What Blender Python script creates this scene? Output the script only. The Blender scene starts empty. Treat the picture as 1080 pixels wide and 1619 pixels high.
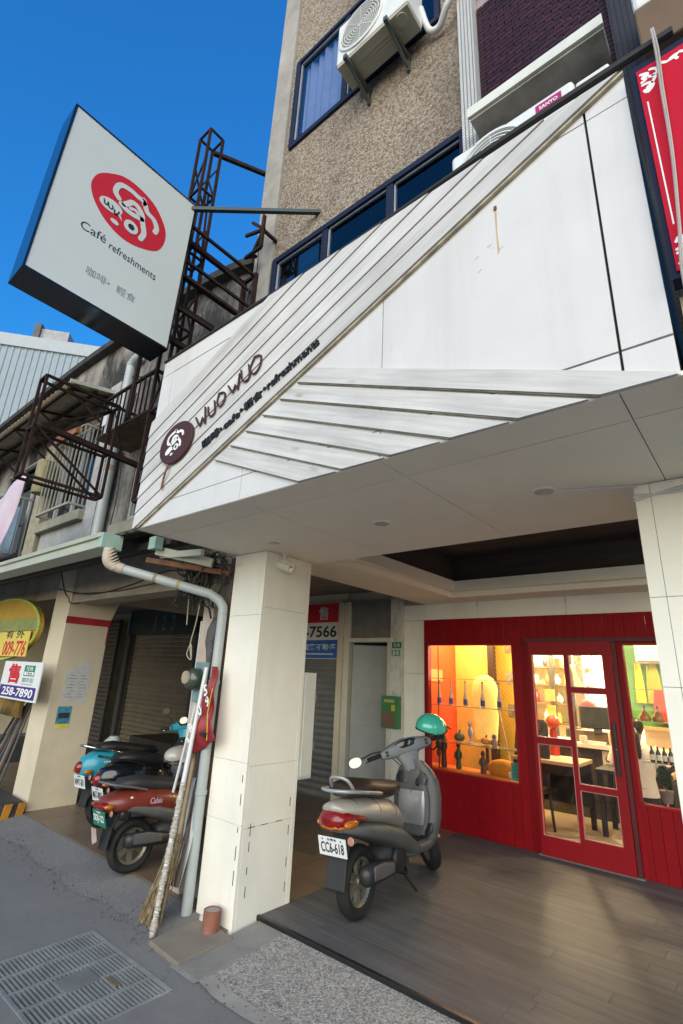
import bpy, bmesh, math, random
from mathutils import Matrix, Vector, Euler
from math import sin, cos, pi, radians
random.seed(7)
S = bpy.context.scene
COL = S.collection

# ------------------------------------------------------------------ camera
cam_d = bpy.data.cameras.new('camera')
cam = bpy.data.objects.new('camera', cam_d); COL.objects.link(cam)
AX = [(0.76886259, 0.63781918, 0.04513323), (-0.16722053, 0.26870134, -0.94859732), (-0.61716093, 0.72179379, 0.31325087)]
R, D_, F = (Vector(a) for a in AX)          # right, down, forward
mw = Matrix.Identity(4)
for i in range(3):
    mw[i][0] = R[i]; mw[i][1] = -D_[i]; mw[i][2] = -F[i]
mw[2][3] = 1.6
cam.matrix_world = mw
cam_d.sensor_fit = 'VERTICAL'; cam_d.sensor_height = 36.0; cam_d.lens = 36.0 * 788.76 / 1619
cam_d.clip_start = 0.05; cam_d.clip_end = 2000
S.camera = cam

# ------------------------------------------------------------------ sky, sun, exposure
SUN_EL, SUN_AZ = radians(8), radians(152)   # azimuth measured from +Y towards +X (behind the camera, to the right)
w = bpy.data.worlds.new('World'); S.world = w; w.use_nodes = True
nt = w.node_tree; nt.nodes.clear()
sky = nt.nodes.new('ShaderNodeTexSky'); sky.sky_type = 'NISHITA'; sky.sun_disc = False
sky.sun_elevation = SUN_EL; sky.sun_rotation = SUN_AZ
sky.altitude = 0; sky.air_density = 2.0; sky.dust_density = 0.0; sky.ozone_density = 10.0
bg = nt.nodes.new('ShaderNodeBackground'); bg.inputs[1].default_value = 0.121
out = nt.nodes.new('ShaderNodeOutputWorld')
nt.links.new(sky.outputs[0], bg.inputs[0]); nt.links.new(bg.outputs[0], out.inputs[0])
sun_d = bpy.data.lights.new('sun', 'SUN'); sun = bpy.data.objects.new('sun', sun_d); COL.objects.link(sun)
sd = Vector((sin(SUN_AZ) * cos(SUN_EL), cos(SUN_AZ) * cos(SUN_EL), sin(SUN_EL)))
sun.rotation_euler = sd.to_track_quat('Z', 'Y').to_euler()
sun_d.energy = 1.5; sun_d.angle = radians(90); sun_d.color = (1.0, 0.895, 0.70)
S.view_settings.view_transform = 'Standard'; S.view_settings.look = 'None'
S.view_settings.exposure = 2.08; S.view_settings.gamma = 1.0; S.view_settings.use_curve_mapping = False
S.cycles.use_denoising = True
S.cycles.max_bounces = 8; S.cycles.transparent_max_bounces = 12

# ------------------------------------------------------------------ materials
MATS = {}
def mat(name, col, rough=0.6, metal=0.0, var=0.12, scale=6.0, col2=None, bump=0.0, bscale=80.0, dirt=0.0, dirtcol=(0.1, 0.085, 0.06),
        emit=None, estr=0.0, stretch=None, rand=0.0, coat=0.0, dscale=1.7, dpos=(0.5, 0.78), dz=0.35, speck=None, trans=0.0, spec=0.5):
    if name in MATS: return MATS[name]
    m = bpy.data.materials.new(name); m.use_nodes = True; t = m.node_tree; n = t.nodes; L = t.links.new
    b = n['Principled BSDF']
    b.inputs['Roughness'].default_value = rough; b.inputs['Metallic'].default_value = metal; b.inputs['Specular IOR Level'].default_value = spec
    if coat: b.inputs['Coat Weight'].default_value = coat; b.inputs['Coat Roughness'].default_value = 0.08
    tc = n.new('ShaderNodeTexCoord'); src = tc.outputs['Object']
    mp = n.new('ShaderNodeMapping'); L(src, mp.inputs[0])
    if stretch: mp.inputs['Scale'].default_value = stretch
    src2 = mp.outputs[0]
    c2 = col2 if col2 else tuple(max(0.0, c * (1 - 2.2 * var)) for c in col)
    nz = n.new('ShaderNodeTexNoise'); nz.inputs['Scale'].default_value = scale; nz.inputs['Detail'].default_value = 7; nz.inputs['Roughness'].default_value = 0.62
    L(src2, nz.inputs['Vector'])
    rp = n.new('ShaderNodeValToRGB'); rp.color_ramp.elements[0].position = 0.32; rp.color_ramp.elements[1].position = 0.68
    rp.color_ramp.elements[0].color = (*c2, 1); rp.color_ramp.elements[1].color = (*col, 1)
    L(nz.outputs['Fac'], rp.inputs[0]); last = rp.outputs[0]
    if speck:                                     # (scale, colour list) pebbles
        v = n.new('ShaderNodeTexVoronoi'); v.inputs['Scale'].default_value = speck[0]; L(src, v.inputs['Vector'])
        r2 = n.new('ShaderNodeValToRGB'); r2.color_ramp.interpolation = 'CONSTANT'
        els = r2.color_ramp.elements; k = len(speck[1])
        while len(els) < k: els.new(0.5)
        for i, c in enumerate(speck[1]): els[i].position = i / k; els[i].color = (*c, 1)
        sx = n.new('ShaderNodeSeparateColor'); L(v.outputs['Color'], sx.inputs[0]); L(sx.outputs[0], r2.inputs[0])
        mx = n.new('ShaderNodeMix'); mx.data_type = 'RGBA'; mx.inputs[0].default_value = speck[2]
        L(last, mx.inputs[6]); L(r2.outputs[0], mx.inputs[7]); last = mx.outputs[2]
    if dirt > 0:
        d = n.new('ShaderNodeTexNoise'); d.inputs['Scale'].default_value = dscale; d.inputs['Detail'].default_value = 9; d.inputs['Roughness'].default_value = 0.7
        mp2 = n.new('ShaderNodeMapping'); mp2.inputs['Scale'].default_value = (1, 1, dz); L(src, mp2.inputs[0]); L(mp2.outputs[0], d.inputs['Vector'])
        rr = n.new('ShaderNodeValToRGB'); rr.color_ramp.elements[0].position = dpos[0]; rr.color_ramp.elements[1].position = dpos[1]
        rr.color_ramp.elements[0].color = (0, 0, 0, 1); rr.color_ramp.elements[1].color = (dirt, dirt, dirt, 1)
        L(d.outputs['Fac'], rr.inputs[0])
        mx = n.new('ShaderNodeMix'); mx.data_type = 'RGBA'; L(rr.outputs[0], mx.inputs[0]); L(last, mx.inputs[6])
        mx.inputs[7].default_value = (*dirtcol, 1); last = mx.outputs[2]
    if rand > 0:
        oi = n.new('ShaderNodeObjectInfo'); mr = n.new('ShaderNodeMapRange'); mr.inputs[3].default_value = 1 - rand; mr.inputs[4].default_value = 1 + rand * 0.6
        L(oi.outputs['Random'], mr.inputs[0]); hs = n.new('ShaderNodeHueSaturation'); L(mr.outputs[0], hs.inputs['Value']); L(last, hs.inputs['Color']); last = hs.outputs[0]
    L(last, b.inputs['Base Color'])
    if bump > 0:
        bn = n.new('ShaderNodeTexNoise'); bn.inputs['Scale'].default_value = bscale; bn.inputs['Detail'].default_value = 5; L(src2, bn.inputs['Vector'])
        bp = n.new('ShaderNodeBump'); bp.inputs['Strength'].default_value = bump; bp.inputs['Distance'].default_value = 0.01
        h = bn.outputs['Fac']
        if speck: h = v.outputs['Distance']; bp.invert = True
        L(h, bp.inputs['Height']); L(bp.outputs[0], b.inputs['Normal'])
    rv = n.new('ShaderNodeMapRange'); rv.inputs[3].default_value = max(0.02, rough - 0.1); rv.inputs[4].default_value = min(1, rough + 0.12)
    L(nz.outputs['Fac'], rv.inputs[0]); L(rv.outputs[0], b.inputs['Roughness'])
    if emit: b.inputs['Emission Color'].default_value = (*emit, 1); b.inputs['Emission Strength'].default_value = estr
    if trans: b.inputs['Transmission Weight'].default_value = trans
    MATS[name] = m; return m

def glass(name, tint=(1, 1, 1), refl=1.0, rough=0.0, ior=1.5):
    if name in MATS: return MATS[name]
    m = bpy.data.materials.new(name); m.use_nodes = True; t = m.node_tree; n = t.nodes; n.clear(); L = t.links.new
    o = n.new('ShaderNodeOutputMaterial'); mx = n.new('ShaderNodeMixShader'); fr = n.new('ShaderNodeFresnel'); fr.inputs[0].default_value = ior
    tr = n.new('ShaderNodeBsdfTransparent'); tr.inputs[0].default_value = (*tint, 1)
    gl = n.new('ShaderNodeBsdfGlossy'); gl.inputs['Roughness'].default_value = rough; gl.inputs[0].default_value = (refl, refl, refl, 1)
    ge = n.new('ShaderNodeNewGeometry'); sb = n.new('ShaderNodeMath'); sb.operation = 'SUBTRACT'; sb.use_clamp = True; L(fr.outputs[0], sb.inputs[0]); L(ge.outputs['Backfacing'], sb.inputs[1]); L(sb.outputs[0], mx.inputs[0]); L(tr.outputs[0], mx.inputs[1]); L(gl.outputs[0], mx.inputs[2]); L(mx.outputs[0], o.inputs[0])
    MATS[name] = m; return m

def wood(name, ca, cb, rough=0.5, axis=0, sc=1.0, rand=0.15, bump=0.15, tilt=0.0, knots=0.0):
    """long grain along an axis, knots, slight variation from board to board"""
    if name in MATS: return MATS[name]
    m = bpy.data.materials.new(name); m.use_nodes = True; t = m.node_tree; n = t.nodes; L = t.links.new
    b = n['Principled BSDF']; tc = n.new('ShaderNodeTexCoord'); mp = n.new('ShaderNodeMapping')
    s = [22 * sc] * 3; s[axis] = 1.1 * sc; mp.inputs['Scale'].default_value = s
    oi = n.new('ShaderNodeObjectInfo'); va = n.new('ShaderNodeVectorMath'); va.operation = 'ADD'
    vm = n.new('ShaderNodeVectorMath'); vm.operation = 'SCALE'; vm.inputs[0].default_value = (7.3, 3.1, 5.7); L(oi.outputs['Random'], vm.inputs['Scale'])
    m0 = n.new('ShaderNodeMapping'); m0.inputs['Rotation'].default_value = (0, tilt, 0); L(tc.outputs['Object'], m0.inputs[0]); L(m0.outputs[0], va.inputs[0]); L(vm.outputs[0], va.inputs[1]); L(va.outputs[0], mp.inputs[0])
    nz = n.new('ShaderNodeTexNoise'); nz.inputs['Scale'].default_value = 1.0; nz.inputs['Detail'].default_value = 8; nz.inputs['Roughness'].default_value = 0.65; nz.inputs['Distortion'].default_value = 0.6
    L(mp.outputs[0], nz.inputs['Vector'])
    rp = n.new('ShaderNodeValToRGB'); e = rp.color_ramp.elements; e[0].position = 0.3; e[1].position = 0.7; e[0].color = (*cb, 1); e[1].color = (*ca, 1)
    L(nz.outputs['Fac'], rp.inputs[0]); last = rp.outputs[0]
    if knots > 0:
        mk = n.new('ShaderNodeMapping'); sk_ = [9.0] * 3; sk_[axis] = 3.2; mk.inputs['Scale'].default_value = sk_; L(va.outputs[0], mk.inputs[0])
        vo = n.new('ShaderNodeTexVoronoi'); vo.inputs['Scale'].default_value = 1.0; L(mk.outputs[0], vo.inputs['Vector'])
        sp = n.new('ShaderNodeSeparateColor'); L(vo.outputs['Color'], sp.inputs[0]); gt = n.new('ShaderNodeMath'); gt.operation = 'GREATER_THAN'; gt.inputs[1].default_value = .55; L(sp.outputs[0], gt.inputs[0])
        kr = n.new('ShaderNodeMapRange'); kr.inputs[1].default_value = .03; kr.inputs[2].default_value = .16; kr.inputs[3].default_value = knots; kr.inputs[4].default_value = 0.0; L(vo.outputs['Distance'], kr.inputs[0])
        ml = n.new('ShaderNodeMath'); ml.operation = 'MULTIPLY'; L(gt.outputs[0], ml.inputs[0]); L(kr.outputs[0], ml.inputs[1])
        mk2 = n.new('ShaderNodeMix'); mk2.data_type = 'RGBA'; L(ml.outputs[0], mk2.inputs[0]); L(last, mk2.inputs[6]); mk2.inputs[7].default_value = (cb[0] * .55, cb[1] * .5, cb[2] * .42, 1); last = mk2.outputs[2]
    big = n.new('ShaderNodeTexNoise'); big.inputs['Scale'].default_value = 2.3; big.inputs['Detail'].default_value = 4; L(va.outputs[0], big.inputs['Vector'])
    mr0 = n.new('ShaderNodeMapRange'); mr0.inputs[1].default_value = 0.3; mr0.inputs[2].default_value = 0.7; mr0.inputs[3].default_value = 0.82; mr0.inputs[4].default_value = 1.08; L(big.outputs['Fac'], mr0.inputs[0])
    mr = n.new('ShaderNodeMapRange'); mr.inputs[3].default_value = 1 - rand; mr.inputs[4].default_value = 1 + rand * 0.5; L(oi.outputs['Random'], mr.inputs[0])
    mm = n.new('ShaderNodeMath'); mm.operation = 'MULTIPLY'; L(mr0.outputs[0], mm.inputs[0]); L(mr.outputs[0], mm.inputs[1])
    hs = n.new('ShaderNodeHueSaturation'); L(mm.outputs[0], hs.inputs['Value']); L(last, hs.inputs['Color']); L(hs.outputs[0], b.inputs['Base Color'])
    b.inputs['Roughness'].default_value = rough; b.inputs['Specular IOR Level'].default_value = .3
    bp = n.new('ShaderNodeBump'); bp.inputs['Strength'].default_value = bump; bp.inputs['Distance'].default_value = 0.004; L(nz.outputs['Fac'], bp.inputs['Height']); L(bp.outputs[0], b.inputs['Normal'])
    MATS[name] = m; return m

# ------------------------------------------------------------------ geometry helpers
OFF = {}
def tag(o, label, cat, group=None, kind=None):
    if label: o['label'] = label
    if cat: o['category'] = cat
    if group: o['group'] = group
    if kind: o['kind'] = kind
    return o
def thing(name, label, cat, loc=(0, 0, 0), rz=0.0, group=None):
    o = bpy.data.objects.new(name, None); COL.objects.link(o); o.empty_display_size = 0.1
    o.location = loc; o.rotation_euler = (0, 0, rz); OFF[o.name] = Vector(loc) if rz == 0 else Vector((0, 0, 0))
    return tag(o, label, cat, group)

class MB:
    def __init__(s): s.v = []; s.f = []
    def add(s, vs, fs):
        k = len(s.v); s.v += [tuple(v) for v in vs]; s.f += [tuple(i + k for i in f) for f in fs]; return s
    def box(s, x0, x1, y0, y1, z0, z1, m=None):
        vs = [(x, y, z) for z in (z0, z1) for y in (y0, y1) for x in (x0, x1)]
        if m is not None: vs = [m @ Vector(v) for v in vs]
        return s.add(vs, [(0, 2, 3, 1), (4, 5, 7, 6), (0, 1, 5, 4), (2, 6, 7, 3), (0, 4, 6, 2), (1, 3, 7, 5)])
    def prism(s, poly, fn, d0, d1):
        """polygon (a,b) pairs swept between depths; fn(a,b,d) -> xyz"""
        n = len(poly); vs = [fn(a, b, d0) for a, b in poly] + [fn(a, b, d1) for a, b in poly]
        fs = [tuple(range(n)), tuple(range(2 * n - 1, n - 1, -1))] + [(i, i + n, (i + 1) % n + n, (i + 1) % n) for i in range(n)]
        return s.add(vs, fs)
    def bar(s, a, b, wdt, hgt=None, up=(0, 0, 1)):
        a, b = Vector(a), Vector(b); hgt = hgt or wdt; d = (b - a).normalized(); up = Vector(up)
        if abs(d.dot(up)) > 0.98: up = Vector((1, 0, 0))
        sx = d.cross(up).normalized() * wdt / 2; sy = sx.cross(d).normalized() * hgt / 2
        vs = [p + i * sx + j * sy for p in (a, b) for i, j in ((-1, -1), (1, -1), (1, 1), (-1, 1))]
        return s.add(vs, [(0, 3, 2, 1), (4, 5, 6, 7), (0, 1, 5, 4), (1, 2, 6, 5), (2, 3, 7, 6), (3, 0, 4, 7)])
    def tube(s, pts, r, seg=10, cap=True):
        pts = [Vector(p) for p in pts]; n = len(pts); rs = r if isinstance(r, (list, tuple)) else [r] * n
        vs = []; fs = []; prev = None
        for i, p in enumerate(pts):
            d = (pts[min(i + 1, n - 1)] - pts[max(i - 1, 0)]).normalized()
            u = prev - d * prev.dot(d) if prev is not None else d.cross(Vector((0, 0, 1)) if abs(d.z) < 0.95 else Vector((1, 0, 0)))
            u.normalize(); prev = u; v = d.cross(u)
            vs += [p + (u * cos(2 * pi * k / seg) + v * sin(2 * pi * k / seg)) * rs[i] for k in range(seg)]
        for i in range(n - 1):
            for k in range(seg):
                a = i * seg + k; b = i * seg + (k + 1) % seg; fs.append((a, b, b + seg, a + seg))
        if cap: fs += [tuple(range(seg - 1, -1, -1)), tuple(range((n - 1) * seg, n * seg))]
        return s.add(vs, fs)
    def lathe(s, prof, m=None, seg=24, cap=True):
        """profile (radius, height) about z"""
        m = m or Matrix.Identity(4); vs = []; fs = []; n = len(prof)
        for r, h in prof: vs += [m @ Vector((r * cos(2 * pi * k / seg), r * sin(2 * pi * k / seg), h)) for k in range(seg)]
        for i in range(n - 1):
            for k in range(seg):
                a = i * seg + k; b = i * seg + (k + 1) % seg; fs.append((a, b, b + seg, a + seg))
        if cap: fs += [tuple(range(seg - 1, -1, -1)), tuple(range((n - 1) * seg, n * seg))]
        return s.add(vs, fs)
    def loft(s, secs, seg=20, cap=True):
        """sections (centre, half_u, half_v, u, v, power)"""
        vs = []; fs = []; n = len(secs)
        for c, a, b, u, v, p in secs:
            c, u, v = Vector(c), Vector(u), Vector(v)
            for k in range(seg):
                t = 2 * pi * k / seg; x = abs(cos(t)) ** (2 / p) * (1 if cos(t) >= 0 else -1); y = abs(sin(t)) ** (2 / p) * (1 if sin(t) >= 0 else -1)
                vs.append(c + u * a * x + v * b * y)
        for i in range(n - 1):
            for k in range(seg):
                a = i * seg + k; b = i * seg + (k + 1) % seg; fs.append((a, b, b + seg, a + seg))
        if cap: fs += [tuple(range(seg - 1, -1, -1)), tuple(range((n - 1) * seg, n * seg))]
        return s.add(vs, fs)
    def ball(s, c, r, seg=16, rings=10, m=None):
        rx, ry, rz = r if isinstance(r, (tuple, list)) else (r, r, r); vs = []; fs = []; c = Vector(c)
        for i in range(rings + 1):
            ph = pi * i / rings
            for k in range(seg):
                p = Vector((rx * sin(ph) * cos(2 * pi * k / seg), ry * sin(ph) * sin(2 * pi * k / seg), rz * cos(ph)))
                if m is not None: p = m @ p
                vs.append(c + p)
        for i in range(rings):
            for k in range(seg):
                a = i * seg + k; b = i * seg + (k + 1) % seg; fs.append((a, a + seg, b + seg, b))
        return s.add(vs, fs)
    def build(s, name, m, parent=None, smooth=False, bevel=0.0, label=None, cat=None, group=None, kind=None, xf=None, angle=40):
        me = bpy.data.meshes.new(name); vs = [Vector(v) for v in s.v]
        if xf is not None: vs = [xf @ v for v in vs]
        o = bpy.data.objects.new(name, me); COL.objects.link(o)
        if parent is not None:
            off = OFF[parent.name]; OFF[o.name] = off; o.parent = parent
            vs = [v - off for v in vs]
        else:
            lo = Vector((sum(v.x for v in vs) / len(vs), sum(v.y for v in vs) / len(vs), min(v.z for v in vs)))
            vs = [v - lo for v in vs]; o.location = lo; OFF[o.name] = lo
        me.from_pydata([tuple(v) for v in vs], [], s.f); me.validate()
        bm = bmesh.new(); bm.from_mesh(me); bmesh.ops.remove_doubles(bm, verts=bm.verts, dist=1e-5); bmesh.ops.recalc_face_normals(bm, faces=bm.faces); bm.to_mesh(me); bm.free()
        me.materials.append(m)
        if smooth:
            me.shade_smooth()
            try: me.set_sharp_from_angle(angle=radians(angle))
            except Exception: pass
        if bevel > 0:
            bv = o.modifiers.new('bevel', 'BEVEL'); bv.width = bevel; bv.segments = 2; bv.limit_method = 'ANGLE'; bv.angle_limit = radians(40)
        tag(o, label, cat, group, kind)
        return o
def B(x0, x1, y0, y1, z0, z1): return MB().box(x0, x1, y0, y1, z0, z1)
def FY(y):   # a=x, b=z, depth d goes towards the street from plane y
    return lambda a, b, d: (a, y - d, b)
def FX(x):   # a=y, b=z, depth d goes towards +x
    return lambda a, b, d: (x + d, a, b)
def smoothpts(pts, k=6, closed=False):
    n = len(pts); res = []
    rng = range(n) if closed else range(n - 1)
    for i in rng:
        P = [pts[(i + j) % n] if closed else pts[min(max(i + j, 0), n - 1)] for j in (-1, 0, 1, 2)]
        for q in range(k):
            t = q / k
            res.append(tuple(0.5 * (2 * P[1][c] + (P[2][c] - P[0][c]) * t + (2 * P[0][c] - 5 * P[1][c] + 4 * P[2][c] - P[3][c]) * t * t + (3 * P[1][c] - P[0][c] - 3 * P[2][c] + P[3][c]) * t ** 3) for c in range(len(pts[0]))))
    if not closed: res.append(tuple(pts[-1]))
    return res
def stroke(mb, pts, wdt, fn, d0, d1, k=5):
    """flat brush stroke with round ends"""
    p = [Vector(q) for q in (smoothpts(pts, k) if k > 1 else pts)]; n = len(p); lft = []; rgt = []
    for i in range(n):
        d = (p[min(i + 1, n - 1)] - p[max(i - 1, 0)]).normalized(); nn = Vector((-d.y, d.x)) * wdt / 2
        lft.append(p[i] + nn); rgt.append(p[i] - nn)
    d0v = (p[0] - p[1]).normalized(); d1v = (p[-1] - p[-2]).normalized()
    a0 = math.atan2(d0v.y, d0v.x); a1 = math.atan2(d1v.y, d1v.x)
    for i in range(n - 1):
        mb.prism([lft[i], rgt[i], rgt[i + 1], lft[i + 1]], fn, d0, d1)
    for c, a in ((p[0], a0), (p[-1], a1)):
        mb.prism([(c.x + cos(a + pi * (j / 6 - 0.5)) * wdt / 2, c.y + sin(a + pi * (j / 6 - 0.5)) * wdt / 2) for j in range(7)], fn, d0, d1)
    return mb
def ell(cx, cy, rx, ry, rot=0, n=28):
    return [(cx + rx * cos(t) * cos(rot) - ry * sin(t) * sin(rot), cy + rx * cos(t) * sin(rot) + ry * sin(t) * cos(rot)) for t in [2 * pi * i / n for i in range(n)]]
def cut(poly, A, B_, C):
    """keep the part of a convex polygon where A*x + B*y <= C"""
    o = []; n = len(poly)
    for i in range(n):
        p, q = poly[i], poly[(i + 1) % n]; dp = A * p[0] + B_ * p[1] - C; dq = A * q[0] + B_ * q[1] - C
        if dp <= 0: o.append(p)
        if dp * dq < 0: t = dp / (dp - dq); o.append((p[0] + (q[0] - p[0]) * t, p[1] + (q[1] - p[1]) * t))
    return o
MY = Matrix(((1, 0, 0, 0), (0, 0, -1, 0), (0, 1, 0, 0), (0, 0, 0, 1)))   # text facing -y
MX = Matrix(((0, 0, 1, 0), (1, 0, 0, 0), (0, 1, 0, 0), (0, 0, 0, 1)))    # text facing +x
def text(s, size, m, name, parent, loc, rot=MY, ext=0.002, bold=0.0, width=None, height=None, shear=0.0, align='CENTER', roll=0.0, space=1.0, valign='CENTER'):
    c = bpy.data.curves.new('t', 'FONT'); c.body = s; c.size = size; c.extrude = ext; c.offset = bold; c.resolution_u = 3; c.shear = shear; c.space_character = space
    c.align_x = 'CENTER'; c.align_y = 'CENTER'
    o = bpy.data.objects.new('t', c); COL.objects.link(o); dg = bpy.context.evaluated_depsgraph_get()
    me = bpy.data.meshes.new_from_object(o.evaluated_get(dg)); bpy.data.objects.remove(o); bpy.data.curves.remove(c)
    xs = [v.co.x for v in me.vertices]; ys = [v.co.y for v in me.vertices]
    if not xs: return None
    sx = sy = 1.0
    if width: sx = width / (max(xs) - min(xs)); sy = sx
    if height: sy = height / (max(ys) - min(ys))
    cx = (max(xs) + min(xs)) / 2 if align == 'CENTER' else min(xs); cy = (max(ys) + min(ys)) / 2
    M = Matrix.Translation(Vector(loc) - (OFF[parent.name] if parent else Vector((0, 0, 0)))) @ rot @ Matrix.Rotation(roll, 4, 'Z') @ Matrix.Diagonal((sx, sy, 1, 1)) @ Matrix.Translation((-cx, -cy, 0))
    me.transform(M); me.name = name; me.materials.clear(); me.materials.append(m)
    ob = bpy.data.objects.new(name, me); COL.objects.link(ob); ob.parent = parent
    if parent: OFF[ob.name] = OFF[parent.name]
    return ob
def copy_tree(o, parent=None):
    c = o.copy(); COL.objects.link(c); c.parent = parent
    for ch in o.children: copy_tree(ch, c)
    return c
# ------------------------------------------------------------------ material set
WHITE = mat('white_panel_paint', (0.63, 0.625, 0.615), 0.45, var=0.03, scale=3, dirt=0.45, dirtcol=(0.42, 0.41, 0.37), dscale=3.0, dz=0.10, bump=0.04, bscale=20)
WOODW = wood('whitewashed_wood_rising', (0.65, 0.64, 0.62), (0.48, 0.47, 0.445), 0.6, axis=0, sc=1.5, rand=0.05, bump=0.3, tilt=math.atan(.4225), knots=.35)
WOODF = wood('whitewashed_wood_falling', (0.65, 0.645, 0.625), (0.42, 0.415, 0.395), 0.6, axis=0, sc=1.3, rand=0.06, bump=0.35, tilt=-math.atan(.412), knots=.6)
WOODEDGE = mat('wood_edge_and_lap_shadow', (0.50, 0.44, 0.32), 0.8, var=0.25, scale=14)
CREAM = mat('cream_plaster', (0.62, 0.54, 0.40), 0.7, var=0.05, scale=4, dirt=0.3, dirtcol=(0.36, 0.29, 0.19), bump=0.05, bscale=60, spec=.3)
CREAMW = mat('cream_white_plaster', (0.88, 0.845, 0.74), 0.55, var=0.05, scale=2, dirt=0.28, dirtcol=(0.48, 0.43, 0.33), dscale=2.0, dz=0.15, bump=0.05, bscale=30)
SOFFIT = mat('soffit_paint', (0.90, 0.83, 0.68), 0.8, var=0.03, scale=2, dirt=0.15, dirtcol=(0.6, 0.52, 0.4), spec=.2)
DARKGAP = mat('dark_gap', (0.03, 0.028, 0.025), 0.9)
PEBBLE = mat('pebble_wash_wall', (0.25, 0.205, 0.155), 0.9, var=0.2, scale=1.3, speck=(62.0, [(0.33, 0.28, 0.22), (0.15, 0.10, 0.07), (0.38, 0.34, 0.28), (0.22, 0.14, 0.095), (0.34, 0.29, 0.23), (0.26, 0.20, 0.15), (0.44, 0.41, 0.35)], 0.72), bump=1.0, dirt=0.75, dirtcol=(0.07, 0.058, 0.045), dscale=0.9, spec=.25)
CONC = mat('old_concrete', (0.38, 0.36, 0.32), 0.85, var=0.16, scale=3, dirt=0.6, dirtcol=(0.08, 0.07, 0.06), bump=0.25, bscale=40)
CONCD = mat('stained_concrete', (0.36, 0.33, 0.29), 0.9, var=0.25, scale=2.5, dirt=0.97, dirtcol=(0.02, 0.019, 0.017), dscale=1.0, dpos=(.42, .56), dz=0.45, bump=0.3, bscale=30)
ASPH = mat('street_concrete', (0.285, 0.28, 0.265), 0.9, var=0.22, scale=0.8, speck=(240, [(0.30, 0.295, 0.28), (0.20, 0.197, 0.19), (0.26, 0.255, 0.245), (0.34, 0.335, 0.32), (0.23, 0.225, 0.215)], 0.35), dirt=0.75, dirtcol=(0.14, 0.14, 0.135), bump=0.25, dscale=0.8, dpos=(.42, .68), dz=1.0, spec=.25)
ROUGHC = mat('rough_concrete_strip', (0.21, 0.205, 0.195), 0.95, var=0.16, scale=3, speck=(110, [(0.25, 0.245, 0.235), (0.16, 0.155, 0.15), (0.22, 0.215, 0.205), (0.19, 0.185, 0.175)], 0.5), bump=0.3, dirt=0.5, dirtcol=(0.10, 0.10, 0.095))
GRAVEL = mat('pebble_apron', (0.33, 0.31, 0.275), 0.9, var=0.12, scale=3, speck=(95, [(0.42, 0.40, 0.36), (0.17, 0.16, 0.15), (0.36, 0.34, 0.31), (0.27, 0.25, 0.22), (0.48, 0.46, 0.43), (0.32, 0.29, 0.25)], 0.75), bump=0.55, dirt=0.35, dirtcol=(.2, .18, .15))
TILEBR = mat('brown_floor_tile', (0.20, 0.145, 0.10), 0.38, var=0.1, scale=5, rand=0.12, dirt=0.35, dirtcol=(0.1, 0.08, 0.06))
DECK = wood('grey_deck_wood', (0.138, 0.136, 0.138), (0.076, 0.074, 0.075), 0.6, axis=0, sc=0.9, rand=0.10, bump=0.12)
REDP = mat('red_paint', (0.27, 0.003, 0.008), 0.5, var=0.06, scale=9, rand=0.06, bump=0.08, bscale=60, spec=.18, dirt=.35, dirtcol=(.16, .004, .008), dscale=2.5)
REDD = mat('red_door_paint', (0.27, 0.003, 0.008), 0.45, var=0.05, scale=9, bump=0.04, bscale=120, spec=.25)
REDDARK = mat('dark_red_board_and_shade', (0.09, 0.006, 0.01), 0.5)
BLUEFR = mat('navy_window_frame', (0.014, 0.020, 0.045), 0.5, var=0.1, scale=8, spec=.2)
BLACKM = mat('black_metal', (0.012, 0.012, 0.014), 0.35, var=0.05)
BLACKG = mat('black_gloss', (0.008, 0.009, 0.012), 0.12, coat=0.5)
RUST = mat('rusty_steel', (0.045, 0.022, 0.016), 0.85, var=0.2, scale=9, col2=(0.012, 0.010, 0.010), bump=0.2, spec=.2)
RUSTL = mat('rust_orange', (0.22, 0.10, 0.05), 0.85, var=0.25, scale=10)
STEEL = mat('grey_steel', (0.22, 0.24, 0.24), 0.45, metal=0.6, var=0.1)
CHROME = mat('chrome', (0.75, 0.75, 0.76), 0.12, metal=1.0, var=0.02)
GREENM = mat('pale_green_metal', (0.40, 0.42, 0.33), 0.5, var=0.06, scale=5, dirt=0.45, dirtcol=(0.25, 0.22, 0.15))
PVC = mat('pale_grey_pipe', (0.40, 0.44, 0.43), 0.4, var=0.06, scale=5, dirt=0.35, dirtcol=(0.3, 0.26, 0.18))
RUBBER = mat('rubber', (0.012, 0.012, 0.012), 0.75, var=0.1)
BLK = mat('black_ink', (0.012, 0.012, 0.014), 0.5)
INKW = mat('white_ink', (0.8, 0.8, 0.78), 0.5, var=0.01)
INKR = mat('red_ink', (0.55, 0.008, 0.02), 0.45, var=0.03)
SIGNRED = mat('sign_red', (0.50, 0.008, 0.028), 0.6, var=0.06, scale=3, spec=.12)
INKG = mat('green_ink', (0.02, 0.22, 0.10), 0.5)
INKB = mat('blue_ink', (0.02, 0.12, 0.42), 0.5)
PURP = mat('purple_ink', (0.05, 0.03, 0.20), 0.5)
BRN = mat('dark_brown_metal', (0.06, 0.016, 0.012), 0.6)
GLASS = glass('clear_glass', (0.97, 0.98, 0.97), 0.9)
GLASSD = glass('window_glass', (0.30, 0.36, 0.42), 1.0)
GLASSR = glass('reflective_window_glass', (0.72, 0.80, 0.88), 1.0, 0.02, 2.3)
STEELDARK = mat('shutter_steel', (0.20, 0.155, 0.10), 0.55, var=0.15, scale=4, dirt=0.4, dirtcol=(0.07, 0.05, 0.03), rand=0.08, spec=.3)
SHUTL = mat('shutter_grey', (0.20, 0.19, 0.17), 0.5, metal=0.2, var=0.12, scale=4, dirt=0.35, rand=0.08)
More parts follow.
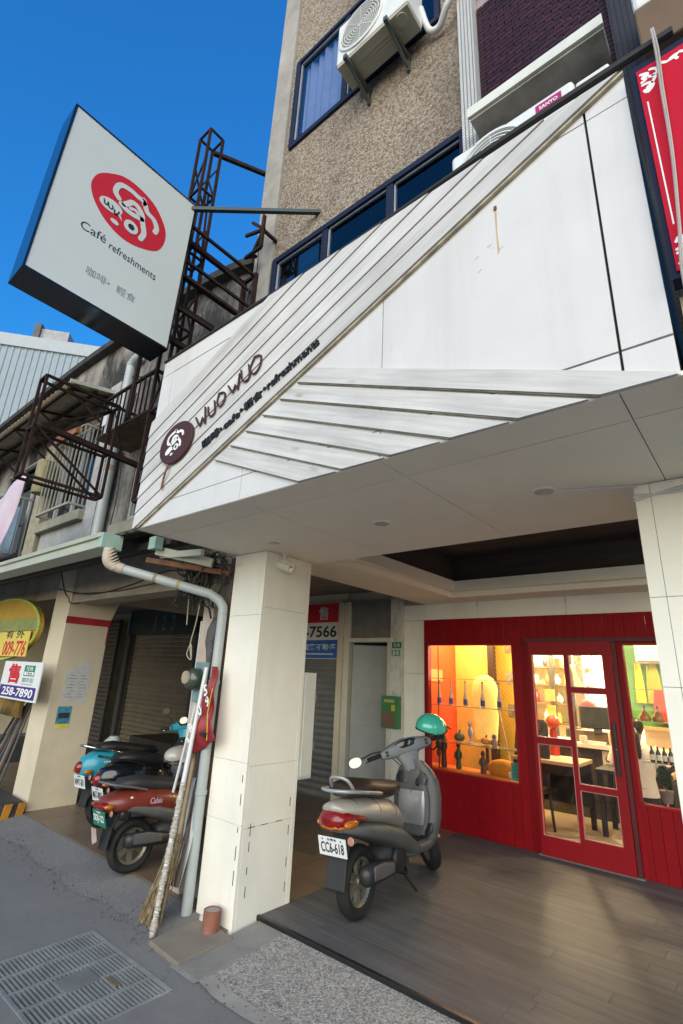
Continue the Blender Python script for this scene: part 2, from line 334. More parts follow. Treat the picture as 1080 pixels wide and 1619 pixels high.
YEL = mat('yellow_board', (0.62, 0.46, 0.03), 0.5, var=0.08)
OLDPAPER = mat('weathered_paper', (0.55, 0.56, 0.55), 0.8, var=0.1, scale=20)

# ------------------------------------------------------------------ ground
def struct(o): o['kind'] = 'structure'; return o
gx0, gx1, gy0, gy1 = -3.60, -2.72, 1.38, 1.99          # opening of the street drain
gm = MB(); gxs = [-60, gx0, gx1, 40]; gys = [-40, gy0, gy1, 60]
for i in range(3):
    for j in range(3):
        if (i, j) != (1, 1): gm.add([(gxs[i], gys[j], 0), (gxs[i + 1], gys[j], 0), (gxs[i + 1], gys[j + 1], 0), (gxs[i], gys[j + 1], 0)], [(0, 1, 2, 3)])
struct(gm.build('ground', ASPH))
# rough strip that ramps from the street to the arcade, in front of the neighbour; ragged outer edge
pts = []; x = -13.0
outer = []
while x < -2.95:
    outer.append((x, 2.20 + .03 * sin(x * 3.1) + .02 * sin(x * 7.7) + random.uniform(-0.012, 0.012), 0.004)); x += 0.07
outer.append((-2.95, 2.2, 0.004))
n = len(outer); vs = outer + [(p[0], 2.56, 0.046) for p in outer]
struct(MB().add(vs, [(i, i + 1, i + 1 + n, i + n) for i in range(n - 1)]).build('rough_kerb_strip', ROUGHC))
af = struct(B(-13, -2.95, 2.56, 9.0, -0.2, 0.044).build('arcade_floor', DARKGAP))
OFF[af.name] = Vector(af.location)
tl = None
for i in range(15):
    for j in range(8):
        x0 = -2.955 - 0.45 * (i + 1); y0 = 2.565 + 0.45 * j
        B(x0 + 0.003, x0 + 0.447, y0 + 0.003, y0 + 0.447, 0.0441, 0.052 + random.uniform(-.001, .001)).build('tile', TILEBR, af)
# loose grit along the broken edge of the strip
gr_ = MB()
for i in range(420):
    gx = random.uniform(-6.6, -2.0); gy = 2.19 + random.gauss(0, .07); q = random.uniform(.003, .010); gr_.ball((gx, gy, .004 + max(0, gy - 2.2) * .11 + q * .4), (q, q * random.uniform(.6, 1), q * .6), 5, 4)
gr_.build('loose_grit', mat('grit', (.20, .19, .175), .9, var=.3, scale=9), label='loose grit scattered along the broken kerb edge', cat='grit', kind='stuff')
# pebble-washed apron in front of the café
ap = MB().add([(-2.86, 2.18, 0.004), (3.5, 2.10, 0.004), (3.5, 2.745, 0.052), (-2.86, 2.745, 0.052)], [(0, 1, 2, 3)])
struct(ap.build('pebble_apron', GRAVEL))
edge = []
for i in range(30): edge.append((-2.9 + i * 0.2, 2.13 + random.uniform(-.03, .02), 0.006))
nn = len(edge)
struct(MB().add(edge + [(p[0], p[1] + 0.09, 0.011) for p in edge], [(i, i + 1, i + 1 + nn, i + nn) for i in range(nn - 1)]).build('mortar_edge', CONC))
# deck of grey boards
dk = struct(B(-2.93, 3.0, 2.752, 5.60, 0.0, 0.058).build('wood_deck', DARKGAP)); OFF[dk.name] = Vector(dk.location)
y = 2.775; row = 0
while y < 5.58:
    x = -2.925 - random.uniform(0, 0.9)
    while x < 1.6:
        ln = 1.22; a = max(x, -2.925); b = x + ln
        if b - a > 0.05: B(a + 0.0007, b - 0.0007, y + 0.0007, min(y + 0.125, 5.585) - 0.0007, 0.0585, 0.070).build('plank', DECK, dk, bevel=0.0008)
        x += ln
    y += 0.125; row += 1
B(-2.93, 3.0, 2.746, 2.772, 0.045, 0.076).build('edge_strip', BLACKM, dk, bevel=0.003)

# ------------------------------------------------------------------ cafe building upper floors
Y0 = 2.54
bl = thing('apartment_building', 'tall brown pebble-washed building above the white canopy with blue framed windows', 'building', (-1.75, 4.0, 2.6))
def wallrect(mb, x0, x1, z0, z1, holes, y0, y1):
    xs = sorted({x0, x1, *[h[0] for h in holes], *[h[1] for h in holes]}); zs = sorted({z0, z1, *[h[2] for h in holes], *[h[3] for h in holes]})
    xs = [x for x in xs if x0 <= x <= x1]; zs = [z for z in zs if z0 <= z <= z1]
    for a, b in zip(xs, xs[1:]):
        for c, d in zip(zs, zs[1:]):
            if not any(h[0] <= (a + b) / 2 <= h[1] and h[2] <= (c + d) / 2 <= h[3] for h in holes): mb.box(a, b, y0, y1, c, d)
    return mb
W1 = (-3.17, -1.30, 7.07, 8.50); W2 = (-3.22, -1.11, 4.13, 5.56)
wallrect(MB(), -3.24, -1.11, 2.62, 12.5, [W1, W2], Y0, Y0 + 0.22).build('pebble_wall', PEBBLE, bl)
B(-3.52, -3.243, Y0 - 0.03, Y0 + 0.30, 2.62, 12.5).build('concrete_corner', CONC, bl)
B(-3.50, -3.30, Y0 + 0.30, 9.0, 2.62, 12.5).build('side_wall', CONCD, bl)
def window(parent, x0, x1, z0, z1, y, splits, curtain=None, glassm=GLASSD, first=None, fr=BLUEFR, t=0.055):
    f = MB().box(x0, x1, y - 0.03, y + 0.07, z1 - t, z1).box(x0, x1, y - 0.03, y + 0.07, z0, z0 + t).box(x0, x0 + t, y - 0.03, y + 0.07, z0 + t, z1 - t).box(x1 - t, x1, y - 0.03, y + 0.07, z0 + t, z1 - t)
    for s_ in splits: f.box(s_ - t * 0.6, s_ + t * 0.6, y - 0.022, y + 0.06, z0 + t, z1 - t)
    wnd = f.build('window', fr, parent, bevel=0.004)
    xs = [x0 + t] + list(splits) + [x1 - t]
    for i, (a, b) in enumerate(zip(xs, xs[1:])):
        a += 0.6 * t if i else 0; b -= 0.6 * t if i < len(xs) - 2 else 0
        B(a, b, y + 0.012, y + 0.018, z0 + t, z1 - t).build('pane', first if (first and i == 0) else glassm, wnd)
        MB().box(a + .004, a + .016, y - 0.004, y + 0.01, z0 + t + .004, z1 - t - .004).box(a + .004, b - .004, y - 0.004, y + 0.01, z1 - t - .016, z1 - t - .004).build('inner_frame', mat('pale_blue_trim', (0.3, 0.36, 0.45), .4), wnd)
    return wnd
wA = window(bl, *W1, Y0, [-2.40], first=GLASSR)
wB = window(bl, *W2, Y0, [-2.52, -1.80], first=GLASSR)
CURT = mat('lilac_curtain', (0.60, 0.54, 0.66), 0.9, var=0.1, scale=3)
mb = MB(); xs = [-3.08 + i * 0.02 for i in range(34)]
vs = [(x, Y0 + 0.075 + 0.022 * sin(x * 55) + 0.012 * sin(x * 21), z) for z in (7.1, 8.48) for x in xs]; k = len(xs)
mb.add(vs, [(i, i + 1, i + 1 + k, i + k) for i in range(k - 1)]); mb.build('curtain', CURT, wA, smooth=True)
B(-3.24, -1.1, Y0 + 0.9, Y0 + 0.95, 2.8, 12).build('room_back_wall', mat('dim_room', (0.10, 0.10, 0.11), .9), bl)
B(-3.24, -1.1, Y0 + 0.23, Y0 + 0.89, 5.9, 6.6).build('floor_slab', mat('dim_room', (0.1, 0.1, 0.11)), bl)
SLAT = mat('white_plastic', (0.66, 0.67, 0.66), 0.4, var=0.04)
B(-3.0, -2.62, Y0 + 0.5, Y0 + 0.53, 4.9, 5.15).build('inner_window_trim', SLAT, wB)
MOS = mat('mosaic', (0.6, 0.62, 0.64), 0.35)
def mosaicmat(name, c, g):
    m = bpy.data.materials.new(name); m.use_nodes = True; t = m.node_tree; n = t.nodes; L = t.links.new; b = n['Principled BSDF']
    tc = n.new('ShaderNodeTexCoord'); mp = n.new('ShaderNodeMapping'); mp.inputs['Rotation'].default_value = (radians(90), 0, 0); mp.inputs['Scale'].default_value = (36, 36, 36)
    L(tc.outputs['Object'], mp.inputs[0]); br = n.new('ShaderNodeTexBrick'); br.offset = 0; br.inputs['Scale'].default_value = 1; br.inputs['Brick Width'].default_value = 1.0; br.inputs['Row Height'].default_value = 1.0; br.inputs['Mortar Size'].default_value = 0.14
    br.inputs['Color1'].default_value = (*c, 1); br.inputs['Color2'].default_value = (*(x * 0.85 for x in c), 1); br.inputs['Mortar'].default_value = (*g, 1)
    L(mp.outputs[0], br.inputs['Vector']); L(br.outputs['Color'], b.inputs['Base Color']); b.inputs['Roughness'].default_value = 0.5; b.inputs['Specular IOR Level'].default_value = .25
    bp = n.new('ShaderNodeBump'); bp.inputs['Strength'].default_value = 0.4; bp.inputs['Distance'].default_value = 0.003; bp.invert = True; L(br.outputs['Fac'], bp.inputs['Height']); L(bp.outputs[0], b.inputs['Normal'])
    return m
B(-1.108, -0.985, Y0 - 0.09, Y0 + 0.2, 2.7, 12.5).build('mosaic_pier', mosaicmat('white_mosaic', (0.62, 0.63, 0.62), (0.12, 0.12, 0.12)), bl)
B(-0.120, 0.06, Y0 - 0.08, Y0 + 0.2, 2.7, 12.5).build('mosaic_pier', mosaicmat('dark_mosaic', (0.03, 0.03, 0.038), (0.008, 0.008, 0.008)), bl)
bk = B(-0.985, -0.12, Y0 + 0.005, Y0 + 0.2, 2.7, 12.5).build('brick_panel', mat('grey_mortar', (0.34, 0.29, 0.31), 0.9, spec=.1), bl)
BRK = mat('glazed_purple_brick', (0.045, 0.010, 0.022), 0.5, var=0.3, scale=30, rand=0.4, spec=.2)
bm_ = None
bw, bh = 0.108, 0.045; r = 0; z = 4.9; cnt = 0
while z < 7.6:
    x = -0.982 - (bw / 2 if r % 2 else 0)
    while x < -0.125 and cnt < 298 + 400:
        a = max(x, -0.982); b = min(x + bw, -0.124)
        if b - a > 0.02 and cnt < 300 and z > 5.15:
            B(a + .003, b - .003, Y0 - 0.012, Y0 + 0.004, z + .003, z + bh - .003).build('brick', BRK, bk); cnt += 1
        x += bw
    z += bh; r += 1
# concrete rain ledge over the brick
ld = thing('rain_ledge', 'long stained concrete ledge with white edge on the purple brick wall', 'ledge', (-0.56, 2.4, 5.0))
MB().prism([(-0.99, 5.25), (-0.145, 5.25), (-0.145, 5.335), (-0.99, 5.335)], FY(2.30), 0, 0.02).build('white_edge', mat('ledge_white', (0.66, 0.68, 0.62), .6, var=.06, dirt=.3, dirtcol=(.3, .32, .25)), ld)
B(-0.98, -0.15, 2.302, 2.525, 5.235, 5.33).build('slab', mat('mossy_concrete', (0.58, 0.57, 0.45), .9, var=.25, scale=4, dirt=.5, dirtcol=(.16, .15, .09), bump=.2), ld)

# ------------------------------------------------------------------ pillars
def pillar(name, label, x0, x1, y0, y1, z0, z1, xcuts, zcuts, sidecuts):
    t = thing(name, label, 'pillar', ((x0 + x1) / 2, (y0 + y1) / 2, z0))
    B(x0 + 0.006, x1 - 0.006, y0 + 0.006, y1 - 0.006, z0, z1).build('core', mat('joint_grey', (.12, .11, .09), .9), t)
    g = 0.0009
    zs = [z0] + zcuts + [z1]
    for a, b in zip(zs, zs[1:]):
        xs = [x0] + xcuts + [x1]
        for c, d in zip(xs, xs[1:]):
            B(c + g, d - g, y0, y0 + 0.02, a + g, b - g).build('panel', CREAMW, t, bevel=0.0015)
    zs = [z0] + sidecuts + [z1]
    for a, b in zip(zs, zs[1:]):
        B(x1 - 0.02, x1, y0 + 0.021 + g, y1 - 0.04, a + g, b - g).build('panel', CREAMW, t, bevel=0.0015)
        B(x1 - 0.02, x1 + 0.001, y1 - 0.04 + 2 * g, y1, a + g, b - g).build('panel', CREAMW, t, bevel=0.0015)
        B(x0, x0 + 0.02, y0 + 0.021 + g, y1, a + g, b - g).build('panel', CREAMW, t)
    B(x0 + 0.002, x1 - 0.021, y1 - 0.02, y1 - 0.001, z0, z1).build('panel', CREAMW, t)
    return t
pl = pillar('pillar', 'cream panelled pillar left of the grey scooter with camera at its top', -3.30, -2.92, 2.54, 3.05, -0.02, 2.515, [-3.262, -2.975], [0.62, 1.0, 2.02], [0.60, 0.98, 2.08])
pr = pillar('pillar', 'cream white panelled pillar at the right edge of the picture', -0.375, 0.04, 2.54, 3.05, 0.0, 2.515, [-0.31], [0.6, 1.62, 1.99], [0.6, 1.62])
# thin black dashes where the panel joints opened
ds = MB()
for z in (0.28, 0.42, 0.58, 0.74, 0.88):
    ds.box(-2.953, -2.948, 2.5375, 2.541, z, z + random.uniform(.03, .09))
for z in (0.2, 0.33, 0.46, 0.55): ds.box(-2.9205, -2.9185, 2.62, 2.625, z, z + random.uniform(.03, .08))
for yy in (2.6, 2.72, 2.86): ds.box(-2.9205, -2.9185, yy, yy + .06, .60, .604)
for z in (0.15, .3, .5, .68): ds.box(-2.9205, -2.9185, 2.985, 2.99, z, z + .06)
ds.build('open_joint', BLK, pl)

# ------------------------------------------------------------------ canopy
YC = 1.64
cp = thing('shop_canopy', 'white shop canopy clad in panels and slanted whitewashed boards above the arcade', 'canopy', (-1.7, 2.1, 2.517))
ZB, ZT, XL, XR = 2.517, 3.88, -3.30, -0.07
B(XL + .012, XR - .004, YC + 0.022, 2.50, ZB + .02, ZT - .01).build('core', DARKGAP, cp)
B(XL - 0.004, XL + 0.010, YC + 0.004, 2.52, ZB, ZT).build('end_panel', WHITE, cp)
xc = [XL, -3.15, -2.165, -1.196, -0.222, XR]; zc = [ZB, 2.665, 3.745, ZT]
for a, b in zip(xc, xc[1:]):
    for c, d in zip(zc, zc[1:]):
        g = 0.0022; ga = .0045 if abs(a + .222) < .01 else g; gb = .0045 if abs(b + .222) < .01 else g; jy = random.uniform(-.0012, .0012)
        gc = .004 if a > -1.3 and abs(c - 2.665) < .01 else g; gd = .004 if a > -1.3 and abs(d - 2.665) < .01 else g
        B(a + ga, b - gb, YC + jy, YC + 0.02, c + gc, d - gd).build('fascia_panel', WHITE, cp, bevel=0.0015)
# rising boards
m_ = 0.4225; xt = [-2.05, -1.745, -1.458, -1.175, -0.89, -0.612, -0.335, -0.055]
rect = [(XL - .004, ZB), (XR, ZB), (XR, ZT - .012), (XL - .004, ZT - .012)]
for i in range(7):
    # between line i (upper) and line i+1 (lower): z - m x  <= 3.88 - m xt
    up = 3.88 - m_ * xt[i]; lo = 3.88 - m_ * xt[i + 1]; gap = 0.006
    p = cut(cut(rect, -m_, 1, up - (gap if i else 0)), m_, -1, -(lo + 0.001))
    n_ = len(p)
    o = MB().prism(p, lambda a, b, d: (a, YC - d - 0.008 - 0.006 * max(0.0, min(1.0, ((up - (b - m_ * a)) / (up - lo)))) * (1 if d > 0 else 0), b), -0.007, 0.012).build('rising_board', WOODW, cp)
    # under-edge strip with the lap's shadow line put into its colour
    q = cut(cut(rect, -m_, 1, lo + 0.001), m_, -1, -(lo - 0.0055))
    MB().prism(q, FY(YC), 0.001, 0.014).build('board_edge', WOODEDGE, cp)
q = cut(cut(rect, -m_, 1, 3.88 - m_ * xt[7] - 0.006), m_, -1, -(3.88 - m_ * xt[7] - 0.017))
MB().prism(q, FY(YC), 0.001, 0.018).build('board_edge', WOODEDGE, cp)
# falling (fan) boards, their left ends on the lowest rising board
zk = [3.093, 2.981, 2.869, 2.751, 2.638, 2.523]
for i, z0 in enumerate(zk):
    mf = 0.412; c0 = z0 - mf * 1.69
    lim = 3.88 - m_ * xt[7] - 0.045
    full = [(-3.3, ZB + .001), (XR - .01, ZB + .001), (XR - .01, 3.4), (-3.3, 3.4)]
    p = cut(cut(cut(full, mf, 1, c0 + 0.096), -mf, -1, -c0), -m_, 1, lim)
    MB().prism(p, lambda a, b, d: (a, YC - d - (0.008 * max(0, min(1, (c0 + 0.096 - (b + mf * a)) / 0.096)) if d > 0.005 else 0), b), 0.001, 0.012).build('falling_board', WOODF, cp)
    q = cut(cut(cut(full, mf, 1, c0 - 0.0005), -mf, -1, -(c0 - 0.005)), -m_, 1, lim)
    MB().prism(q, FY(YC), 0.001, 0.012).build('board_edge', WOODEDGE, cp)
# soffit panels with a deep coffer
xs = [XL, -2.18, -1.2, -0.243, 0.4]; ys = [YC + .002, 1.86, 3.10]
for a, b in zip(xs, xs[1:]):
    for c, d in zip(ys, ys[1:]):
        B(a + .002, b - .002, c + .002, d - .002, ZB, ZB + 0.015).build('soffit_panel', SOFFIT, cp, bevel=0.001)
B(-3.3, 0.6, 1.67, 3.09, ZB + .018, ZB + .03).build('soffit_backing', mat('raw_backing', (0.5, 0.47, 0.4), .8), cp)
B(-3.30, -2.72, 3.102, 5.60, ZB + .001, ZB + .11).build('soffit_border', SOFFIT, cp)
B(-2.718, 0.6, 5.20, 5.60, ZB + .001, ZB + .11).build('soffit_border', SOFFIT, cp)
B(-2.718, -2.64, 3.16, 5.12, ZB + .06, ZB + .17).build('coffer_lip', SOFFIT, cp)
B(-2.718, 0.6, 5.12, 5.198, ZB + .06, ZB + .17).build('coffer_lip', SOFFIT, cp)
DARKC = wood('dark_coffer_wood', (0.085, 0.065, 0.055), (0.05, 0.04, 0.035), .6, axis=0, rand=.1)
for i in range(9):
    B(-2.70, 0.6, 3.12 + i * 0.235, 3.12 + (i + 1) * 0.235 - 0.004, 2.96, 2.98).build('coffer_board', DARKC, cp)
B(-2.74, -2.70, 3.1, 5.25, 2.63, 2.98).build('coffer_side', DARKC, cp)
B(-2.70, 0.6, 5.20, 5.24, 2.63, 2.98).build('coffer_side', DARKC, cp)
B(-2.70, 0.6, 3.104, 3.112, 2.53, 2.98).build('coffer_side', DARKC, cp)
# black capping pipe along the canopy top
MB().tube(smoothpts([(-3.3, YC - .005, 3.885), (-2.4, YC - .005, 3.888), (-1.5, YC, 3.89), (-0.8, YC - .01, 3.905), (-0.3, YC - .012, 3.915), (0.1, YC, 3.93)], 5), [0.010] * 6 + [0.012] * 10 + [0.017] * 10, 8).build('top_seal', mat('black_sealant', (0.02, 0.02, 0.02), .7), cp, smooth=True)
# old bracket and rust stain on the panel
MB().box(-0.611, -0.599, YC - .004, YC + .001, 3.553, 3.575).build('old_bracket', RUSTL, cp)
MB().prism([(-0.609, 3.546), (-0.601, 3.546), (-0.603, 3.40), (-0.598, 3.33), (-0.606, 3.31), (-0.608, 3.42)], FY(YC), -0.001, 0.0006).build('rust_stain', mat('rust_stain', (0.58, 0.42, 0.2), .8), cp)
sc_ = MB()
for i in range(6):
    a, b = -0.64 + random.gauss(0, .05), 3.33 + random.gauss(0, .07); sc_.prism(ell(a, b, random.uniform(.002, .016), random.uniform(.0012, .004), random.uniform(.3, .8), 9), FY(YC), -0.001, 0.0005)
sc_.build('scuff_marks', mat('scuff', (0.54, 0.54, 0.535), .8), cp)['kind'] = 'stuff'
rv = MB()
for i in range(20): rv.ball((XL + 0.06 + i * 0.082, YC - .0005, ZB + .02), .0025, 6, 4)
rv.build('rivet', mat('rivet_grey', (.45, .42, .38), .6), cp); cp.children[-1]['kind'] = 'stuff'
# downlights
for i, (x, y, lb) in enumerate(((-0.735, 2.39, 'right one with a cable, nearest the right pillar'), (-1.73, 2.41, 'middle of the three'), (-2.68, 2.39, 'leftmost, above the left pillar'))):
    t = thing('downlight', 'round unlit downlight in the canopy soffit, ' + lb, 'downlight', (x, y, 2.5), group='downlights in the soffit')
    MB().lathe([(0.062, 2.5172), (0.064, 2.511), (0.055, 2.507), (0.047, 2.509), (0.046, 2.5165)], Matrix.Translation((x, y, 0)), 28, cap=False).build('trim_ring', CREAMW, t, smooth=True)
    MB().lathe([(0.0465, 2.5145), (0.0465, 2.512), (0.03, 2.509)], Matrix.Translation((x, y, 0)), 24).build('lens', mat('frosted_lens', (0.5, 0.48, 0.46), .3), t, smooth=True)
MB().tube(smoothpts([(-0.69, 2.41, 2.513), (-0.6, 2.44, 2.512), (-0.45, 2.5, 2.511), (-0.36, 2.53, 2.505)], 4), .004, 6).build('ceiling_cable', SLAT, label='thin white cable along the soffit to the right pillar', cat='cable')
for k in range(1):
    wr = MB()
    for j in range(3): wr.tube(smoothpts([(-0.38, 2.535 - j * .004, 2.47 - j * .018), (-0.2, 2.53, 2.45 + j * .012), (-0.05, 2.532, 2.475 - j * .01), (0.05, 2.535, 2.47)], 5), .0035, 6)
    wr.build('wrapped_wires', SLAT, label='loose wires wrapped round the top of the right pillar', cat='wires')
# ------------------------------------------------------------------ canopy lettering and logo
LOGO = dict(A=[(1.06, 5.132), (1.027, 5.168), (1.032, 5.234), (1.068, 5.276), (1.138, 5.287), (1.195, 5.279), (1.251, 5.275), (1.293, 5.204), (1.356, 5.18), (1.395, 5.123), (1.39, 5.072)],
            B=[(1.108, 5.111), (1.137, 5.149), (1.166, 5.188), (1.212, 5.186), (1.256, 5.147), (1.271, 5.093), (1.292, 5.032), (1.306, 4.977), (1.29, 4.913)],
            C=[(1.089, 5.098), (1.141, 5.08), (1.195, 5.08), (1.265, 5.099)], D=[(1.16, 5.12), (1.20, 5.135), (1.235, 5.12)],
            W=[(0.962, 5.027), (0.977, 4.992), (0.996, 5.0), (0.995, 5.026), (1.006, 4.993), (1.025, 4.983), (1.038, 5.001), (1.03, 5.021)],
            U=[(1.052, 4.997), (1.057, 4.97), (1.077, 4.977), (1.088, 5.009)])
def logo(parent, fn, tr, wscale, white, black, d0, name='logo_mark', letters=True):
    mb = MB(); T = lambda L_: [tr(*p) for p in L_]
    for k in 'ABC': stroke(mb, T(LOGO[k]), 0.043 * wscale, fn, d0, d0 + .004)
    stroke(mb, T(LOGO['D']), 0.026 * wscale, fn, d0, d0 + .004)
    stroke(mb, T([(1.245, 5.30), (1.262, 5.275), (1.25, 5.25)]), 0.03 * wscale, fn, d0, d0 + .004)
    mb.prism(T(ell(1.2, 4.956, .058, .058)), fn, d0, d0 + .0045)
    mb.prism(T(ell(1.022, 5.015, .09, .058, 0.1)), fn, d0, d0 + .0042)
    mb.prism(T([(1.08, 4.985), (1.125, 4.948), (1.10, 5.0)]), fn, d0, d0 + .0038)
    mb.prism(T(ell(1.075, 4.896, .034, .02, -.15)), fn, d0, d0 + .0042)
    o = mb.build(name, white, parent)
    mb = MB(); mb.prism(T(ell(1.2, 4.956, .026, .026)), fn, d0 + .003, d0 + .006)
    if letters:
        stroke(mb, T(LOGO['W']), 0.011 * wscale, fn, d0 + .003, d0 + .006); stroke(mb, T(LOGO['U']), 0.011 * wscale, fn, d0 + .003, d0 + .006)
    mb.build(name, black, o)
lg = thing('logo_disc', 'dark brown round emblem with white swirl on the slanted boards of the canopy', 'emblem', (-2.87, 1.6, 3.05))
cxl, czl = -2.868, 3.054
MB().prism(ell(cxl, czl, 0.190, 0.150, 0.1, 40), FY(1.612), 0, 0.02).build('disc', BRN, lg, bevel=.004)
an = radians(23)
def trl(a, b):
    u, v = (a - 1.17) * 0.46, (b - 5.08) * 0.40
    return (cxl - 0.01 + u * cos(an) - v * sin(an), czl - .0 + u * sin(an) + v * cos(an))
logo(lg, FY(1.592), trl, 0.44, INKW, BRN, 0.0005, letters=False)
MB().tube(smoothpts([(-2.93, 1.6, 2.905), (-2.925, 1.59, 2.86), (-2.96, 1.6, 2.80), (-2.97, 1.603, 2.74)], 4), .007, 7).build('bent_wire', RUSTL, lg, smooth=True)
wl = thing('letters', 'dark brown hand-drawn letters reading WUO WUO on the canopy boards', 'lettering', (-2.4, 1.6, 3.2))
for nm, p in (('letter_w', [(-2.682, 3.187), (-2.618, 3.106), (-2.606, 3.165), (-2.566, 3.110), (-2.590, 3.235)]), ('letter_u', [(-2.555, 3.224), (-2.540, 3.165), (-2.505, 3.145), (-2.473, 3.167), (-2.495, 3.250)]),
              ('letter_o', [(-2.455, 3.290), (-2.462, 3.225), (-2.425, 3.187), (-2.387, 3.215), (-2.395, 3.275), (-2.455, 3.290)]), ('letter_w', [(-2.364, 3.312), (-2.306, 3.244), (-2.292, 3.294), (-2.262, 3.250), (-2.262, 3.360)]),
              ('letter_u', [(-2.250, 3.381), (-2.230, 3.310), (-2.195, 3.282), (-2.159, 3.302), (-2.180, 3.393)]), ('letter_o', [(-2.130, 3.429), (-2.161, 3.357), (-2.118, 3.305), (-2.070, 3.340), (-2.072, 3.415), (-2.130, 3.429)])):
    stroke(MB(), p, 0.0105, FY(1.612), 0, 0.010, 4 if 'w' not in nm else 2).build(nm, BRN, wl, bevel=.002)
sl = math.atan(0.36)
for s_, a, b, f in (('咖啡', (-2.568, 2.957), (-2.405, 3.014), .062), ('•', (-2.40, 3.014), (-2.38, 3.024), .02), ('cafe', (-2.36, 3.018), (-2.225, 3.085), .05), ('•', (-2.218, 3.086), (-2.195, 3.096), .02), ('輕食', (-2.178, 3.095), (-2.03, 3.150), .062), ('•', (-2.02, 3.162), (-2.0, 3.17), .02), ('refreshments', (-1.985, 3.165), (-1.60, 3.318), .055)):
    c = ((a[0] + b[0]) / 2, 1.612, (a[1] + b[1]) / 2); wd = math.hypot(b[0] - a[0], b[1] - a[1])
    text(s_, .08, BLK, 'small_lettering', wl, c, MY, 0.005, 0.0015, width=wd, height=f if len(s_) < 3 else f, roll=sl)

# ------------------------------------------------------------------ projecting light box
sg = thing('light_box_sign', 'large white light box sign with red oval emblem hung out over the street', 'sign', (-3.6, 1.15, 4.86))
x0, x1, ya, yb, za, zb = -3.66, -3.40, 0.610, 1.702, 4.085, 5.670
MB().box(x0, x1, ya, yb, za, za + .012).box(x0, x1, ya, yb, zb - .012, zb).box(x0, x1, ya, ya + .012, za + .012, zb - .012).box(x0, x1, yb - .012, yb, za + .012, zb - .012).build('housing', mat('black_mirror_acrylic', (.11, .115, .125), .06, metal=1.0, var=.05), sg, bevel=.002)
rim = MB(); t_ = 0.015
for xx in (x1, x0 - .006): rim.box(xx, xx + .006, ya, yb, za, za + t_).box(xx, xx + .006, ya, yb, zb - t_, zb).box(xx, xx + .006, ya, ya + t_, za + t_, zb - t_).box(xx, xx + .006, yb - t_, yb, za + t_, zb - t_)
rim.build('rim', BLACKG, sg)
FACE = mat('light_box_face', (0.57, 0.615, 0.59), 0.35, var=0.015, scale=1.5)
fc = B(x1 - .006, x1 + .001, ya + t_, yb - t_, za + t_, zb - t_).build('face', FACE, sg)
B(x0 - .001, x0 + .006, ya + t_, yb - t_, za + t_, zb - t_).build('face', FACE, sg)
MB().prism(smoothpts([(0.851, 5.091), (0.882, 5.217), (0.981, 5.318), (1.083, 5.373), (1.224, 5.372), (1.359, 5.314), (1.464, 5.184), (1.486, 5.056), (1.45, 4.93), (1.365, 4.86), (1.229, 4.808), (1.105, 4.813), (0.983, 4.875), (0.889, 4.979)], 4, True), FX(x1 + .001), 0, .0012).build('red_oval', INKR, sg)
logo(sg, FX(x1 + .0023), lambda a, b: (a, b), 1.0, FACE, BLK, -0.0002)
text('Café', .1, BLK, 'lettering', sg, (x1 + .002, 0.957, 4.69), MX, .0005, .0, width=0.19, height=.075, roll=.03)
text('refreshments', .1, BLK, 'lettering', sg, (x1 + .002, 1.28, 4.668), MX, .0005, .0, width=0.395, height=.07, roll=-.02)
text('咖啡•  輕食', .1, mat('grey_ink', (0.25, 0.27, 0.28), .6), 'lettering', sg, (x1 + .002, 1.17, 4.347), MX, .0005, .0, width=0.385, height=.075)

sg.rotation_euler = (radians(-1.0), 0, 0)
# lattice mast and brackets holding the box
mt = thing('lattice_mast', 'rusty black lattice mast standing behind the light box sign', 'mast', (-3.75, 1.95, 3.6))
mx0, mx1, my0, my1 = -3.87, -3.68, 1.86, 2.02; mz0, mz1 = 2.9, 7.1
cs = [(mx0, my0), (mx1, my0), (mx1, my1), (mx0, my1)]
for c in cs: MB().bar((*c, mz0), (*c, mz1), .026).build('upright', RUST, mt)
k = 0; z = mz0
while z < mz1 + .01:
    for i in range(4):
        a, b = cs[i], cs[(i + 1) % 4]
        if abs(z - mz1) < .2 or k % 2 == 0: MB().bar((*a, min(z, mz1)), (*b, min(z, mz1)), .02).build('rung', RUST, mt)
        if z + 0.42 < mz1 and k % 2 == 0: MB().bar((*a, z), (*b, z + .42), .016).build('brace', RUST, mt)
    z += 0.42; k += 1
hb = thing('sign_bracket', 'black steel bars tying the light box to the building corner', 'bracket', (-3.6, 2.1, 4.2))
for z in (5.46, 5.06, 4.72, 4.35):
    for x in (-3.62, -3.44) if z > 5 else (-3.62,):
        MB().bar((x, 1.69, z), (x, 2.50 if z > 4.8 else 2.2, z), .045 if x < -3.5 else .026).build('bar', RUST, hb)
for z in (4.9, 4.55): MB().bar((-3.44, 1.69, z), (-3.44, 2.35, z), .03).build('bar', RUST, hb)
for y in (2.49,):
    MB().bar((-3.62, y, 5.5), (-3.62, y, 4.0), .04).build('post', RUST, hb); MB().bar((-3.44, y, 5.5), (-3.44, y, 4.0), .04).build('post', RUST, hb)
    MB().bar((-3.62, y, 5.48), (-3.44, y, 5.48), .03).build('bar', RUST, hb)
MB().bar((-3.42, 1.67, 5.60), (-2.62, 2.54, 5.80), .036).build('stay', mat('grey_stay', (.05, .07, .07), .5, metal=.4), hb)
MB().bar((-3.70, 1.95, 6.85), (-3.53, 2.62, 7.05), .04).build('stay', RUST, hb)
MB().bar((-3.76, 2.0, 6.35), (-3.72, 2.04, 5.0), .018).build('stay', RUST, hb)
MB().bar((-3.72, 1.95, 5.6), (-3.5, 2.5, 5.3), .022).build('stay', RUST, hb)
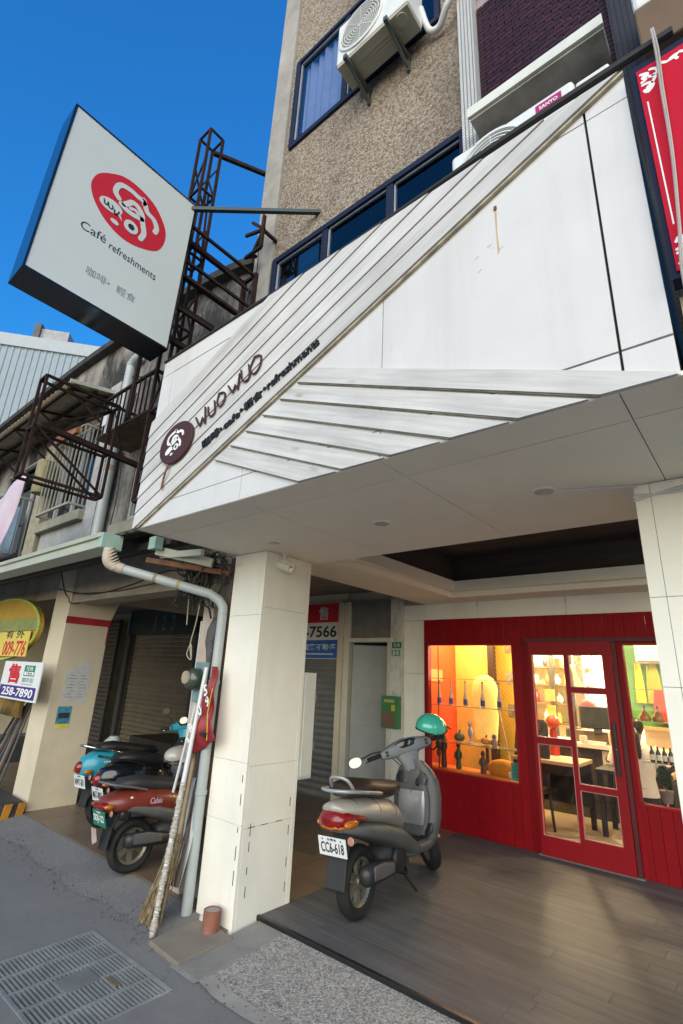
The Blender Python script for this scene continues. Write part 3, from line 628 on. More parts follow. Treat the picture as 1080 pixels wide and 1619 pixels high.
rb = thing('rusty_wall_bracket', 'small rusted angle bracket on the building corner beside the blue window', 'bracket', (-3.4, 2.4, 5.7))
for a, b in (((-3.5, 2.35, 5.92), (-3.22, 2.35, 5.82)), ((-3.22, 2.35, 5.82), (-3.22, 2.53, 5.82)), ((-3.22, 2.35, 6.0), (-3.22, 2.35, 5.6)), ((-3.48, 2.36, 5.62), (-3.22, 2.35, 5.6)), ((-3.42, 2.36, 6.05), (-3.22, 2.36, 5.84)), ((-3.35, 2.36, 5.62), (-3.22, 2.36, 5.84)), ((-3.52, 2.4, 5.7), (-3.35, 2.4, 5.6))):
    MB().bar(a, b, .028).build('angle_iron', RUST, rb)
MB().tube(smoothpts([(-3.45, 2.5, 6.4), (-3.43, 2.47, 5.9), (-3.42, 2.48, 5.5), (-3.5, 2.46, 5.2), (-3.42, 2.48, 4.6)], 5), .006, 6).build('hanging_cable', BLK, label='thin black cable hanging down the building corner', cat='cable')

# ------------------------------------------------------------------ air conditioners
ACW = mat('ac_casing', (0.70, 0.72, 0.70), .4, var=.03, dirt=.15, dirtcol=(.4, .38, .3))
ACB = mat('ac_base', (0.42, 0.40, 0.30), .5, var=.06, dirt=.25, dirtcol=(.2, .17, .1))
def acunit(label, x0, x1, y0, y1, z0, z1, fan=0.36, group='air conditioners on the wall', nm='air_conditioner'):
    t = thing(nm, label, 'air conditioner', ((x0 + x1) / 2, (y0 + y1) / 2, z0), group=group)
    B(x0, x1, y0, y1, z0 + .03, z1).build('casing', ACW, t, bevel=.02)
    B(x0 + .01, x1 - .01, y0 + .01, y1 - .01, z0, z0 + .032).build('base', ACB, t, bevel=.006)
    h = z1 - z0; fx = x0 + (x1 - x0) * fan; fz = z0 + h * .52; rr = h * .40
    M = Matrix.Translation((fx, y0 - .002, fz)) @ Matrix.Rotation(pi / 2, 4, 'X')
    MB().lathe([(rr + .02, -.004), (rr + .02, .012), (rr, .016), (rr - .008, .004), (rr - .008, -.004)], M, 32, cap=False).build('fan_ring', ACW, t, smooth=True)
    f = MB()
    for i in range(1, 9): f.lathe([(rr * i / 9 - .003, .008), (rr * i / 9 + .003, .008), (rr * i / 9 + .003, .012), (rr * i / 9 - .003, .012)], M, 28, cap=False)
    for i in range(8): f.bar(M @ Vector((0, 0, .006)), M @ Vector((rr * cos(i * pi / 4), rr * sin(i * pi / 4), .006)), .006)
    f.build('fan_grille', ACW, t)
    MB().lathe([(rr, -.001), (rr, .002)], M, 28).build('fan_opening', mat('fan_grey', (.30, .30, .26), .7), t)
    return t
a1 = acunit('beige air conditioner hung on two steel brackets in front of the upper window', -2.20, -1.42, 2.19, 2.44, 6.92, 7.50)
for i in range(3): B(-1.95 + i * .06, -1.65 + .05 * i, 2.26 + .03 * i, 2.285 + .03 * i, 6.912, 6.919).build('base_rib', ACB, a1)
MB().lathe([(.05, 6.905), (.05, 6.922)], Matrix.Translation((-1.52, 2.26, 0)), 20).build('drain_port', ACB, a1)
for x in (-2.06, -1.62):
    t = thing('ac_bracket', 'dark steel bracket under the ' + ('left' if x < -2 else 'right') + ' end of the beige air conditioner', 'bracket', (x, 2.3, 6.7), group='brackets of the beige air conditioner')
    G = mat('green_grey_steel', (.07, .085, .075), .5)
    MB().bar((x, 2.15, 6.89), (x, 2.54, 6.89), .035, .05).build('arm', G, t); MB().bar((x, 2.525, 6.92), (x, 2.525, 6.72), .035, .025).build('upright', G, t)
    MB().bar((x, 2.20, 6.88), (x, 2.515, 6.75), .022, .028).build('brace', G, t)
MB().tube(smoothpts([(-1.42, 2.40, 7.15), (-1.40, 2.46, 7.0), (-1.36, 2.48, 6.90), (-1.28, 2.48, 6.88), (-1.18, 2.42, 6.93), (-1.05, 2.41, 7.0), (-0.8, 2.45, 7.05), (-0.5, 2.47, 7.1)], 6), .028, 10).build('ac_pipe', SLAT, label='white insulated pipe running from the beige air conditioner across the mosaic pier', cat='pipe', smooth=True)
a2 = acunit('white air conditioner with a magenta label standing on top of the canopy', -0.90, -0.27, 1.83, 2.08, 3.88, 4.31, .36)
B(-0.445, -0.325, 1.826, 1.831, 4.20, 4.275).build('label_plate', mat('magenta_label', (.42, .01, .16), .4), a2)
text('SANYO', .05, INKW, 'lettering', a2, (-0.385, 1.825, 4.247), MY, .0005, .001, width=.085, height=.022)
B(-0.26, -0.12, 1.80, 2.1, 3.9, 4.22).build('duct_cover', ACW, a2, bevel=.01)
a3 = acunit('pale air conditioner at the upper right corner above the red sign', 0.0, 0.75, 2.05, 2.35, 4.78, 5.35, .6)
MB().box(0.0, 0.7, 2.02, 2.5, 4.45, 4.76).build('rust_tray', mat('rust_tray', (.16, .10, .06), .8, dirt=.5), a3, bevel=.01)

# ------------------------------------------------------------------ red banner sign of the next shop
rs = thing('red_sign', 'red sign board with white scroll ornament and navy frame at right edge', 'sign', (0.6, 1.6, 2.84))
NAVY = mat('navy_sign_frame', (.010, .014, .045), .6, spec=.15)
B(-0.046, 1.6, 1.60, 1.66, 2.83, 3.81).build('frame', NAVY, rs)
B(-0.030, 1.57, 1.592, 1.60, 2.85, 3.772).build('board', SIGNRED, rs)
orn = MB()
def sc2(a, b): return (a, b)
for dx, dz, sx, sz in ((-0.018, 3.745, 1, -1), (-0.018, 2.875, 1, 1)):
    for p in ([(0, .0), (.02, .012), (.012, .035), (.0, .04)], [(.0, .055), (.02, .06), (.03, .08), (.012, .1), (0.002, .085)], [(.03, .0), (.045, .01), (.05, .03), (.035, .035)], [(.065, 0), (.08, .012), (.1, .01), (.11, .025)], [(.12, .002), (.14, .012), (.16, .002)], [(.02, .03), (.04, .045), (.03, .065)]):
        stroke(orn, [(dx + sx * a, dz + sz * b) for a, b in p], .011, FY(1.592), 0, .0008, 3)
    orn.prism(ell(dx + sx * .012, dz + sz * .02, .014, .012, .5, 10), FY(1.592), 0, .0009).prism(ell(dx + sx * .018, dz + sz * .082, .012, .016, -.5, 10), FY(1.592), 0, .0009).prism(ell(dx + sx * .10, dz + sz * .008, .018, .009, .3, 10), FY(1.592), 0, .0009)
orn.build('scroll_ornament', INKW, rs)['kind'] = 'stuff'
B(-0.016, -0.0115, 1.5912, 1.592, 3.03, 3.60).build('border_line', INKW, rs); B(0.22, 1.4, 1.5912, 1.592, 3.742, 3.748).build('border_line', INKW, rs)
cbm = MB()
for j in range(2): cbm.tube(smoothpts([(0.04 + j * .006, 1.60, 3.95), (0.038 + j * .008, 1.572, 3.78), (0.030 + j * .006, 1.566, 3.6), (0.020 + j * .004, 1.568, 3.3), (-0.002 + j * .003, 1.57, 3.0), (-0.018 + j * .005, 1.575, 2.84), (-0.02 + j * .007, 1.62, 2.7), (-0.03, 1.9, 2.54)], 5), .004, 6)
cbm.build('sign_cable', mat('grey_cable', (.42, .38, .34), .6), label='pair of grey cables hanging down in front of the red sign', cat='cable')
B(-0.04, 1.6, 1.70, 2.5, 2.50, 2.83).build('neighbour_fascia', mat('yellow_cream', (.55, .48, .3), .6), label='cream fascia strip below the red sign at right edge', cat='fascia')

# ------------------------------------------------------------------ red shopfront
YR = 5.58
sf = thing('red_shopfront', 'red boarded shopfront with two show windows under the canopy', 'shopfront', (-1.2, YR, 0.07))
WL = (-3.262, -2.21, 0.64, 2.02); WR = (-1.115, 0.60, 0.65, 2.02); DO = (-1.995, -1.212, 0.07, 2.038)
holes = [WL, WR, DO]
x = -3.32; bwid = 0.0935
while x < 0.75:
    b = x + bwid
    cuts = [h for h in holes if h[0] < b - 1e-6 and h[1] > x + 1e-6]
    # split board at window sides so that reveals are clean
    edges = sorted({x, b, *[e for h in holes for e in h[:2] if x < e < b]})
    for c, d in zip(edges, edges[1:]):
        segs = [(0.071, 2.325)]
        for h in holes:
            if h[0] <= (c + d) / 2 <= h[1]:
                ns = []
                for s0, s1 in segs:
                    if h[2] > s0: ns.append((s0, min(s1, h[2])))
                    if h[3] < s1: ns.append((max(s0, h[3]), s1))
                segs = [q for q in ns if q[1] - q[0] > .01]
        for s0, s1 in segs: B(c + (.0012 if c == x else 0), d - (.0012 if d == b else 0), YR, YR + .06, s0, s1).build('board', REDP, sf, bevel=.002)
    x = b
for h in (WL, WR):
    f = MB(); t = .012
    f.box(h[0] - .01, h[1] + .01, YR - .008, YR + .07, h[3] - .004, h[3] + .018).box(h[0] - .01, h[1] + .01, YR - .008, YR + .07, h[2] - .018, h[2] + .004).box(h[0] - .018, h[0] + .004, YR - .006, YR + .07, h[2] + .004, h[3] - .004).box(h[1] - .004, h[1] + .018, YR - .006, YR + .07, h[2] + .004, h[3] - .004)
    wn = f.build('window', REDD, sf, bevel=.003)
    B(h[0] + .004, h[1] - .004, YR + .030, YR + .036, h[2] + .004, h[3] - .004).build('pane', GLASS, wn)
# white wall round the red front
ww = thing('white_wall', 'white panelled wall around the red shopfront below the coffer', 'wall', (-1.5, 5.62, 0.05))
for a, b in ((-3.62, -2.6), (-2.6, -1.6), (-1.6, -0.6), (-0.6, 0.7)):
    B(a + .002, b - .002, YR + .012, YR + .09, 2.327, 2.520).build('panel', CREAMW, ww)
for c, d in ((0.05, 0.55), (0.55, 1.68), (1.68, 2.325)): B(-3.62, -3.322, YR + .013, YR + .09, c + .002, d - .002).build('panel', CREAMW, ww)
B(-3.62, .7, YR + .092, YR + .10, .05, 2.60).build('backing', DARKGAP, ww) if False else None
B(-3.62, .7, YR + .061, YR + .088, 2.318, 2.336).build('backing', DARKGAP, ww); B(-3.62, -3.325, YR + .05, YR + .085, .06, 2.31).build('backing', CREAM, ww); B(-3.62, .7, YR + .05, YR + .085, 2.34, 2.70).build('backing', CREAM, ww)
MB().box(-2.602, -2.598, YR + .009, YR + .012, 2.46, 2.52).box(-1.602, -1.598, YR + .009, YR + .012, 2.46, 2.52).build('open_joint', BLK, ww)
# sliding door, hung in front of the boards
d = thing('shop_door', 'red framed glass sliding door with five panes in the red shopfront', 'door', (-1.6, 5.53, 0.075))
yd0, yd1 = 5.515, 5.555; dx0, dx1, dz0, dz1 = -2.005, -1.205, 0.085, 2.045
panes = [(-1.975, -1.645, 1.115, 1.915), (-1.975, -1.645, 0.25, 1.055), (-1.605, -1.285, 1.605, 1.915), (-1.605, -1.285, 0.74, 1.555), (-1.605, -1.285, 0.29, 0.69)]
fr = wallrect(MB(), dx0, dx1, dz0, dz1, panes, yd0, yd1)
dfr = fr.build('door_frame', REDD, d)
for p in panes:
    q = B(p[0], p[1], yd0 + .016, yd0 + .022, p[2], p[3]).build('pane', GLASS, d)
    MB().box(p[0], p[0] + .007, yd0 - .001, yd0 + .014, p[2], p[3]).box(p[1] - .007, p[1], yd0 - .001, yd0 + .014, p[2], p[3]).box(p[0] + .007, p[1] - .007, yd0 - .001, yd0 + .014, p[2], p[2] + .007).box(p[0] + .007, p[1] - .007, yd0 - .001, yd0 + .014, p[3] - .007, p[3]).build('bead', mat('pale_bead', (.5, .2, .18), .4), q)
B(-1.262, -1.235, 5.49, 5.516, 0.86, 1.30).build('handle', BLACKM, d, bevel=.004)
MB().ball((-1.25, 5.488, 1.08), .008, 8, 6).build('keyhole', CHROME, d)
MB().box(-2.06, 0.2, 5.545, 5.578, 2.047, 2.085).build('track', REDDARK, d)
B(-1.20, -1.165, 5.54, 5.578, 0.075, 2.04).build('jamb', REDDARK, d)  # dark red strip, the shadow on the door's side put into its colour
B(-2.04, -1.15, 5.53, 5.60, 0.0702, 0.084).build('threshold', STEEL, d)
st = thing('window_sticker', 'small green sticker low in the left show window corner', 'sticker', (-2.25, 5.6, .7))
B(-2.30, -2.215, YR + .026, YR + .0295, .66, .83).build('sheet', mat('teal_paper', (.05, .25, .2), .6), st); text('OPEN', .05, mat('dark_ink', (.01, .08, .06)), 'lettering', st, (-2.257, YR + .0255, .75), MY, .0003, 0, height=.05, roll=pi / 2)
# ------------------------------------------------------------------ shop interior
IN = mat('interior_cream', (.70, .62, .47), .7, var=.05)
it = thing('shop_interior', 'warm lit cafe room behind the red shopfront', 'room', (-1.4, 7.5, .07))
B(-3.6, 1.6, 5.68, 9.6, 0.02, 0.068).build('floor', mat('pale_floor', (.55, .46, .34), .35, var=.06), it)
B(-3.6, 1.6, 5.68, 9.6, 2.56, 2.62).build('ceiling', mat('room_ceiling', (.62, .55, .42), .7), it)
ORW = mat('orange_wall', (.70, .075, .010), .6, var=.05)
B(-3.62, -3.50, 5.67, 6.75, .068, 2.56).build('orange_wall', ORW, it)
B(-3.68, -3.6, 5.68, 9.5, .068, 2.6).build('left_wall', IN, it)
B(-3.5, -3.0, 6.75, 6.80, .068, 2.56).build('yellow_wall', mat('yellow_wall', (.80, .52, .10), .7, var=.12, scale=3), it)
B(-3.6, -2.58, 9.4, 9.5, .068, 2.56).build('back_wall', IN, it)
B(-2.58, 1.6, 9.4, 9.5, .068, 2.56).build('back_wall', mat('room_white', (.78, .72, .6), .6), it)
GRN = mat('green_wall', (.10, .30, .06), .6, var=.08)
B(-1.78, 1.6, 8.05, 8.12, 1.15, 2.56).build('green_wall', GRN, it)
B(1.5, 1.6, 5.68, 9.4, .068, 2.56).build('side_wall', IN, it)
B(-3.0, -2.92, 6.70, 6.80, .068, 2.56).build('dark_post', mat('dark_post', (.05, .03, .02), .5), it)
# wire mesh screens: real wires, yellow
def mesh(label, P, nu, nv, r, m):
    mb = MB(); A, U, V = (Vector(p) for p in P)
    for i in range(-nv, nu):
        for sgn in (1, -1):
            a0 = i / nu; b0 = 0.0; a1 = a0 + nv / nu; pts = []
            p = [(a0, 0.0), (a1, 1.0)]
            t0 = max(0, -a0 / (a1 - a0)); t1 = min(1, (1 - a0) / (a1 - a0))
            if t1 - t0 < .02: continue
            q = [((a0 + (a1 - a0) * t), t) for t in (t0, t1)]
            if sgn < 0: q = [(1 - u, v) for u, v in q]
            mb.tube([A + U * u + V * v for u, v in q], r, 4, cap=False)
    return mb.build('wire_mesh', m, label=label, cat='mesh screen')
mesh('yellow diamond wire mesh screen behind the right of the left show window', ((-2.92, 6.78, .3), (.46, .0, 0), (0, 0, 2.2)), 8, 38, .0035, mat('yellow_wire', (.75, .5, .05), .4))
B(-3.6, -2.58, 7.0, 7.05, .068, 2.56).build('ochre_wall', MATS['yellow_wall'], it)
# display shelves in the left window
SHG = glass('shelf_glass', (.8, .9, .85), .9)
for z, lb in ((1.64, 'top'), (1.335, 'middle'), (0.935, 'bottom')):
    B(-3.40, -2.23, 5.70, 5.95, z - .008, z).build('glass_shelf', mat('shelf_green_glass', (.55, .62, .5), .15, trans=.85), label=lb + ' glass shelf of the left show window', cat='shelf', group='glass shelves in the left show window')
BOT = mat('bottle_glass', (.70, .62, .55), .1, trans=.5); BLAB = mat('purple_label', (.06, .05, .22), .4)
desc = ['leftmost glass bottle on the middle shelf of the show window', 'second glass bottle from the left on the middle shelf of the show window', 'third glass bottle from the left on the middle shelf of the show window', 'fourth glass bottle from the left on the middle shelf, before the yellow arch form', 'rightmost glass bottle on the middle shelf of the show window']
for (x, lb) in zip((-3.27, -3.11, -2.92, -2.70, -2.50), desc):
    t = thing('glass_bottle', lb, 'bottle', (x, 5.86, 1.336), group='bottles on the show window shelf')
    MB().lathe([(.024, 1.336), (.026, 1.345), (.026, 1.42), (.012, 1.50), (.010, 1.60), (.016, 1.605), (.012, 1.62)], Matrix.Translation((x, 5.86, 0)), 14).build('body', BOT, t, smooth=True)
    MB().lathe([(.0265, 1.35), (.0268, 1.352), (.0268, 1.41), (.0262, 1.412)], Matrix.Translation((x, 5.86, 0)), 14, cap=False).build('label_band', BLAB, t, smooth=True)
def pumpkin(name, label, c, r, h, m, stem=BRN):
    t = thing(name, label, 'pumpkin', c); vs = []; fs = []; seg, ring = 32, 10
    for i in range(ring + 1):
        ph = pi * i / ring
        for k in range(seg):
            a = 2 * pi * k / seg; q = 1 - .10 * abs(sin(a * 4)) ** .6 * sin(ph)
            vs.append((c[0] + r * q * sin(ph) * cos(a), c[1] + r * q * sin(ph) * sin(a), c[2] + h / 2 - h / 2 * cos(ph) * (1 - .18 * (1 - sin(ph)))))
    for i in range(ring):
        for k in range(seg): a = i * seg + k; b = i * seg + (k + 1) % seg; fs.append((a, b, b + seg, a + seg))
    MB().add(vs, fs).build('body', m, t, smooth=True, angle=80)
    MB().tube([(c[0], c[1], c[2] + h * .88), (c[0] + .006, c[1], c[2] + h * 1.12), (c[0] + .016, c[1], c[2] + h * 1.2)], [.012, .008, .007], 7).build('stem', stem, t, smooth=True)
pumpkin('pumpkin', 'small dark green pumpkin on the bottom shelf of the show window', (-3.0, 5.84, .936), .065, .11, mat('pumpkin_green', (.10, .12, .035), .5))
pumpkin('pumpkin', 'small orange pumpkin on the bottom shelf beside the pink figurine', (-2.69, 5.88, .936), .065, .085, mat('pumpkin_orange', (.7, .25, .03), .5))
t = thing('figurine', 'slim pale cat figurine beside the green pumpkin on the glass shelf', 'figurine', (-2.86, 5.84, .936)); FG = mat('figurine_pale', (.45, .36, .4), .4)
MB().lathe([(.03, .936), (.032, .944), (.012, .95), (.010, .985), (.026, 1.02), (.030, 1.06), (.016, 1.10), (.008, 1.12)], Matrix.Translation((-2.86, 5.84, 0)), 14).build('body', FG, t, smooth=True)
MB().ball((-2.86, 5.835, 1.135), (.024, .02, .018), 12, 8).bar((-2.878, 5.835, 1.145), (-2.882, 5.835, 1.168), .01).bar((-2.842, 5.835, 1.145), (-2.838, 5.835, 1.168), .01).build('head', FG, t, smooth=True)
t = thing('figurine', 'round pinkish owl figurine at the right of the orange pumpkin', 'figurine', (-2.58, 5.86, .936)); FG2 = mat('figurine_pink', (.42, .22, .2), .5)
MB().lathe([(.028, .936), (.036, .96), (.034, .995), (.02, 1.01), (.028, 1.03), (.02, 1.055), (.004, 1.06)], Matrix.Translation((-2.58, 5.86, 0)), 14).build('body', FG2, t, smooth=True)
MB().ball((-2.592, 5.832, 1.03), .007, 8, 6).ball((-2.57, 5.832, 1.03), .007, 8, 6).build('eyes', BLK, t)
# things on the floor of the show window
for x, y, h, lb, m in ((-3.22, 5.86, .55, 'tall dark carved wooden figure standing at the left of the show window', mat('dark_wood', (.07, .035, .02), .5)), (-3.05, 5.9, .33, 'short dark green carved figure low in the show window', mat('dark_green_wood', (.03, .06, .03), .5)), (-2.72, 5.85, .26, 'brown wooden figure standing before the orange cushion', mat('brown_wood', (.10, .045, .02), .5))):
    t = thing('carved_figure', lb, 'figure', (x, y, .64), group='carved figures in the show window')
    MB().lathe([(.03, .64), (.034, .66), (.026, .64 + h * .25), (.036, .64 + h * .45), (.024, .64 + h * .62), (.012, .64 + h * .68)], Matrix.Translation((x, y, 0)), 14).build('body', m, t, smooth=True)
    MB().ball((x, y, .64 + h * .78), (.026, .026, h * .12), 12, 8).build('head', m, t, smooth=True)
    MB().tube([(x - .034, y, .64 + h * .55), (x - .045, y - .015, .64 + h * .38), (x - .01, y - .035, .64 + h * .33)], .009, 6).tube([(x + .034, y, .64 + h * .55), (x + .045, y - .015, .64 + h * .38), (x + .01, y - .035, .64 + h * .33)], .009, 6).build('arms', m, t, smooth=True)
B(-3.5, -2.2, 5.645, 6.1, .56, .638).build('window_bench', mat('orange_bench', (.55, .16, .03), .5), label='orange display bench inside the left show window', cat='bench')
MB().ball((-2.52, 5.95, .70), (.20, .09, .10), 20, 12).build('cushion', mat('orange_fabric', (.75, .28, .02), .8, bump=.1), label='plump orange cushion on the display bench', cat='cushion', smooth=True)
B(-2.42, -2.36, 5.80, 5.86, .64, .70).build('candle_cup', mat('white_wax', (.8, .75, .65), .4), label='small white candle cup on the display bench', cat='cup', bevel=.012)
# added glowing yellow form for a shadow arch on the yellow panel, no lamp
t = thing('yellow_arch_form', 'tall rounded yellow arch form added behind the bottles in the show window', 'lamp', (-2.88, 6.32, .07))
MB().lathe([(.13, .95), (.155, 1.2), (.165, 1.45), (.15, 1.58), (.11, 1.66), (.05, 1.70)], Matrix.Translation((-2.88, 6.32, 0)), 28).build('shade', mat('arch_glow_yellow', (.85, .6, .2), .8, emit=(1.0, .55, .10), estr=.12), t, smooth=True)
MB().lathe([(.12, .07), (.12, .09), (.02, .10), (.02, .95)], Matrix.Translation((-2.88, 6.32, 0)), 20).build('stand', BRN, t, smooth=True)
t = thing('window_chair', 'dark padded chair with slanted legs behind the show window', 'chair', (-2.42, 6.3, .07)); CH = mat('dark_leather', (.02, .018, .018), .45)
MB().loft([((-2.4, 6.45, .52), .2, .02, (1, 0, 0), (0, 1, 0), 5), ((-2.4, 6.5, .85), .21, .03, (1, 0, 0), (0, 1, 0), 5), ((-2.4, 6.55, 1.17), .19, .025, (1, 0, 0), (0, 1, 0), 5), ((-2.4, 6.56, 1.22), .15, .012, (1, 0, 0), (0, 1, 0), 4)], 24).build('backrest', CH, t, smooth=True)
B(-2.61, -2.19, 6.12, 6.5, .46, .53).build('seat', CH, t, bevel=.02)
for a, b in ((-2.58, 6.15), (-2.22, 6.15), (-2.58, 6.47), (-2.22, 6.47)): MB().tube([(a, b, .47), (a + (.03 if a > -2.4 else -.03), b, .07)], .016, 8).build('leg', CH, t)
t = thing('wooden_stick', 'thin pale wooden stick leaning in the show window', 'stick', (-2.55, 6.05, .65)); MB().tube([(-2.62, 6.1, 1.33), (-2.44, 6.0, .66)], .010, 8).build('shaft', mat('pale_stick', (.62, .45, .25), .5), t, smooth=True)

t = thing('bamboo_pole', 'dark bamboo pole hung with carved charms at the left of the show window', 'pole', (-3.24, 5.78, .64)); MB().tube([(-3.24, 5.78, .64), (-3.235, 5.78, 2.02)], .007, 8).build('pole', BRN, t, smooth=True)
for z, r_ in ((1.02, .03), (.90, .045), (.80, .03)): MB().ball((-3.24, 5.775, z), (r_, .02, r_ * 1.5), 12, 8).build('charm', mat('dark_wood', (.07, .035, .02), .5), t, smooth=True)
B(-3.495, -3.49, 5.95, 6.35, 1.60, 1.75).build('wall_letters', mat('pale_orange_print', (.80, .32, .12), .6), label='pale strip of print on the orange wall of the show window', cat='print')
for i in range(5): B(-2.76 + (i % 2) * .17, -2.64 + (i % 2) * .17, 6.74, 6.755, 1.2 + i * .2, 1.36 + i * .2).build('photo_card', mat('card%d' % i, [(.30, .26, .20), (.12, .10, .09), (.45, .40, .30), (.20, .16, .10), (.35, .20, .10)][i], .6, var=.4, scale=25), label='small dark photo card pinned on the yellow mesh, %s from the bottom' % ['lowest', 'second', 'third', 'fourth', 'topmost'][i], cat='card', group='cards on the mesh')
# counter, table, till
CNT = mat('counter_dark', (.055, .05, .045), .6, var=.15, scale=10)
t = thing('counter', 'dark clad service counter with a white stone top', 'counter', (-1.0, 7.75, .07))
for i in range(11): B(-2.75 + i * .2, -2.75 + i * .2 + .196, 7.45, 7.5, .30, .86).build('panel', CNT, t, bevel=.003)
B(-2.75, -.55, 7.5, 8.0, .07, .87).build('carcass', CNT, t); B(-2.80, -.5, 7.38, 8.02, .88, .93).build('top', mat('white_stone', (.72, .66, .56), .3), t, bevel=.004)
B(-2.2, -1.55, 7.6, 7.95, .93, 1.07).build('raised_ledge', mat('brown_ledge', (.12, .08, .05), .5), t)
p = B(-1.86, -1.74, 7.436, 7.449, .66, .86).build('notice', mat('notice_paper', (.72, .66, .5), .6), t); MB().prism(ell(-1.80, .77, .03, .036), FY(7.436), 0, .001).build('printed_mark', mat('brown_ink', (.22, .13, .05), .6), p)
t = thing('cafe_table', 'small dark table with pale wooden top seen through the lower left door pane', 'table', (-2.1, 6.75, .07)); TL = mat('black_table', (.015, .014, .014), .5)
B(-2.62, -1.86, 6.40, 6.98, .76, .80).build('tabletop', wood('pale_table_wood', (.55, .42, .28), (.42, .3, .18), .35, axis=0, rand=0), t, bevel=.004)
B(-2.60, -1.88, 6.42, 6.96, .66, .758).build('apron', TL, t)
for a, b in ((-2.58, 6.44), (-1.90, 6.44), (-2.58, 6.94), (-1.90, 6.94)): B(a - .025, a + .025, b - .025, b + .025, .07, .66).build('leg', TL, t, bevel=.003)
t = thing('cafe_table', 'second dark table standing behind the lower right door pane', 'table', (-1.4, 7.0, .07))
B(-1.78, -1.1, 6.72, 7.25, .70, .74).build('tabletop', TL, t, bevel=.004)
for a, b in ((-1.74, 6.76), (-1.14, 6.76), (-1.74, 7.2), (-1.14, 7.2)): B(a - .025, a + .025, b - .025, b + .025, .07, .70).build('leg', TL, t)
B(-2.55, -1.9, 6.9, 6.95, .3, .66).build('bench_back', CH, label='dark bench back under the small dark table', cat='bench')
t = thing('till_screen', 'dark tilted till screen standing on the counter', 'screen', (-1.9, 7.6, 1.07))
M = Matrix.Translation((-1.93, 7.62, 1.24)) @ Matrix.Rotation(radians(18), 4, 'Z') @ Matrix.Rotation(radians(-18), 4, 'X')
mb = MB().box(-.20, .20, -.018, .018, -.14, .14, M); mb.build('housing', BLACKM, t, bevel=.006)
MB().box(-.185, .185, -.021, -.0185, -.125, .125, M).build('screen', mat('dull_screen', (.03, .035, .03), .5, var=.3, scale=9, spec=.2), t)
MB().box(-.05, .05, .0, .04, -.20, -.1, M).build('stand', BLACKM, t)
def cup(x, y, z, r, h, m, lb, cat='cup', nm='cup'):
    MB().lathe([(r * .7, z), (r, z + h * .3), (r, z + h), (r * .9, z + h), (r * .85, z + h * .2)], Matrix.Translation((x, y, 0)), 16).build(nm, m, label=lb, cat=cat, smooth=True)
cup(-2.06, 7.42, .931, .045, .09, mat('white_china', (.75, .72, .66), .3), 'white cup on the counter in front of the till screen')
cup(-1.72, 7.45, .931, .05, .15, mat('cream_jar', (.7, .62, .4), .3), 'cream jar on the counter at the right of the till screen', 'jar', 'jar')
B(-2.02, -1.80, 7.40, 7.48, .931, .965).build('white_box', mat('white_card', (.8, .77, .7), .5), label='low white paper stack on the counter edge', cat='paper')
# left side of the door view: shelves, lamps, gourds
RSH = mat('shelf_brown', (.16, .09, .04), .5)
ws = thing('back_shelf', 'brown wall shelf crowded with small things seen through the upper left door pane', 'shelf', (-2.9, 9.2, 1.2))
for z in (1.02, 1.32, 1.62, 1.9): B(-3.55, -2.35, 9.1, 9.39, z, z + .025).build('board', RSH, ws)
B(-2.90, -2.83, 8.85, 8.92, .07, 2.56).build('interior_post', mat('black_post', (.03, .025, .02), .5), label='black post inside the cafe left of the counter', cat='post')
B(-2.52, -2.44, 8.55, 8.6, 1.05, 2.56).build('dark_interior_post', MATS['black_post'], label='dark narrow post behind the upper right door pane', cat='post')
B(-2.40, -2.28, 8.5, 8.6, 1.05, 2.56).build('patterned_post', mat('patterned_post', (.35, .22, .15), .6, var=.4, scale=20), label='patterned brown post beside the bright white kitchen wall', cat='post')
cols = [((.8, .5, .3), 'cream'), ((.7, .12, .03), 'orange'), ((.75, .7, .6), 'white'), ((.6, .42, .1), 'yellow'), ((.5, .02, .02), 'red'), ((.2, .1, .05), 'brown'), ((.4, .4, .35), 'grey')]
kk = 0
for z, row in ((1.045, 'lowest'), (1.345, 'second lowest'), (1.645, 'second highest'), (1.925, 'highest')):
    for i in range(6):
        c, nm = cols[(kk * 3 + i) % 7]; x = -3.45 + i * .19 + random.uniform(-.03, .03); h = random.uniform(.10, .22); r_ = random.uniform(.035, .06)
        m = mat('trinket_' + nm, c, .4)
        ordn = ['first', 'second', 'third', 'fourth', 'fifth', 'sixth'][i]
        if (i + kk) % 3 == 0: MB().box(x - r_, x + r_, 9.15, 9.15 + r_ * 2, z, z + h).build('box', m, label='%s box, %s from the left on the %s board of the back shelf' % (nm, ordn, row), cat='box', group='trinkets on the back shelf', bevel=.004)
        else: MB().lathe([(r_ * .6, z), (r_, z + h * .2), (r_ * .95, z + h * .55), (r_ * .4, z + h * .8), (r_ * .45, z + h)], Matrix.Translation((x, 9.2, 0)), 14).build('jar', m, label='%s jar, %s from the left on the %s board of the back shelf' % (nm, ordn, row), cat='jar', group='trinkets on the back shelf', smooth=True)
    kk += 1
t = thing('hanging_tag', 'two square yellow wooden plates hanging behind the left door pane', 'plates', (-2.35, 7.2, 1.3))
B(-2.43, -2.31, 7.2, 7.215, 1.42, 1.57).build('plate', mat('tag_wood', (.72, .5, .2), .5), t); B(-2.41, -2.31, 7.2, 7.215, 1.24, 1.37).build('plate', mat('tag_wood2', (.7, .55, .15), .5), t)
MB().tube([(-2.37, 7.207, 2.56), (-2.37, 7.207, 1.25)], .003, 5).build('string', BLK, t)
t = thing('gourd', 'orange-red round gourd ornament on a red stand behind the left door pane', 'ornament', (-2.28, 6.95, .8)); GO = mat('gourd_orange', (.55, .08, .02), .3)
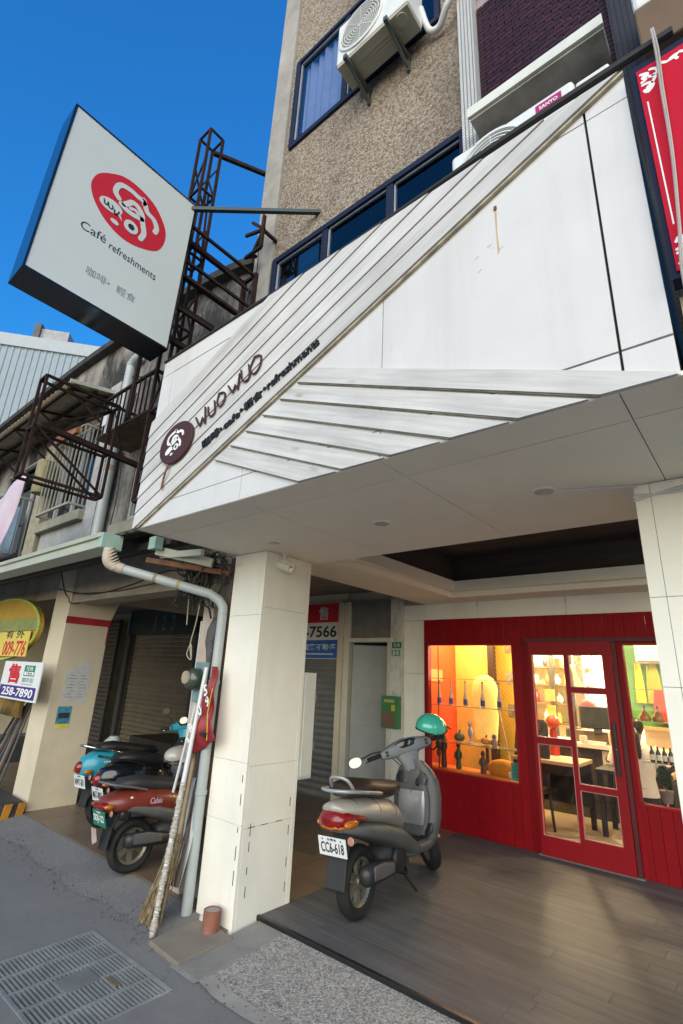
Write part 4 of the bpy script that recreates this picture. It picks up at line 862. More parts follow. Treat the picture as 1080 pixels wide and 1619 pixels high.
MB().ball((-2.28, 6.95, 1.18), .085, 20, 12).build('globe', GO, t, smooth=True); MB().lathe([(.06, .80), (.055, .95), (.04, 1.1)], Matrix.Translation((-2.28, 6.95, 0)), 16).build('stand', mat('gourd_red', (.4, .03, .02), .4), t, smooth=True)
MB().ball((-2.20, 8.3, 1.38), (.10, .08, .075), 16, 10).build('red_cushion', mat('bright_red_fabric', (.6, .02, .02), .7), label='bright red cushion seen through the left door pane', cat='cushion', smooth=True)
MB().loft([((-2.18, 8.2, 1.0), .10, .07, (1, 0, 0), (0, 1, 0), 2.5), ((-2.18, 8.2, 1.1), .11, .08, (1, 0, 0), (0, 1, 0), 2.5), ((-2.2, 8.2, 1.22), .05, .05, (1, 0, 0), (0, 1, 0), 2)], 16).build('kettle', CHROME, label='shiny kettle below the red cushion on the counter', cat='kettle', smooth=True)
B(-2.45, -2.05, 8.0, 8.3, .94, 1.05).build('coffee_machine_base', BLACKM, label='black machine base on the counter left of the till', cat='machine', bevel=.01)
t = thing('cat_ornament', 'slender pale cat ornament high behind the upper right door pane', 'ornament', (-2.08, 7.4, 1.5)); CO = mat('pale_cat', (.8, .62, .35), .5)
MB().loft([((-2.02, 7.4, 1.55), .035, .02, (1, 0, 0), (0, 1, 0), 2), ((-2.05, 7.4, 1.66), .05, .025, (1, 0, 0), (0, 1, 0), 2), ((-2.09, 7.4, 1.80), .022, .02, (1, 0, 0), (0, 1, 0), 2), ((-2.10, 7.4, 1.84), .03, .022, (1, 0, 0), (0, 1, 0), 2)], 12).build('body', CO, t, smooth=True)
MB().bar((-2.118, 7.4, 1.85), (-2.13, 7.4, 1.895), .014).bar((-2.085, 7.4, 1.85), (-2.075, 7.4, 1.895), .014).build('ears', CO, t); MB().tube([(-2.08, 7.4, 1.88), (-2.08, 7.4, 2.55)], .003, 5).build('string', BLK, t)
t = thing('garland', 'yellow leaf garland hanging beside the bright kitchen wall', 'garland', (-2.03, 8.4, 1.5)); mb = MB()
for i in range(46):
    z = 1.5 + i * .017; a = random.uniform(0, 6.3); c = Vector((-2.10 + random.gauss(0, .025), 8.4 + random.gauss(0, .025), z)); u = Vector((cos(a), sin(a), random.uniform(-.6, .6))) * .03; v = Vector((-sin(a), cos(a), .3)) * .012
    mb.add([c - u, c + v, c + u, c - v], [(0, 1, 2, 3)])
mb.build('leaves', mat('yellow_leaf', (.6, .42, .04), .6), t)

# right show window
for z, lb in ((1.62, 'upper'), (1.335, 'middle'), (0.985, 'lower')):
    B(-1.09, .55, 5.72, 5.92, z - .008, z).build('glass_shelf', MATS['shelf_green_glass'], label=lb + ' glass shelf of the right show window', cat='shelf', group='glass shelves in the right show window')
for i in range(4):
    x = -1.02 + i * .05
    t = thing('small_bottle', 'dark small bottle with pale label on the lower shelf, %s from the left' % ['first', 'second', 'third', 'fourth'][i], 'bottle', (x, 5.8, .986), group='small bottles in the right show window')
    MB().lathe([(.018, .986), (.02, .99), (.02, 1.06), (.008, 1.09), (.008, 1.115)], Matrix.Translation((x, 5.8, 0)), 12).build('body', mat('dark_bottle', (.04, .02, .015), .2), t, smooth=True)
    MB().lathe([(.0205, 1.0), (.0207, 1.002), (.0207, 1.045), (.0203, 1.047)], Matrix.Translation((x, 5.8, 0)), 12, cap=False).build('label_band', mat('cream_label', (.7, .65, .55), .5), t, smooth=True)
for i, x in enumerate((-1.04, -.93)):
    t = thing('glass_decanter', '%s amber glass decanter with dark stopper on the middle shelf of the right window' % ('left' if i == 0 else 'right'), 'decanter', (x, 5.82, 1.336), group='decanters in the right show window')
    MB().lathe([(.045, 1.336), (.05, 1.35), (.045, 1.38), (.014, 1.42), (.012, 1.45)], Matrix.Translation((x, 5.82, 0)), 16).build('body', mat('amber_glass', (.45, .2, .06), .12), t, smooth=True); MB().ball((x, 5.82, 1.46), .014, 8, 6).build('stopper', BLACKM, t, smooth=True)
t = thing('potted_topiary', 'small round clipped bush in a grey pot inside the right show window', 'plant', (-.945, 5.80, .655)); px_, py_ = -.945, 5.80
MB().lathe([(.038, .655), (.055, .75), (.058, .755), (.05, .757)], Matrix.Translation((px_, py_, 0)), 20).build('pot', mat('grey_pot', (.16, .14, .12), .6), t, smooth=True)
MB().tube([(px_, py_, .75), (px_ + .003, py_, .80)], .006, 6).build('trunk', RSH, t)
mb = MB()
for i in range(620):
    ph = math.acos(random.uniform(-1, 1)); a = random.uniform(0, 6.283); rr = random.uniform(.75, 1.08)
    c = Vector((px_ + .06 * rr * sin(ph) * cos(a), py_ + .06 * rr * sin(ph) * sin(a), .87 + .09 * rr * cos(ph))); e = Euler((random.uniform(0, 6), random.uniform(0, 6), random.uniform(0, 6))).to_matrix(); u = e @ Vector((.010, 0, 0)); v = e @ Vector((0, .006, 0)); mb.add([c - u, c + v, c + u, c - v], [(0, 1, 2, 3)])
mb.build('crown', mat('dark_leaf', (.035, .07, .02), .6, rand=.1), t); MB().ball((px_, py_, .87), (.045, .045, .075), 10, 8).build('crown_core', mat('dark_leaf_core', (.02, .04, .012), .8), t)
t = thing('air_conditioner_indoor', 'white indoor air conditioner on the green wall of the cafe', 'air conditioner', (-1.0, 7.9, 1.93)); B(-1.42, -.62, 7.80, 8.05, 1.95, 2.20).build('casing', mat('lit_plastic', (.82, .78, .68), .4), t, bevel=.03); B(-1.40, -.64, 7.795, 7.801, 1.965, 1.975).build('vent_slot', BLK, t)
t = thing('track_light', 'black ceiling track with two spotlights seen at the top of the right window', 'lamp', (-.95, 6.5, 2.3)); B(-1.6, .6, 6.48, 6.52, 2.50, 2.53).build('rail', BLACKM, t)
for x in (-1.18, -.92):
    MB().tube([(x, 6.5, 2.50), (x, 6.5, 2.40)], .012, 8).build('stem', BLACKM, t); MB().lathe([(.045, -.06), (.05, .06), (.03, .075)], Matrix.Translation((x, 6.48, 2.33)) @ Matrix.Rotation(radians(150 if x < -1 else 200), 4, 'X'), 16).build('head', BLACKM, t, smooth=True)
AP = thing('hanging_aprons', 'red and yellow aprons hanging on the green wall', 'aprons', (-.9, 7.95, 1.2))
for a, b, m in ((-1.50, -1.38, mat('yellow_cloth', (.7, .55, .03), .8)), (-1.37, -1.18, mat('olive_cloth', (.35, .38, .03), .8)), (-1.32, -1.12, mat('red_cloth', (.55, .05, .03), .8)), (-1.10, -1.0, mat('red_cloth', (.55, .05, .03), .8))):
    zt = 1.95 if m.name == 'yellow_cloth' or m.name == 'olive_cloth' else 1.62; zb_ = 1.45 if m.name != 'red_cloth' else 1.22
    k = 9; vs = []
    for z, sp in ((zt, .6), ((zt + zb_) / 2, .9), (zb_, 1.0)):
        for i in range(k): vs.append(((a + b) / 2 + (i / (k - 1) - .5) * (b - a) * sp, 8.0 - .015 * abs(sin(i * 1.7)) - (.02 if m.name == 'red_cloth' else 0), z))
    MB().add(vs, [(r_ * k + i, r_ * k + i + 1, (r_ + 1) * k + i + 1, (r_ + 1) * k + i) for r_ in range(2) for i in range(k - 1)]).build('apron', m, AP, smooth=True)
t = thing('kitchen_shelf', 'wooden kitchen shelf with baskets behind the seated person', 'shelf', (-.8, 7.9, .9)); B(-1.45, .4, 7.78, 8.04, 1.14, 1.17).build('board', mat('light_wood', (.5, .33, .16), .5), t)
for x in (-1.15, -.9): B(x, x + .2, 7.80, 8.0, 1.171, 1.33).build('basket', mat('basket', (.5, .33, .14), .7, var=.3, scale=30), t, bevel=.02)
B(-1.45, .6, 7.95, 8.05, .07, 1.14).build('kitchen_wall', mat('kitchen_tile', (.72, .55, .33), .35, var=.05), label='warm tiled low wall behind the seated person', cat='wall')

# person sitting behind the right window, seen from the back
ps = thing('person', 'person in white t-shirt with dark braided hair sitting behind the right show window', 'person', (-1.30, 6.50, .07))
def skinbody(name, verts, edges, m, parent, root=0, lv=2):
    me = bpy.data.meshes.new(name); off = OFF[parent.name]; me.from_pydata([tuple(Vector(v[:3]) - off) for v in verts], edges, []); o = bpy.data.objects.new(name, me); COL.objects.link(o); o.parent = parent; OFF[o.name] = off
    sk = o.modifiers.new('skin', 'SKIN'); sk.use_smooth_shade = True
    for i, v in enumerate(verts): me.skin_vertices[0].data[i].radius = (v[3], v[4] if len(v) > 4 else v[3]); me.skin_vertices[0].data[i].use_root = (i == root)
    sb = o.modifiers.new('sub', 'SUBSURF'); sb.levels = lv; sb.render_levels = lv; me.materials.append(m); return o
SKIN = mat('skin', (.55, .32, .2), .5, var=.04); TEE = mat('white_tee', (.72, .68, .60), .8, var=.05, bump=.1, bscale=30); HAIR = mat('dark_hair', (.018, .012, .010), .4); APR = mat('dark_apron', (.02, .02, .03), .8)
px0, py0 = -1.30, 6.50
skinbody('body', [(px0, py0, .56, .15, .11), (px0, py0 + .01, .74, .12, .095), (px0 + .005, py0 + .03, .92, .15, .10), (px0 + .005, py0 + .03, 1.0, .11, .08), (px0 + .01, py0 + .04, 1.075, .05, .05), (px0 + .015, py0 + .06, 1.15, .06, .06), (px0 + .015, py0 + .07, 1.22, .085, .095), (px0 + .015, py0 + .07, 1.28, .06, .07),
                  (px0 + .16, py0 + .05, 1.0, .055, .055), (px0 + .235, py0 + .03, .86, .045, .045), (px0 + .27, py0 + .08, .76, .038, .038), (px0 + .34, py0 + .20, .80, .03, .03), (px0 + .38, py0 + .28, .82, .024, .03),
                  (px0 - .16, py0 + .05, 1.0, .055, .055), (px0 - .215, py0 + .04, .86, .045, .045), (px0 - .2, py0 + .12, .76, .038, .038), (px0 - .08, py0 + .26, .80, .03, .03), (px0 - .02, py0 + .30, .82, .024, .03),
                  (px0 + .10, py0 + .02, .54, .09, .09), (px0 + .12, py0 + .40, .54, .07, .07), (px0 + .12, py0 + .42, .16, .045, .045), (px0 + .12, py0 + .53, .11, .03, .04),
                  (px0 - .10, py0 + .02, .54, .09, .09), (px0 - .12, py0 + .40, .54, .07, .07), (px0 - .12, py0 + .42, .16, .045, .045), (px0 - .12, py0 + .53, .11, .03, .04)],
         [(0, 1), (1, 2), (2, 3), (3, 4), (4, 5), (5, 6), (6, 7), (3, 8), (8, 9), (9, 10), (10, 11), (11, 12), (3, 13), (13, 14), (14, 15), (15, 16), (16, 17), (0, 18), (18, 19), (19, 20), (20, 21), (0, 22), (22, 23), (23, 24), (24, 25)], SKIN, ps)
mb = MB().loft([((px0, py0 + .0, .58), .18, .135, (1, 0, 0), (0, 1, 0), 2.3), ((px0, py0 + .005, .74), .155, .12, (1, 0, 0), (0, 1, 0), 2.3), ((px0 + .005, py0 + .02, .92), .185, .128, (1, 0, 0), (0, 1, 0), 2.4), ((px0 + .005, py0 + .03, 1.02), .175, .105, (1, 0, 0), (0, 1, 0), 2.3), ((px0 + .008, py0 + .035, 1.065), .10, .085, (1, 0, 0), (0, 1, 0), 2), ((px0 + .008, py0 + .037, 1.08), .065, .065, (1, 0, 0), (0, 1, 0), 2)], 24)
mb.tube([(px0 + .13, py0 + .045, 1.0), (px0 + .19, py0 + .045, .945), (px0 + .245, py0 + .03, .845)], [.085, .08, .072], 14); mb.tube([(px0 - .13, py0 + .045, 1.0), (px0 - .18, py0 + .045, .945), (px0 - .225, py0 + .04, .845)], [.085, .08, .072], 14)
mb.build('t_shirt', TEE, ps, smooth=True, angle=75)
mb = MB().ball((px0 + .015, py0 + .055, 1.235), (.088, .10, .092), 18, 12).tube(smoothpts([(px0 + .02, py0 - .04, 1.21), (px0 + .05, py0 - .10, 1.15), (px0 + .06, py0 - .115, 1.07), (px0 + .065, py0 - .12, .98), (px0 + .06, py0 - .125, .93)], 5), [.03, .028, .024, .03, .024, .029, .023, .028, .022, .027, .021, .026, .02, .025, .019, .023, .017, .02, .014, .012, .006], 10)
mb.build('hair', HAIR, ps, smooth=True, angle=80)
MB().loft([((px0, py0 + .02, .52), .19, .15, (1, 0, 0), (0, 1, 0), 2.4), ((px0, py0 + .01, .66), .165, .135, (1, 0, 0), (0, 1, 0), 2.4)], 24).build('apron', APR, ps, smooth=True)
mb = MB()
for sx, hx, hy in ((1, px0 + .38, py0 + .28), (-1, px0 - .02, py0 + .30)):
    for i in range(4): mb.tube([(hx + (i - 1.5) * .014, hy, .82), (hx + (i - 1.5) * .016, hy + .045, .825), (hx + (i - 1.5) * .016, hy + .07 - .006 * abs(i - 1.5), .805)], [.009, .008, .006], 7)
    mb.tube([(hx - sx * .02, hy - .01, .82), (hx - sx * .045, hy + .02, .82), (hx - sx * .05, hy + .045, .812)], [.010, .009, .007], 7)
mb.build('fingers', SKIN, ps, smooth=True)
t = thing('stool', 'round dark stool under the seated person', 'stool', (px0, py0, .07)); MB().lathe([(.17, .44), (.18, .45), (.18, .47), (.16, .48)], Matrix.Translation((px0, py0, 0)), 24).build('seat', CH, t, smooth=True)
for a in range(4): MB().tube([(px0 + .11 * cos(a * pi / 2 + .8), py0 + .11 * sin(a * pi / 2 + .8), .44), (px0 + .17 * cos(a * pi / 2 + .8), py0 + .17 * sin(a * pi / 2 + .8), .07)], .014, 8).build('leg', TL, t)

# lit lamps of the room (the photograph shows the room lit by warm ceiling spots)
def lamp(x, y, z, e, col, lb, size=.12):
    t = thing('ceiling_lamp', lb, 'lamp', (x, y, z), group='ceiling lamps in the cafe')
    MB().lathe([(.07, z + .08), (.075, z + .02), (.06, z + .01)], Matrix.Translation((x, y, 0)), 20, cap=False).build('housing', BLACKM, t, smooth=True)
    MB().ball((x, y, z), .035, 14, 8).build('bulb', mat('warm_bulb', (1, .8, .5), .4, emit=(1, .72, .38), estr=10), t, smooth=True)
    L_ = bpy.data.lights.new('lamp_light', 'POINT'); L_.energy = e; L_.color = col; L_.shadow_soft_size = size; o = bpy.data.objects.new('lamp_light', L_); COL.objects.link(o); o.parent = t; o.location = (0, 0, -.06)
WARM = (1.0, .78, .46)
lamp(-3.05, 6.25, 2.44, 16, WARM, 'warm ceiling lamp above the left show window')
lamp(-2.2, 6.6, 2.46, 17, WARM, 'warm ceiling lamp above the small dark table')
lamp(-1.6, 8.7, 2.46, 170, (1, .82, .58), 'warm ceiling lamp above the kitchen behind the till')
lamp(-2.9, 8.4, 2.46, 70, WARM, 'warm ceiling lamp before the back shelf')
lamp(-0.75, 6.9, 2.46, 24, WARM, 'warm ceiling lamp above the seated person')
lamp(-1.3, 6.3, 2.46, 5, WARM, 'warm ceiling lamp just inside the sliding door')
# ------------------------------------------------------------------ scooters (local frame: rear tyre contact at origin, forward +y, right +x)
UX, UY, UZ = (1, 0, 0), (0, 1, 0), (0, 0, 1)
def wheel(parent, y, rim, R=.215, w=.05, nm='wheel', M0=None):
    M = (M0 or Matrix.Identity(4)) @ Matrix.Translation((0, y, R)) @ Matrix.Rotation(pi / 2, 4, 'Y')
    prof = [(R - .075, -w * .55), (R - .06, -w * .8), (R - .03, -w), (R - .010, -w * .72), (R, -w * .25), (R, w * .25), (R - .010, w * .72), (R - .03, w), (R - .06, w * .8), (R - .075, w * .55)]
    wo = MB().lathe(prof + [prof[0]], M, 36, cap=False).build(nm, RUBBER, parent, smooth=True, angle=50)
    rr = R - .072
    r = MB().lathe([(rr, -w * .6), (rr + .004, -w * .5), (rr - .012, -w * .2), (rr - .012, w * .2), (rr + .004, w * .5), (rr, w * .6), (rr - .02, w * .3), (rr - .02, -w * .3), (rr, -w * .6)], M, 32, cap=False)
    r.lathe([(.035, -w * .7), (.04, -w * .5), (.04, w * .5), (.035, w * .7)], M, 20)
    for k in range(6):
        a = k * pi / 3; p = [(.03, -.016), (rr - .014, -.022), (rr - .014, .022), (.03, .016)]
        vs = [M @ Vector((q[0] * cos(a) - q[1] * sin(a), q[0] * sin(a) + q[1] * cos(a), h)) for h in (-w * .28, w * .28) for q in p]
        r.add(vs, [(0, 1, 2, 3), (7, 6, 5, 4), (0, 4, 5, 1), (1, 5, 6, 2), (2, 6, 7, 3), (3, 7, 4, 0)])
    r.build('rim', rim, wo, smooth=True, angle=35)
    return wo
def scooter(label, loc, rz, body, trim, seatm, plate, plate_col, plate_ink, lean=0.0, steer=0.0, style='sport', rim=None, rail=None, extra=None):
    t = thing('scooter', label, 'scooter', loc, rz=rz or .001, group='parked scooters'); OFF[t.name] = Vector((0, 0, 0))
    t.rotation_euler = (0, lean, rz)
    rim = rim or mat('rim_grey', (.30, .28, .22), .4, metal=.6, var=.1); rail = rail or STEEL
    L = 1.20; DK = mat('black_plastic', (.02, .02, .021), .55); EN = mat('engine_grey', (.10, .10, .10), .55, metal=.4, var=.2, dirt=.4)
    wheel(t, 0, rim)
    # swing unit, engine, muffler
    MB().loft([((-.09, -.03, .22), .02, .05, UX, UZ, 2.5), ((-.10, .06, .23), .035, .085, UX, UZ, 2.8), ((-.10, .25, .25), .04, .09, UX, UZ, 3), ((-.09, .44, .25), .035, .08, UX, UZ, 2.8), ((-.07, .52, .25), .02, .05, UX, UZ, 2.2)], 18).build('swing_case', EN, t, smooth=True, angle=60)
    MB().loft([((0, .22, .27), .06, .07, UX, UZ, 3), ((.0, .30, .28), .10, .10, UX, UZ, 3), ((.0, .48, .28), .11, .10, UX, UZ, 3), ((.0, .56, .27), .06, .07, UX, UZ, 2.5)], 18).build('engine', EN, t, smooth=True, angle=60)
    MB().lathe([(.03, 0), (.085, .005), (.09, .02), (.075, .04), (.03, .05)], Matrix.Translation((.105, .38, .28)) @ Matrix.Rotation(pi / 2, 4, 'Y'), 22).build('fan_cover', DK, t, smooth=True)
    MB().loft([((.125, -.13, .285), .03, .035, UX, UZ, 2.2), ((.13, -.10, .285), .052, .06, UX, UZ, 2.4), ((.13, .10, .275), .055, .062, UX, UZ, 2.4), ((.125, .26, .255), .045, .05, UX, UZ, 2.2), ((.11, .33, .24), .02, .022, UX, UZ, 2)], 20).build('muffler', mat('muffler', (.055, .055, .06), .45, metal=.5, var=.2, dirt=.3), t, smooth=True, angle=60)
    MB().loft([((.183, -.07, .30), .006, .04, UX, UZ, 3), ((.188, .05, .295), .006, .045, UX, UZ, 3), ((.18, .20, .275), .006, .03, UX, UZ, 3)], 14).build('heat_shield', mat('shield_grey', (.18, .18, .19), .4, metal=.4), t, smooth=True)
    MB().tube([(-.105, -.02, .28), (-.11, .0, .52)], .022, 10).build('shock_absorber', DK, t, smooth=True)
    # rear mudguard and plate
    MB().prism([(-.15, .62), (-.245, .40), (-.275, .23), (-.262, .22), (-.225, .40), (-.12, .60)], lambda a, b, d: (d, a, b), -.075, .075).build('mudflap', DK, t, bevel=.006)
    if style == 'classic':
        sec = [((0, -.36, .60), .035, .05), ((0, -.33, .615), .10, .095), ((0, -.22, .63), .155, .13), ((0, .0, .62), .185, .16), ((0, .22, .59), .18, .17), ((0, .40, .53), .15, .15), ((0, .52, .46), .10, .10)]
        seatz = .80
    elif style == 'retro':
        sec = [((0, -.34, .565), .05, .035), ((0, -.30, .58), .13, .065), ((0, -.15, .59), .17, .09), ((0, .05, .58), .185, .115), ((0, .25, .55), .175, .13), ((0, .42, .50), .14, .125), ((0, .52, .45), .10, .09)]
        seatz = .735
    else:
        sec = [((0, -.33, .70), .04, .022), ((0, -.30, .69), .088, .042), ((0, -.20, .675), .125, .065), ((0, .0, .645), .168, .085), ((0, .22, .605), .175, .10), ((0, .38, .555), .155, .105), ((0, .50, .48), .11, .085), ((0, .55, .44), .07, .05)]
        seatz = .79
    MB().loft([(c, a, b, UX, UZ, 1.8 if style == 'sport' else 2.6) for c, a, b in sec], 28).build('rear_body', body, t, smooth=True, angle=75)
    # lower trim
    MB().loft([((0, -.30, .585), .10, .025, UX, UZ, 3), ((0, -.1, .545), .172, .05, UX, UZ, 3), ((0, .15, .485), .192, .07, UX, UZ, 3), ((0, .40, .405), .19, .08, UX, UZ, 3), ((0, .56, .33), .175, .075, UX, UZ, 3), ((0, .68, .28), .165, .045, UX, UZ, 3)], 26).build('side_trim', trim, t, smooth=True, angle=70)
    # seat
    MB().loft([((0, -.22, seatz - .02), .06, .02, UX, UZ, 2.5), ((0, -.17, seatz), .12, .045, UX, UZ, 2.6), ((0, .0, seatz - .005), .145, .06, UX, UZ, 2.8), ((0, .12, seatz - .03), .145, .065, UX, UZ, 2.8), ((0, .30, seatz - .055), .135, .06, UX, UZ, 2.8), ((0, .48, seatz - .065), .10, .05, UX, UZ, 2.6), ((0, .55, seatz - .08), .05, .025, UX, UZ, 2.2)], 26).build('seat', seatm, t, smooth=True, angle=75)
    # grab rail
    if style == 'sport':
        g = MB().tube(smoothpts([(.135, .12, seatz - .05), (.15, -.06, seatz - .02), (.135, -.20, seatz + .0), (.09, -.29, seatz + .01), (0, -.315, seatz + .01), (-.09, -.29, seatz + .01), (-.135, -.20, seatz + .0), (-.15, -.06, seatz - .02), (-.135, .12, seatz - .05)], 5), .012, 10)
        g.tube(smoothpts([(.09, -.16, seatz - .02), (.07, -.23, seatz + .065), (0, -.25, seatz + .085), (-.07, -.23, seatz + .065), (-.09, -.16, seatz - .02)], 5), .011, 10)
    else:
        g = MB().tube(smoothpts([(.14, .02, seatz - .06), (.15, -.14, seatz - .02), (.12, -.30, seatz + .01), (0, -.37, seatz + .03), (-.12, -.30, seatz + .01), (-.15, -.14, seatz - .02), (-.14, .02, seatz - .06)], 5), .011, 10)
    g.build('grab_rail', rail, t, smooth=True)
    # tail light
    RL = mat('tail_red', (.26, .008, .007), .2, coat=.4, var=.2, scale=30); AM = mat('tail_amber', (.55, .16, .012), .2, coat=.4, var=.2, scale=30)
    if style == 'sport':
        tl = MB().loft([((0, -.350, .625), .055, .025, UX, UZ, 2.2), ((0, -.335, .63), .088, .055, UX, UZ, 2.2), ((0, -.27, .635), .118, .066, UX, UZ, 2.2), ((0, -.18, .63), .140, .045, UX, UZ, 2), ((0, -.09, .62), .155, .010, UX, UZ, 2)], 26).build('tail_light', RL, t, smooth=True, angle=70)
        for s in (-1, 1): MB().ball((s * .108, -.235, .607), (.030, .085, .030), 16, 10).build('indicator', AM, tl, smooth=True)
        MB().loft([((0, -.345, .595), .05, .012, UX, UZ, 2.2), ((0, -.325, .59), .085, .018, UX, UZ, 2.2), ((0, -.26, .59), .112, .02, UX, UZ, 2.2)], 22).build('lower_lens', AM, tl, smooth=True)
    else:
        tl = (MB().loft([((0, -.375, .575), .07, .016, UX, UZ, 2.4), ((0, -.36, .575), .11, .028, UX, UZ, 2.6), ((0, -.29, .575), .145, .032, UX, UZ, 2.6)], 22) if style == 'retro' else MB().loft([((0, -.395, .61), .03, .03, UX, UZ, 2.2), ((0, -.375, .61), .046, .055, UX, UZ, 2.4), ((0, -.32, .615), .055, .065, UX, UZ, 2.4)], 18)).build('tail_light', RL, t, smooth=True)
        for s in (-1, 1): MB().ball((s * .13, -.31, .575), (.028, .05, .022), 14, 10).build('indicator', AM, tl, smooth=True)
    # number plate
    PS = .80 if style == 'sport' else .9
    PM = Matrix.Translation((0, -.30 if style == 'sport' else -.33, .475)) @ Matrix.Rotation(radians(14), 4, 'X')
    pl_ = MB().box(-.135 * PS, .135 * PS, -.003, .003, -.072 * PS, .072 * PS, PM).build('number_plate', plate_col, t, bevel=.001)
    R4 = PM @ Matrix.Translation((0, -.0042, -.006 * PS)) @ MY
    text(plate, .1, plate_ink, 'plate_number', pl_, (0, 0, 0), R4, .0006, .0015, width=.225 * PS, height=.08 * PS)
    R5 = PM @ Matrix.Translation((0, -.0042, .056 * PS)) @ MY
    text('台灣省', .03, plate_ink, 'plate_text', pl_, (0, 0, 0), R5, .0006, 0, width=.09 * PS, height=.018 * PS)
    for s in (-1, 1): MB().lathe([(.006, 0), (.006, .004)], PM @ Matrix.Translation((s * .09 * PS, -.003, .056 * PS)) @ Matrix.Rotation(pi / 2, 4, 'X'), 8).build('plate_bolt', CHROME, pl_)
    MB().lathe([(.022, 0), (.026, .006), (.02, .012)], Matrix.Translation((.135, -.285, .52)) @ Matrix.Rotation(pi / 2, 4, 'X'), 16).build('reflector', mat('reflector', (.5, .25, .18), .2), t, smooth=True)
    # floorboard and leg shield
    MB().loft([((0, .50, .30), .13, .05, UX, UZ, 3.5), ((0, .60, .285), .16, .045, UX, UZ, 3.5), ((0, .85, .275), .17, .045, UX, UZ, 3.5), ((0, .98, .30), .16, .06, UX, UZ, 3.5)], 24).build('floorboard', trim, t, smooth=True, angle=60)
    d_ = Vector((0, .35, 1)).normalized(); nv = Vector((0, 1, -.35)).normalized()
    sh = [(.90, .24, .14, .06), (.93, .32, .19, .075), (.965, .46, .215, .08), (.985, .60, .215, .085), (.99, .72, .195, .085), (.98, .80, .15, .075), (.965, .86, .09, .06)]
    MB().loft([((0, y, z), a, b, UX, nv, 2.8) for y, z, a, b in sh], 30).build('leg_shield', body if style == 'classic' else mat('shield_front', (.105, .11, .112), .45, var=.12, scale=6, dirt=.4, dirtcol=(.2, .18, .15)) if style == 'sport' else body, t, smooth=True, angle=75)
    MB().loft([((0, .865, .33), .12, .02, UX, nv, 3), ((0, .895, .46), .15, .03, UX, nv, 3), ((0, .905, .60), .15, .03, UX, nv, 3), ((0, .90, .72), .12, .03, UX, nv, 3), ((0, .90, .80), .08, .02, UX, nv, 3)], 22).build('inner_panel', trim, t, smooth=True, angle=70)
    MB().loft([((0, .858, .40), .105, .012, UX, nv, 4), ((0, .866, .46), .12, .026, UX, nv, 3.2), ((0, .872, .56), .125, .030, UX, nv, 3.2), ((0, .876, .645), .12, .012, UX, nv, 4)], 22).build('pocket_rib', mat('silver_plastic', (.34, .35, .37), .3, metal=.3, coat=.4), t, smooth=True)
    MB().lathe([(.016, 0), (.018, .004), (.012, .008)], Matrix.Translation((.06, .868, .70)) @ Matrix.Rotation(pi / 2 + .3, 4, 'X'), 14).build('ignition_lock', DK, t, smooth=True)
    for sx in (-1, 1): MB().loft([((sx * .085, .872, .70), .045, .01, UX, nv, 3), ((sx * .09, .885, .74), .055, .012, UX, nv, 3), ((sx * .075, .895, .785), .04, .01, UX, nv, 3)], 14).build('glove_recess', BLACKM, t, smooth=True)
    MB().loft([((.10, .86, .31), .03, .008, UX, nv, 2.5), ((.125, .868, .36), .055, .01, UX, nv, 2.2), ((.165, .885, .42), .02, .008, UX, nv, 2.2)], 14).build('kick_panel', BLACKM, t, smooth=True)
    # steering assembly turns about the raked steering axis
    piv = Vector((0, .90, .85)); axis = Vector((0, -.40, 1)).normalized()
    ST = Matrix.Translation(piv) @ Matrix.Rotation(steer, 4, axis) @ Matrix.Translation(-piv)
    wheel(t, L, rim, nm='front_wheel', M0=ST)
    for s in (-1, 1): MB().tube([ST @ Vector((s * .085, L, .215)), ST @ Vector((s * .085, L - .10, .50))], .018, 10).build('fork', DK, t, smooth=True)
    f = []; seg = 9
    mb = MB(); vs = []; rows = []
    for k in range(13):
        a = radians(-10 + k * 15)
        for j in range(7):
            u = (j - 3) / 3; rad = .255 - .035 * abs(u) ** 2
            vs.append(ST @ Vector((u * .072, L + rad * cos(a), .215 + rad * sin(a))))
    mb.add(vs, [(k * 7 + j, k * 7 + j + 1, (k + 1) * 7 + j + 1, (k + 1) * 7 + j) for k in range(12) for j in range(6)]).build('front_fender', body, t, smooth=True)
    hc = (0, .99, .985)
    HG = body if style != 'sport' else mat('headset_grey', (.21, .22, .23), .45, var=.08, scale=10)
    hs = MB().loft([((-.235, .955, .97), .028, .028, UY, UZ, 3), ((-.19, .965, .975), .052, .045, UY, UZ, 3.5), ((-.10, .975, .98), .075, .062, UY, UZ, 3.5), ((0, .985, .985), .085, .07, UY, UZ, 3.5), ((.10, .975, .98), .075, .062, UY, UZ, 3.5), ((.19, .965, .975), .052, .045, UY, UZ, 3.5), ((.235, .955, .97), .028, .028, UY, UZ, 3)], 24)
    hs.build('headset', HG, t, smooth=True, angle=45, xf=ST)
    MB().loft([((0, .97, .95), .13, .06, UX, UY, 3.2), ((0, .955, .90), .095, .055, UX, UY, 3), ((0, .945, .85), .075, .052, UX, UY, 2.8), ((0, .945, .80), .072, .05, UX, UY, 2.8)], 20).build('steering_column', HG, t, smooth=True, angle=50, xf=ST)
    MB().loft([((-.10, .912, 1.005), .022, .006, UZ, UY, 2.5), ((-.03, .902, 1.012), .032, .007, UZ, UY, 2.8), ((.05, .902, 1.012), .03, .007, UZ, UY, 2.8), ((.11, .914, 1.005), .018, .006, UZ, UY, 2.5)], 16).build('dashboard', BLACKG, t, smooth=True, xf=ST)
    for sx in (-1, 1):
        for j in range(2): MB().box(sx * .185 - .014, sx * .185 + .014, .908, .918, .955 + j * .024, .972 + j * .024).build('switch', DK, t, xf=ST)
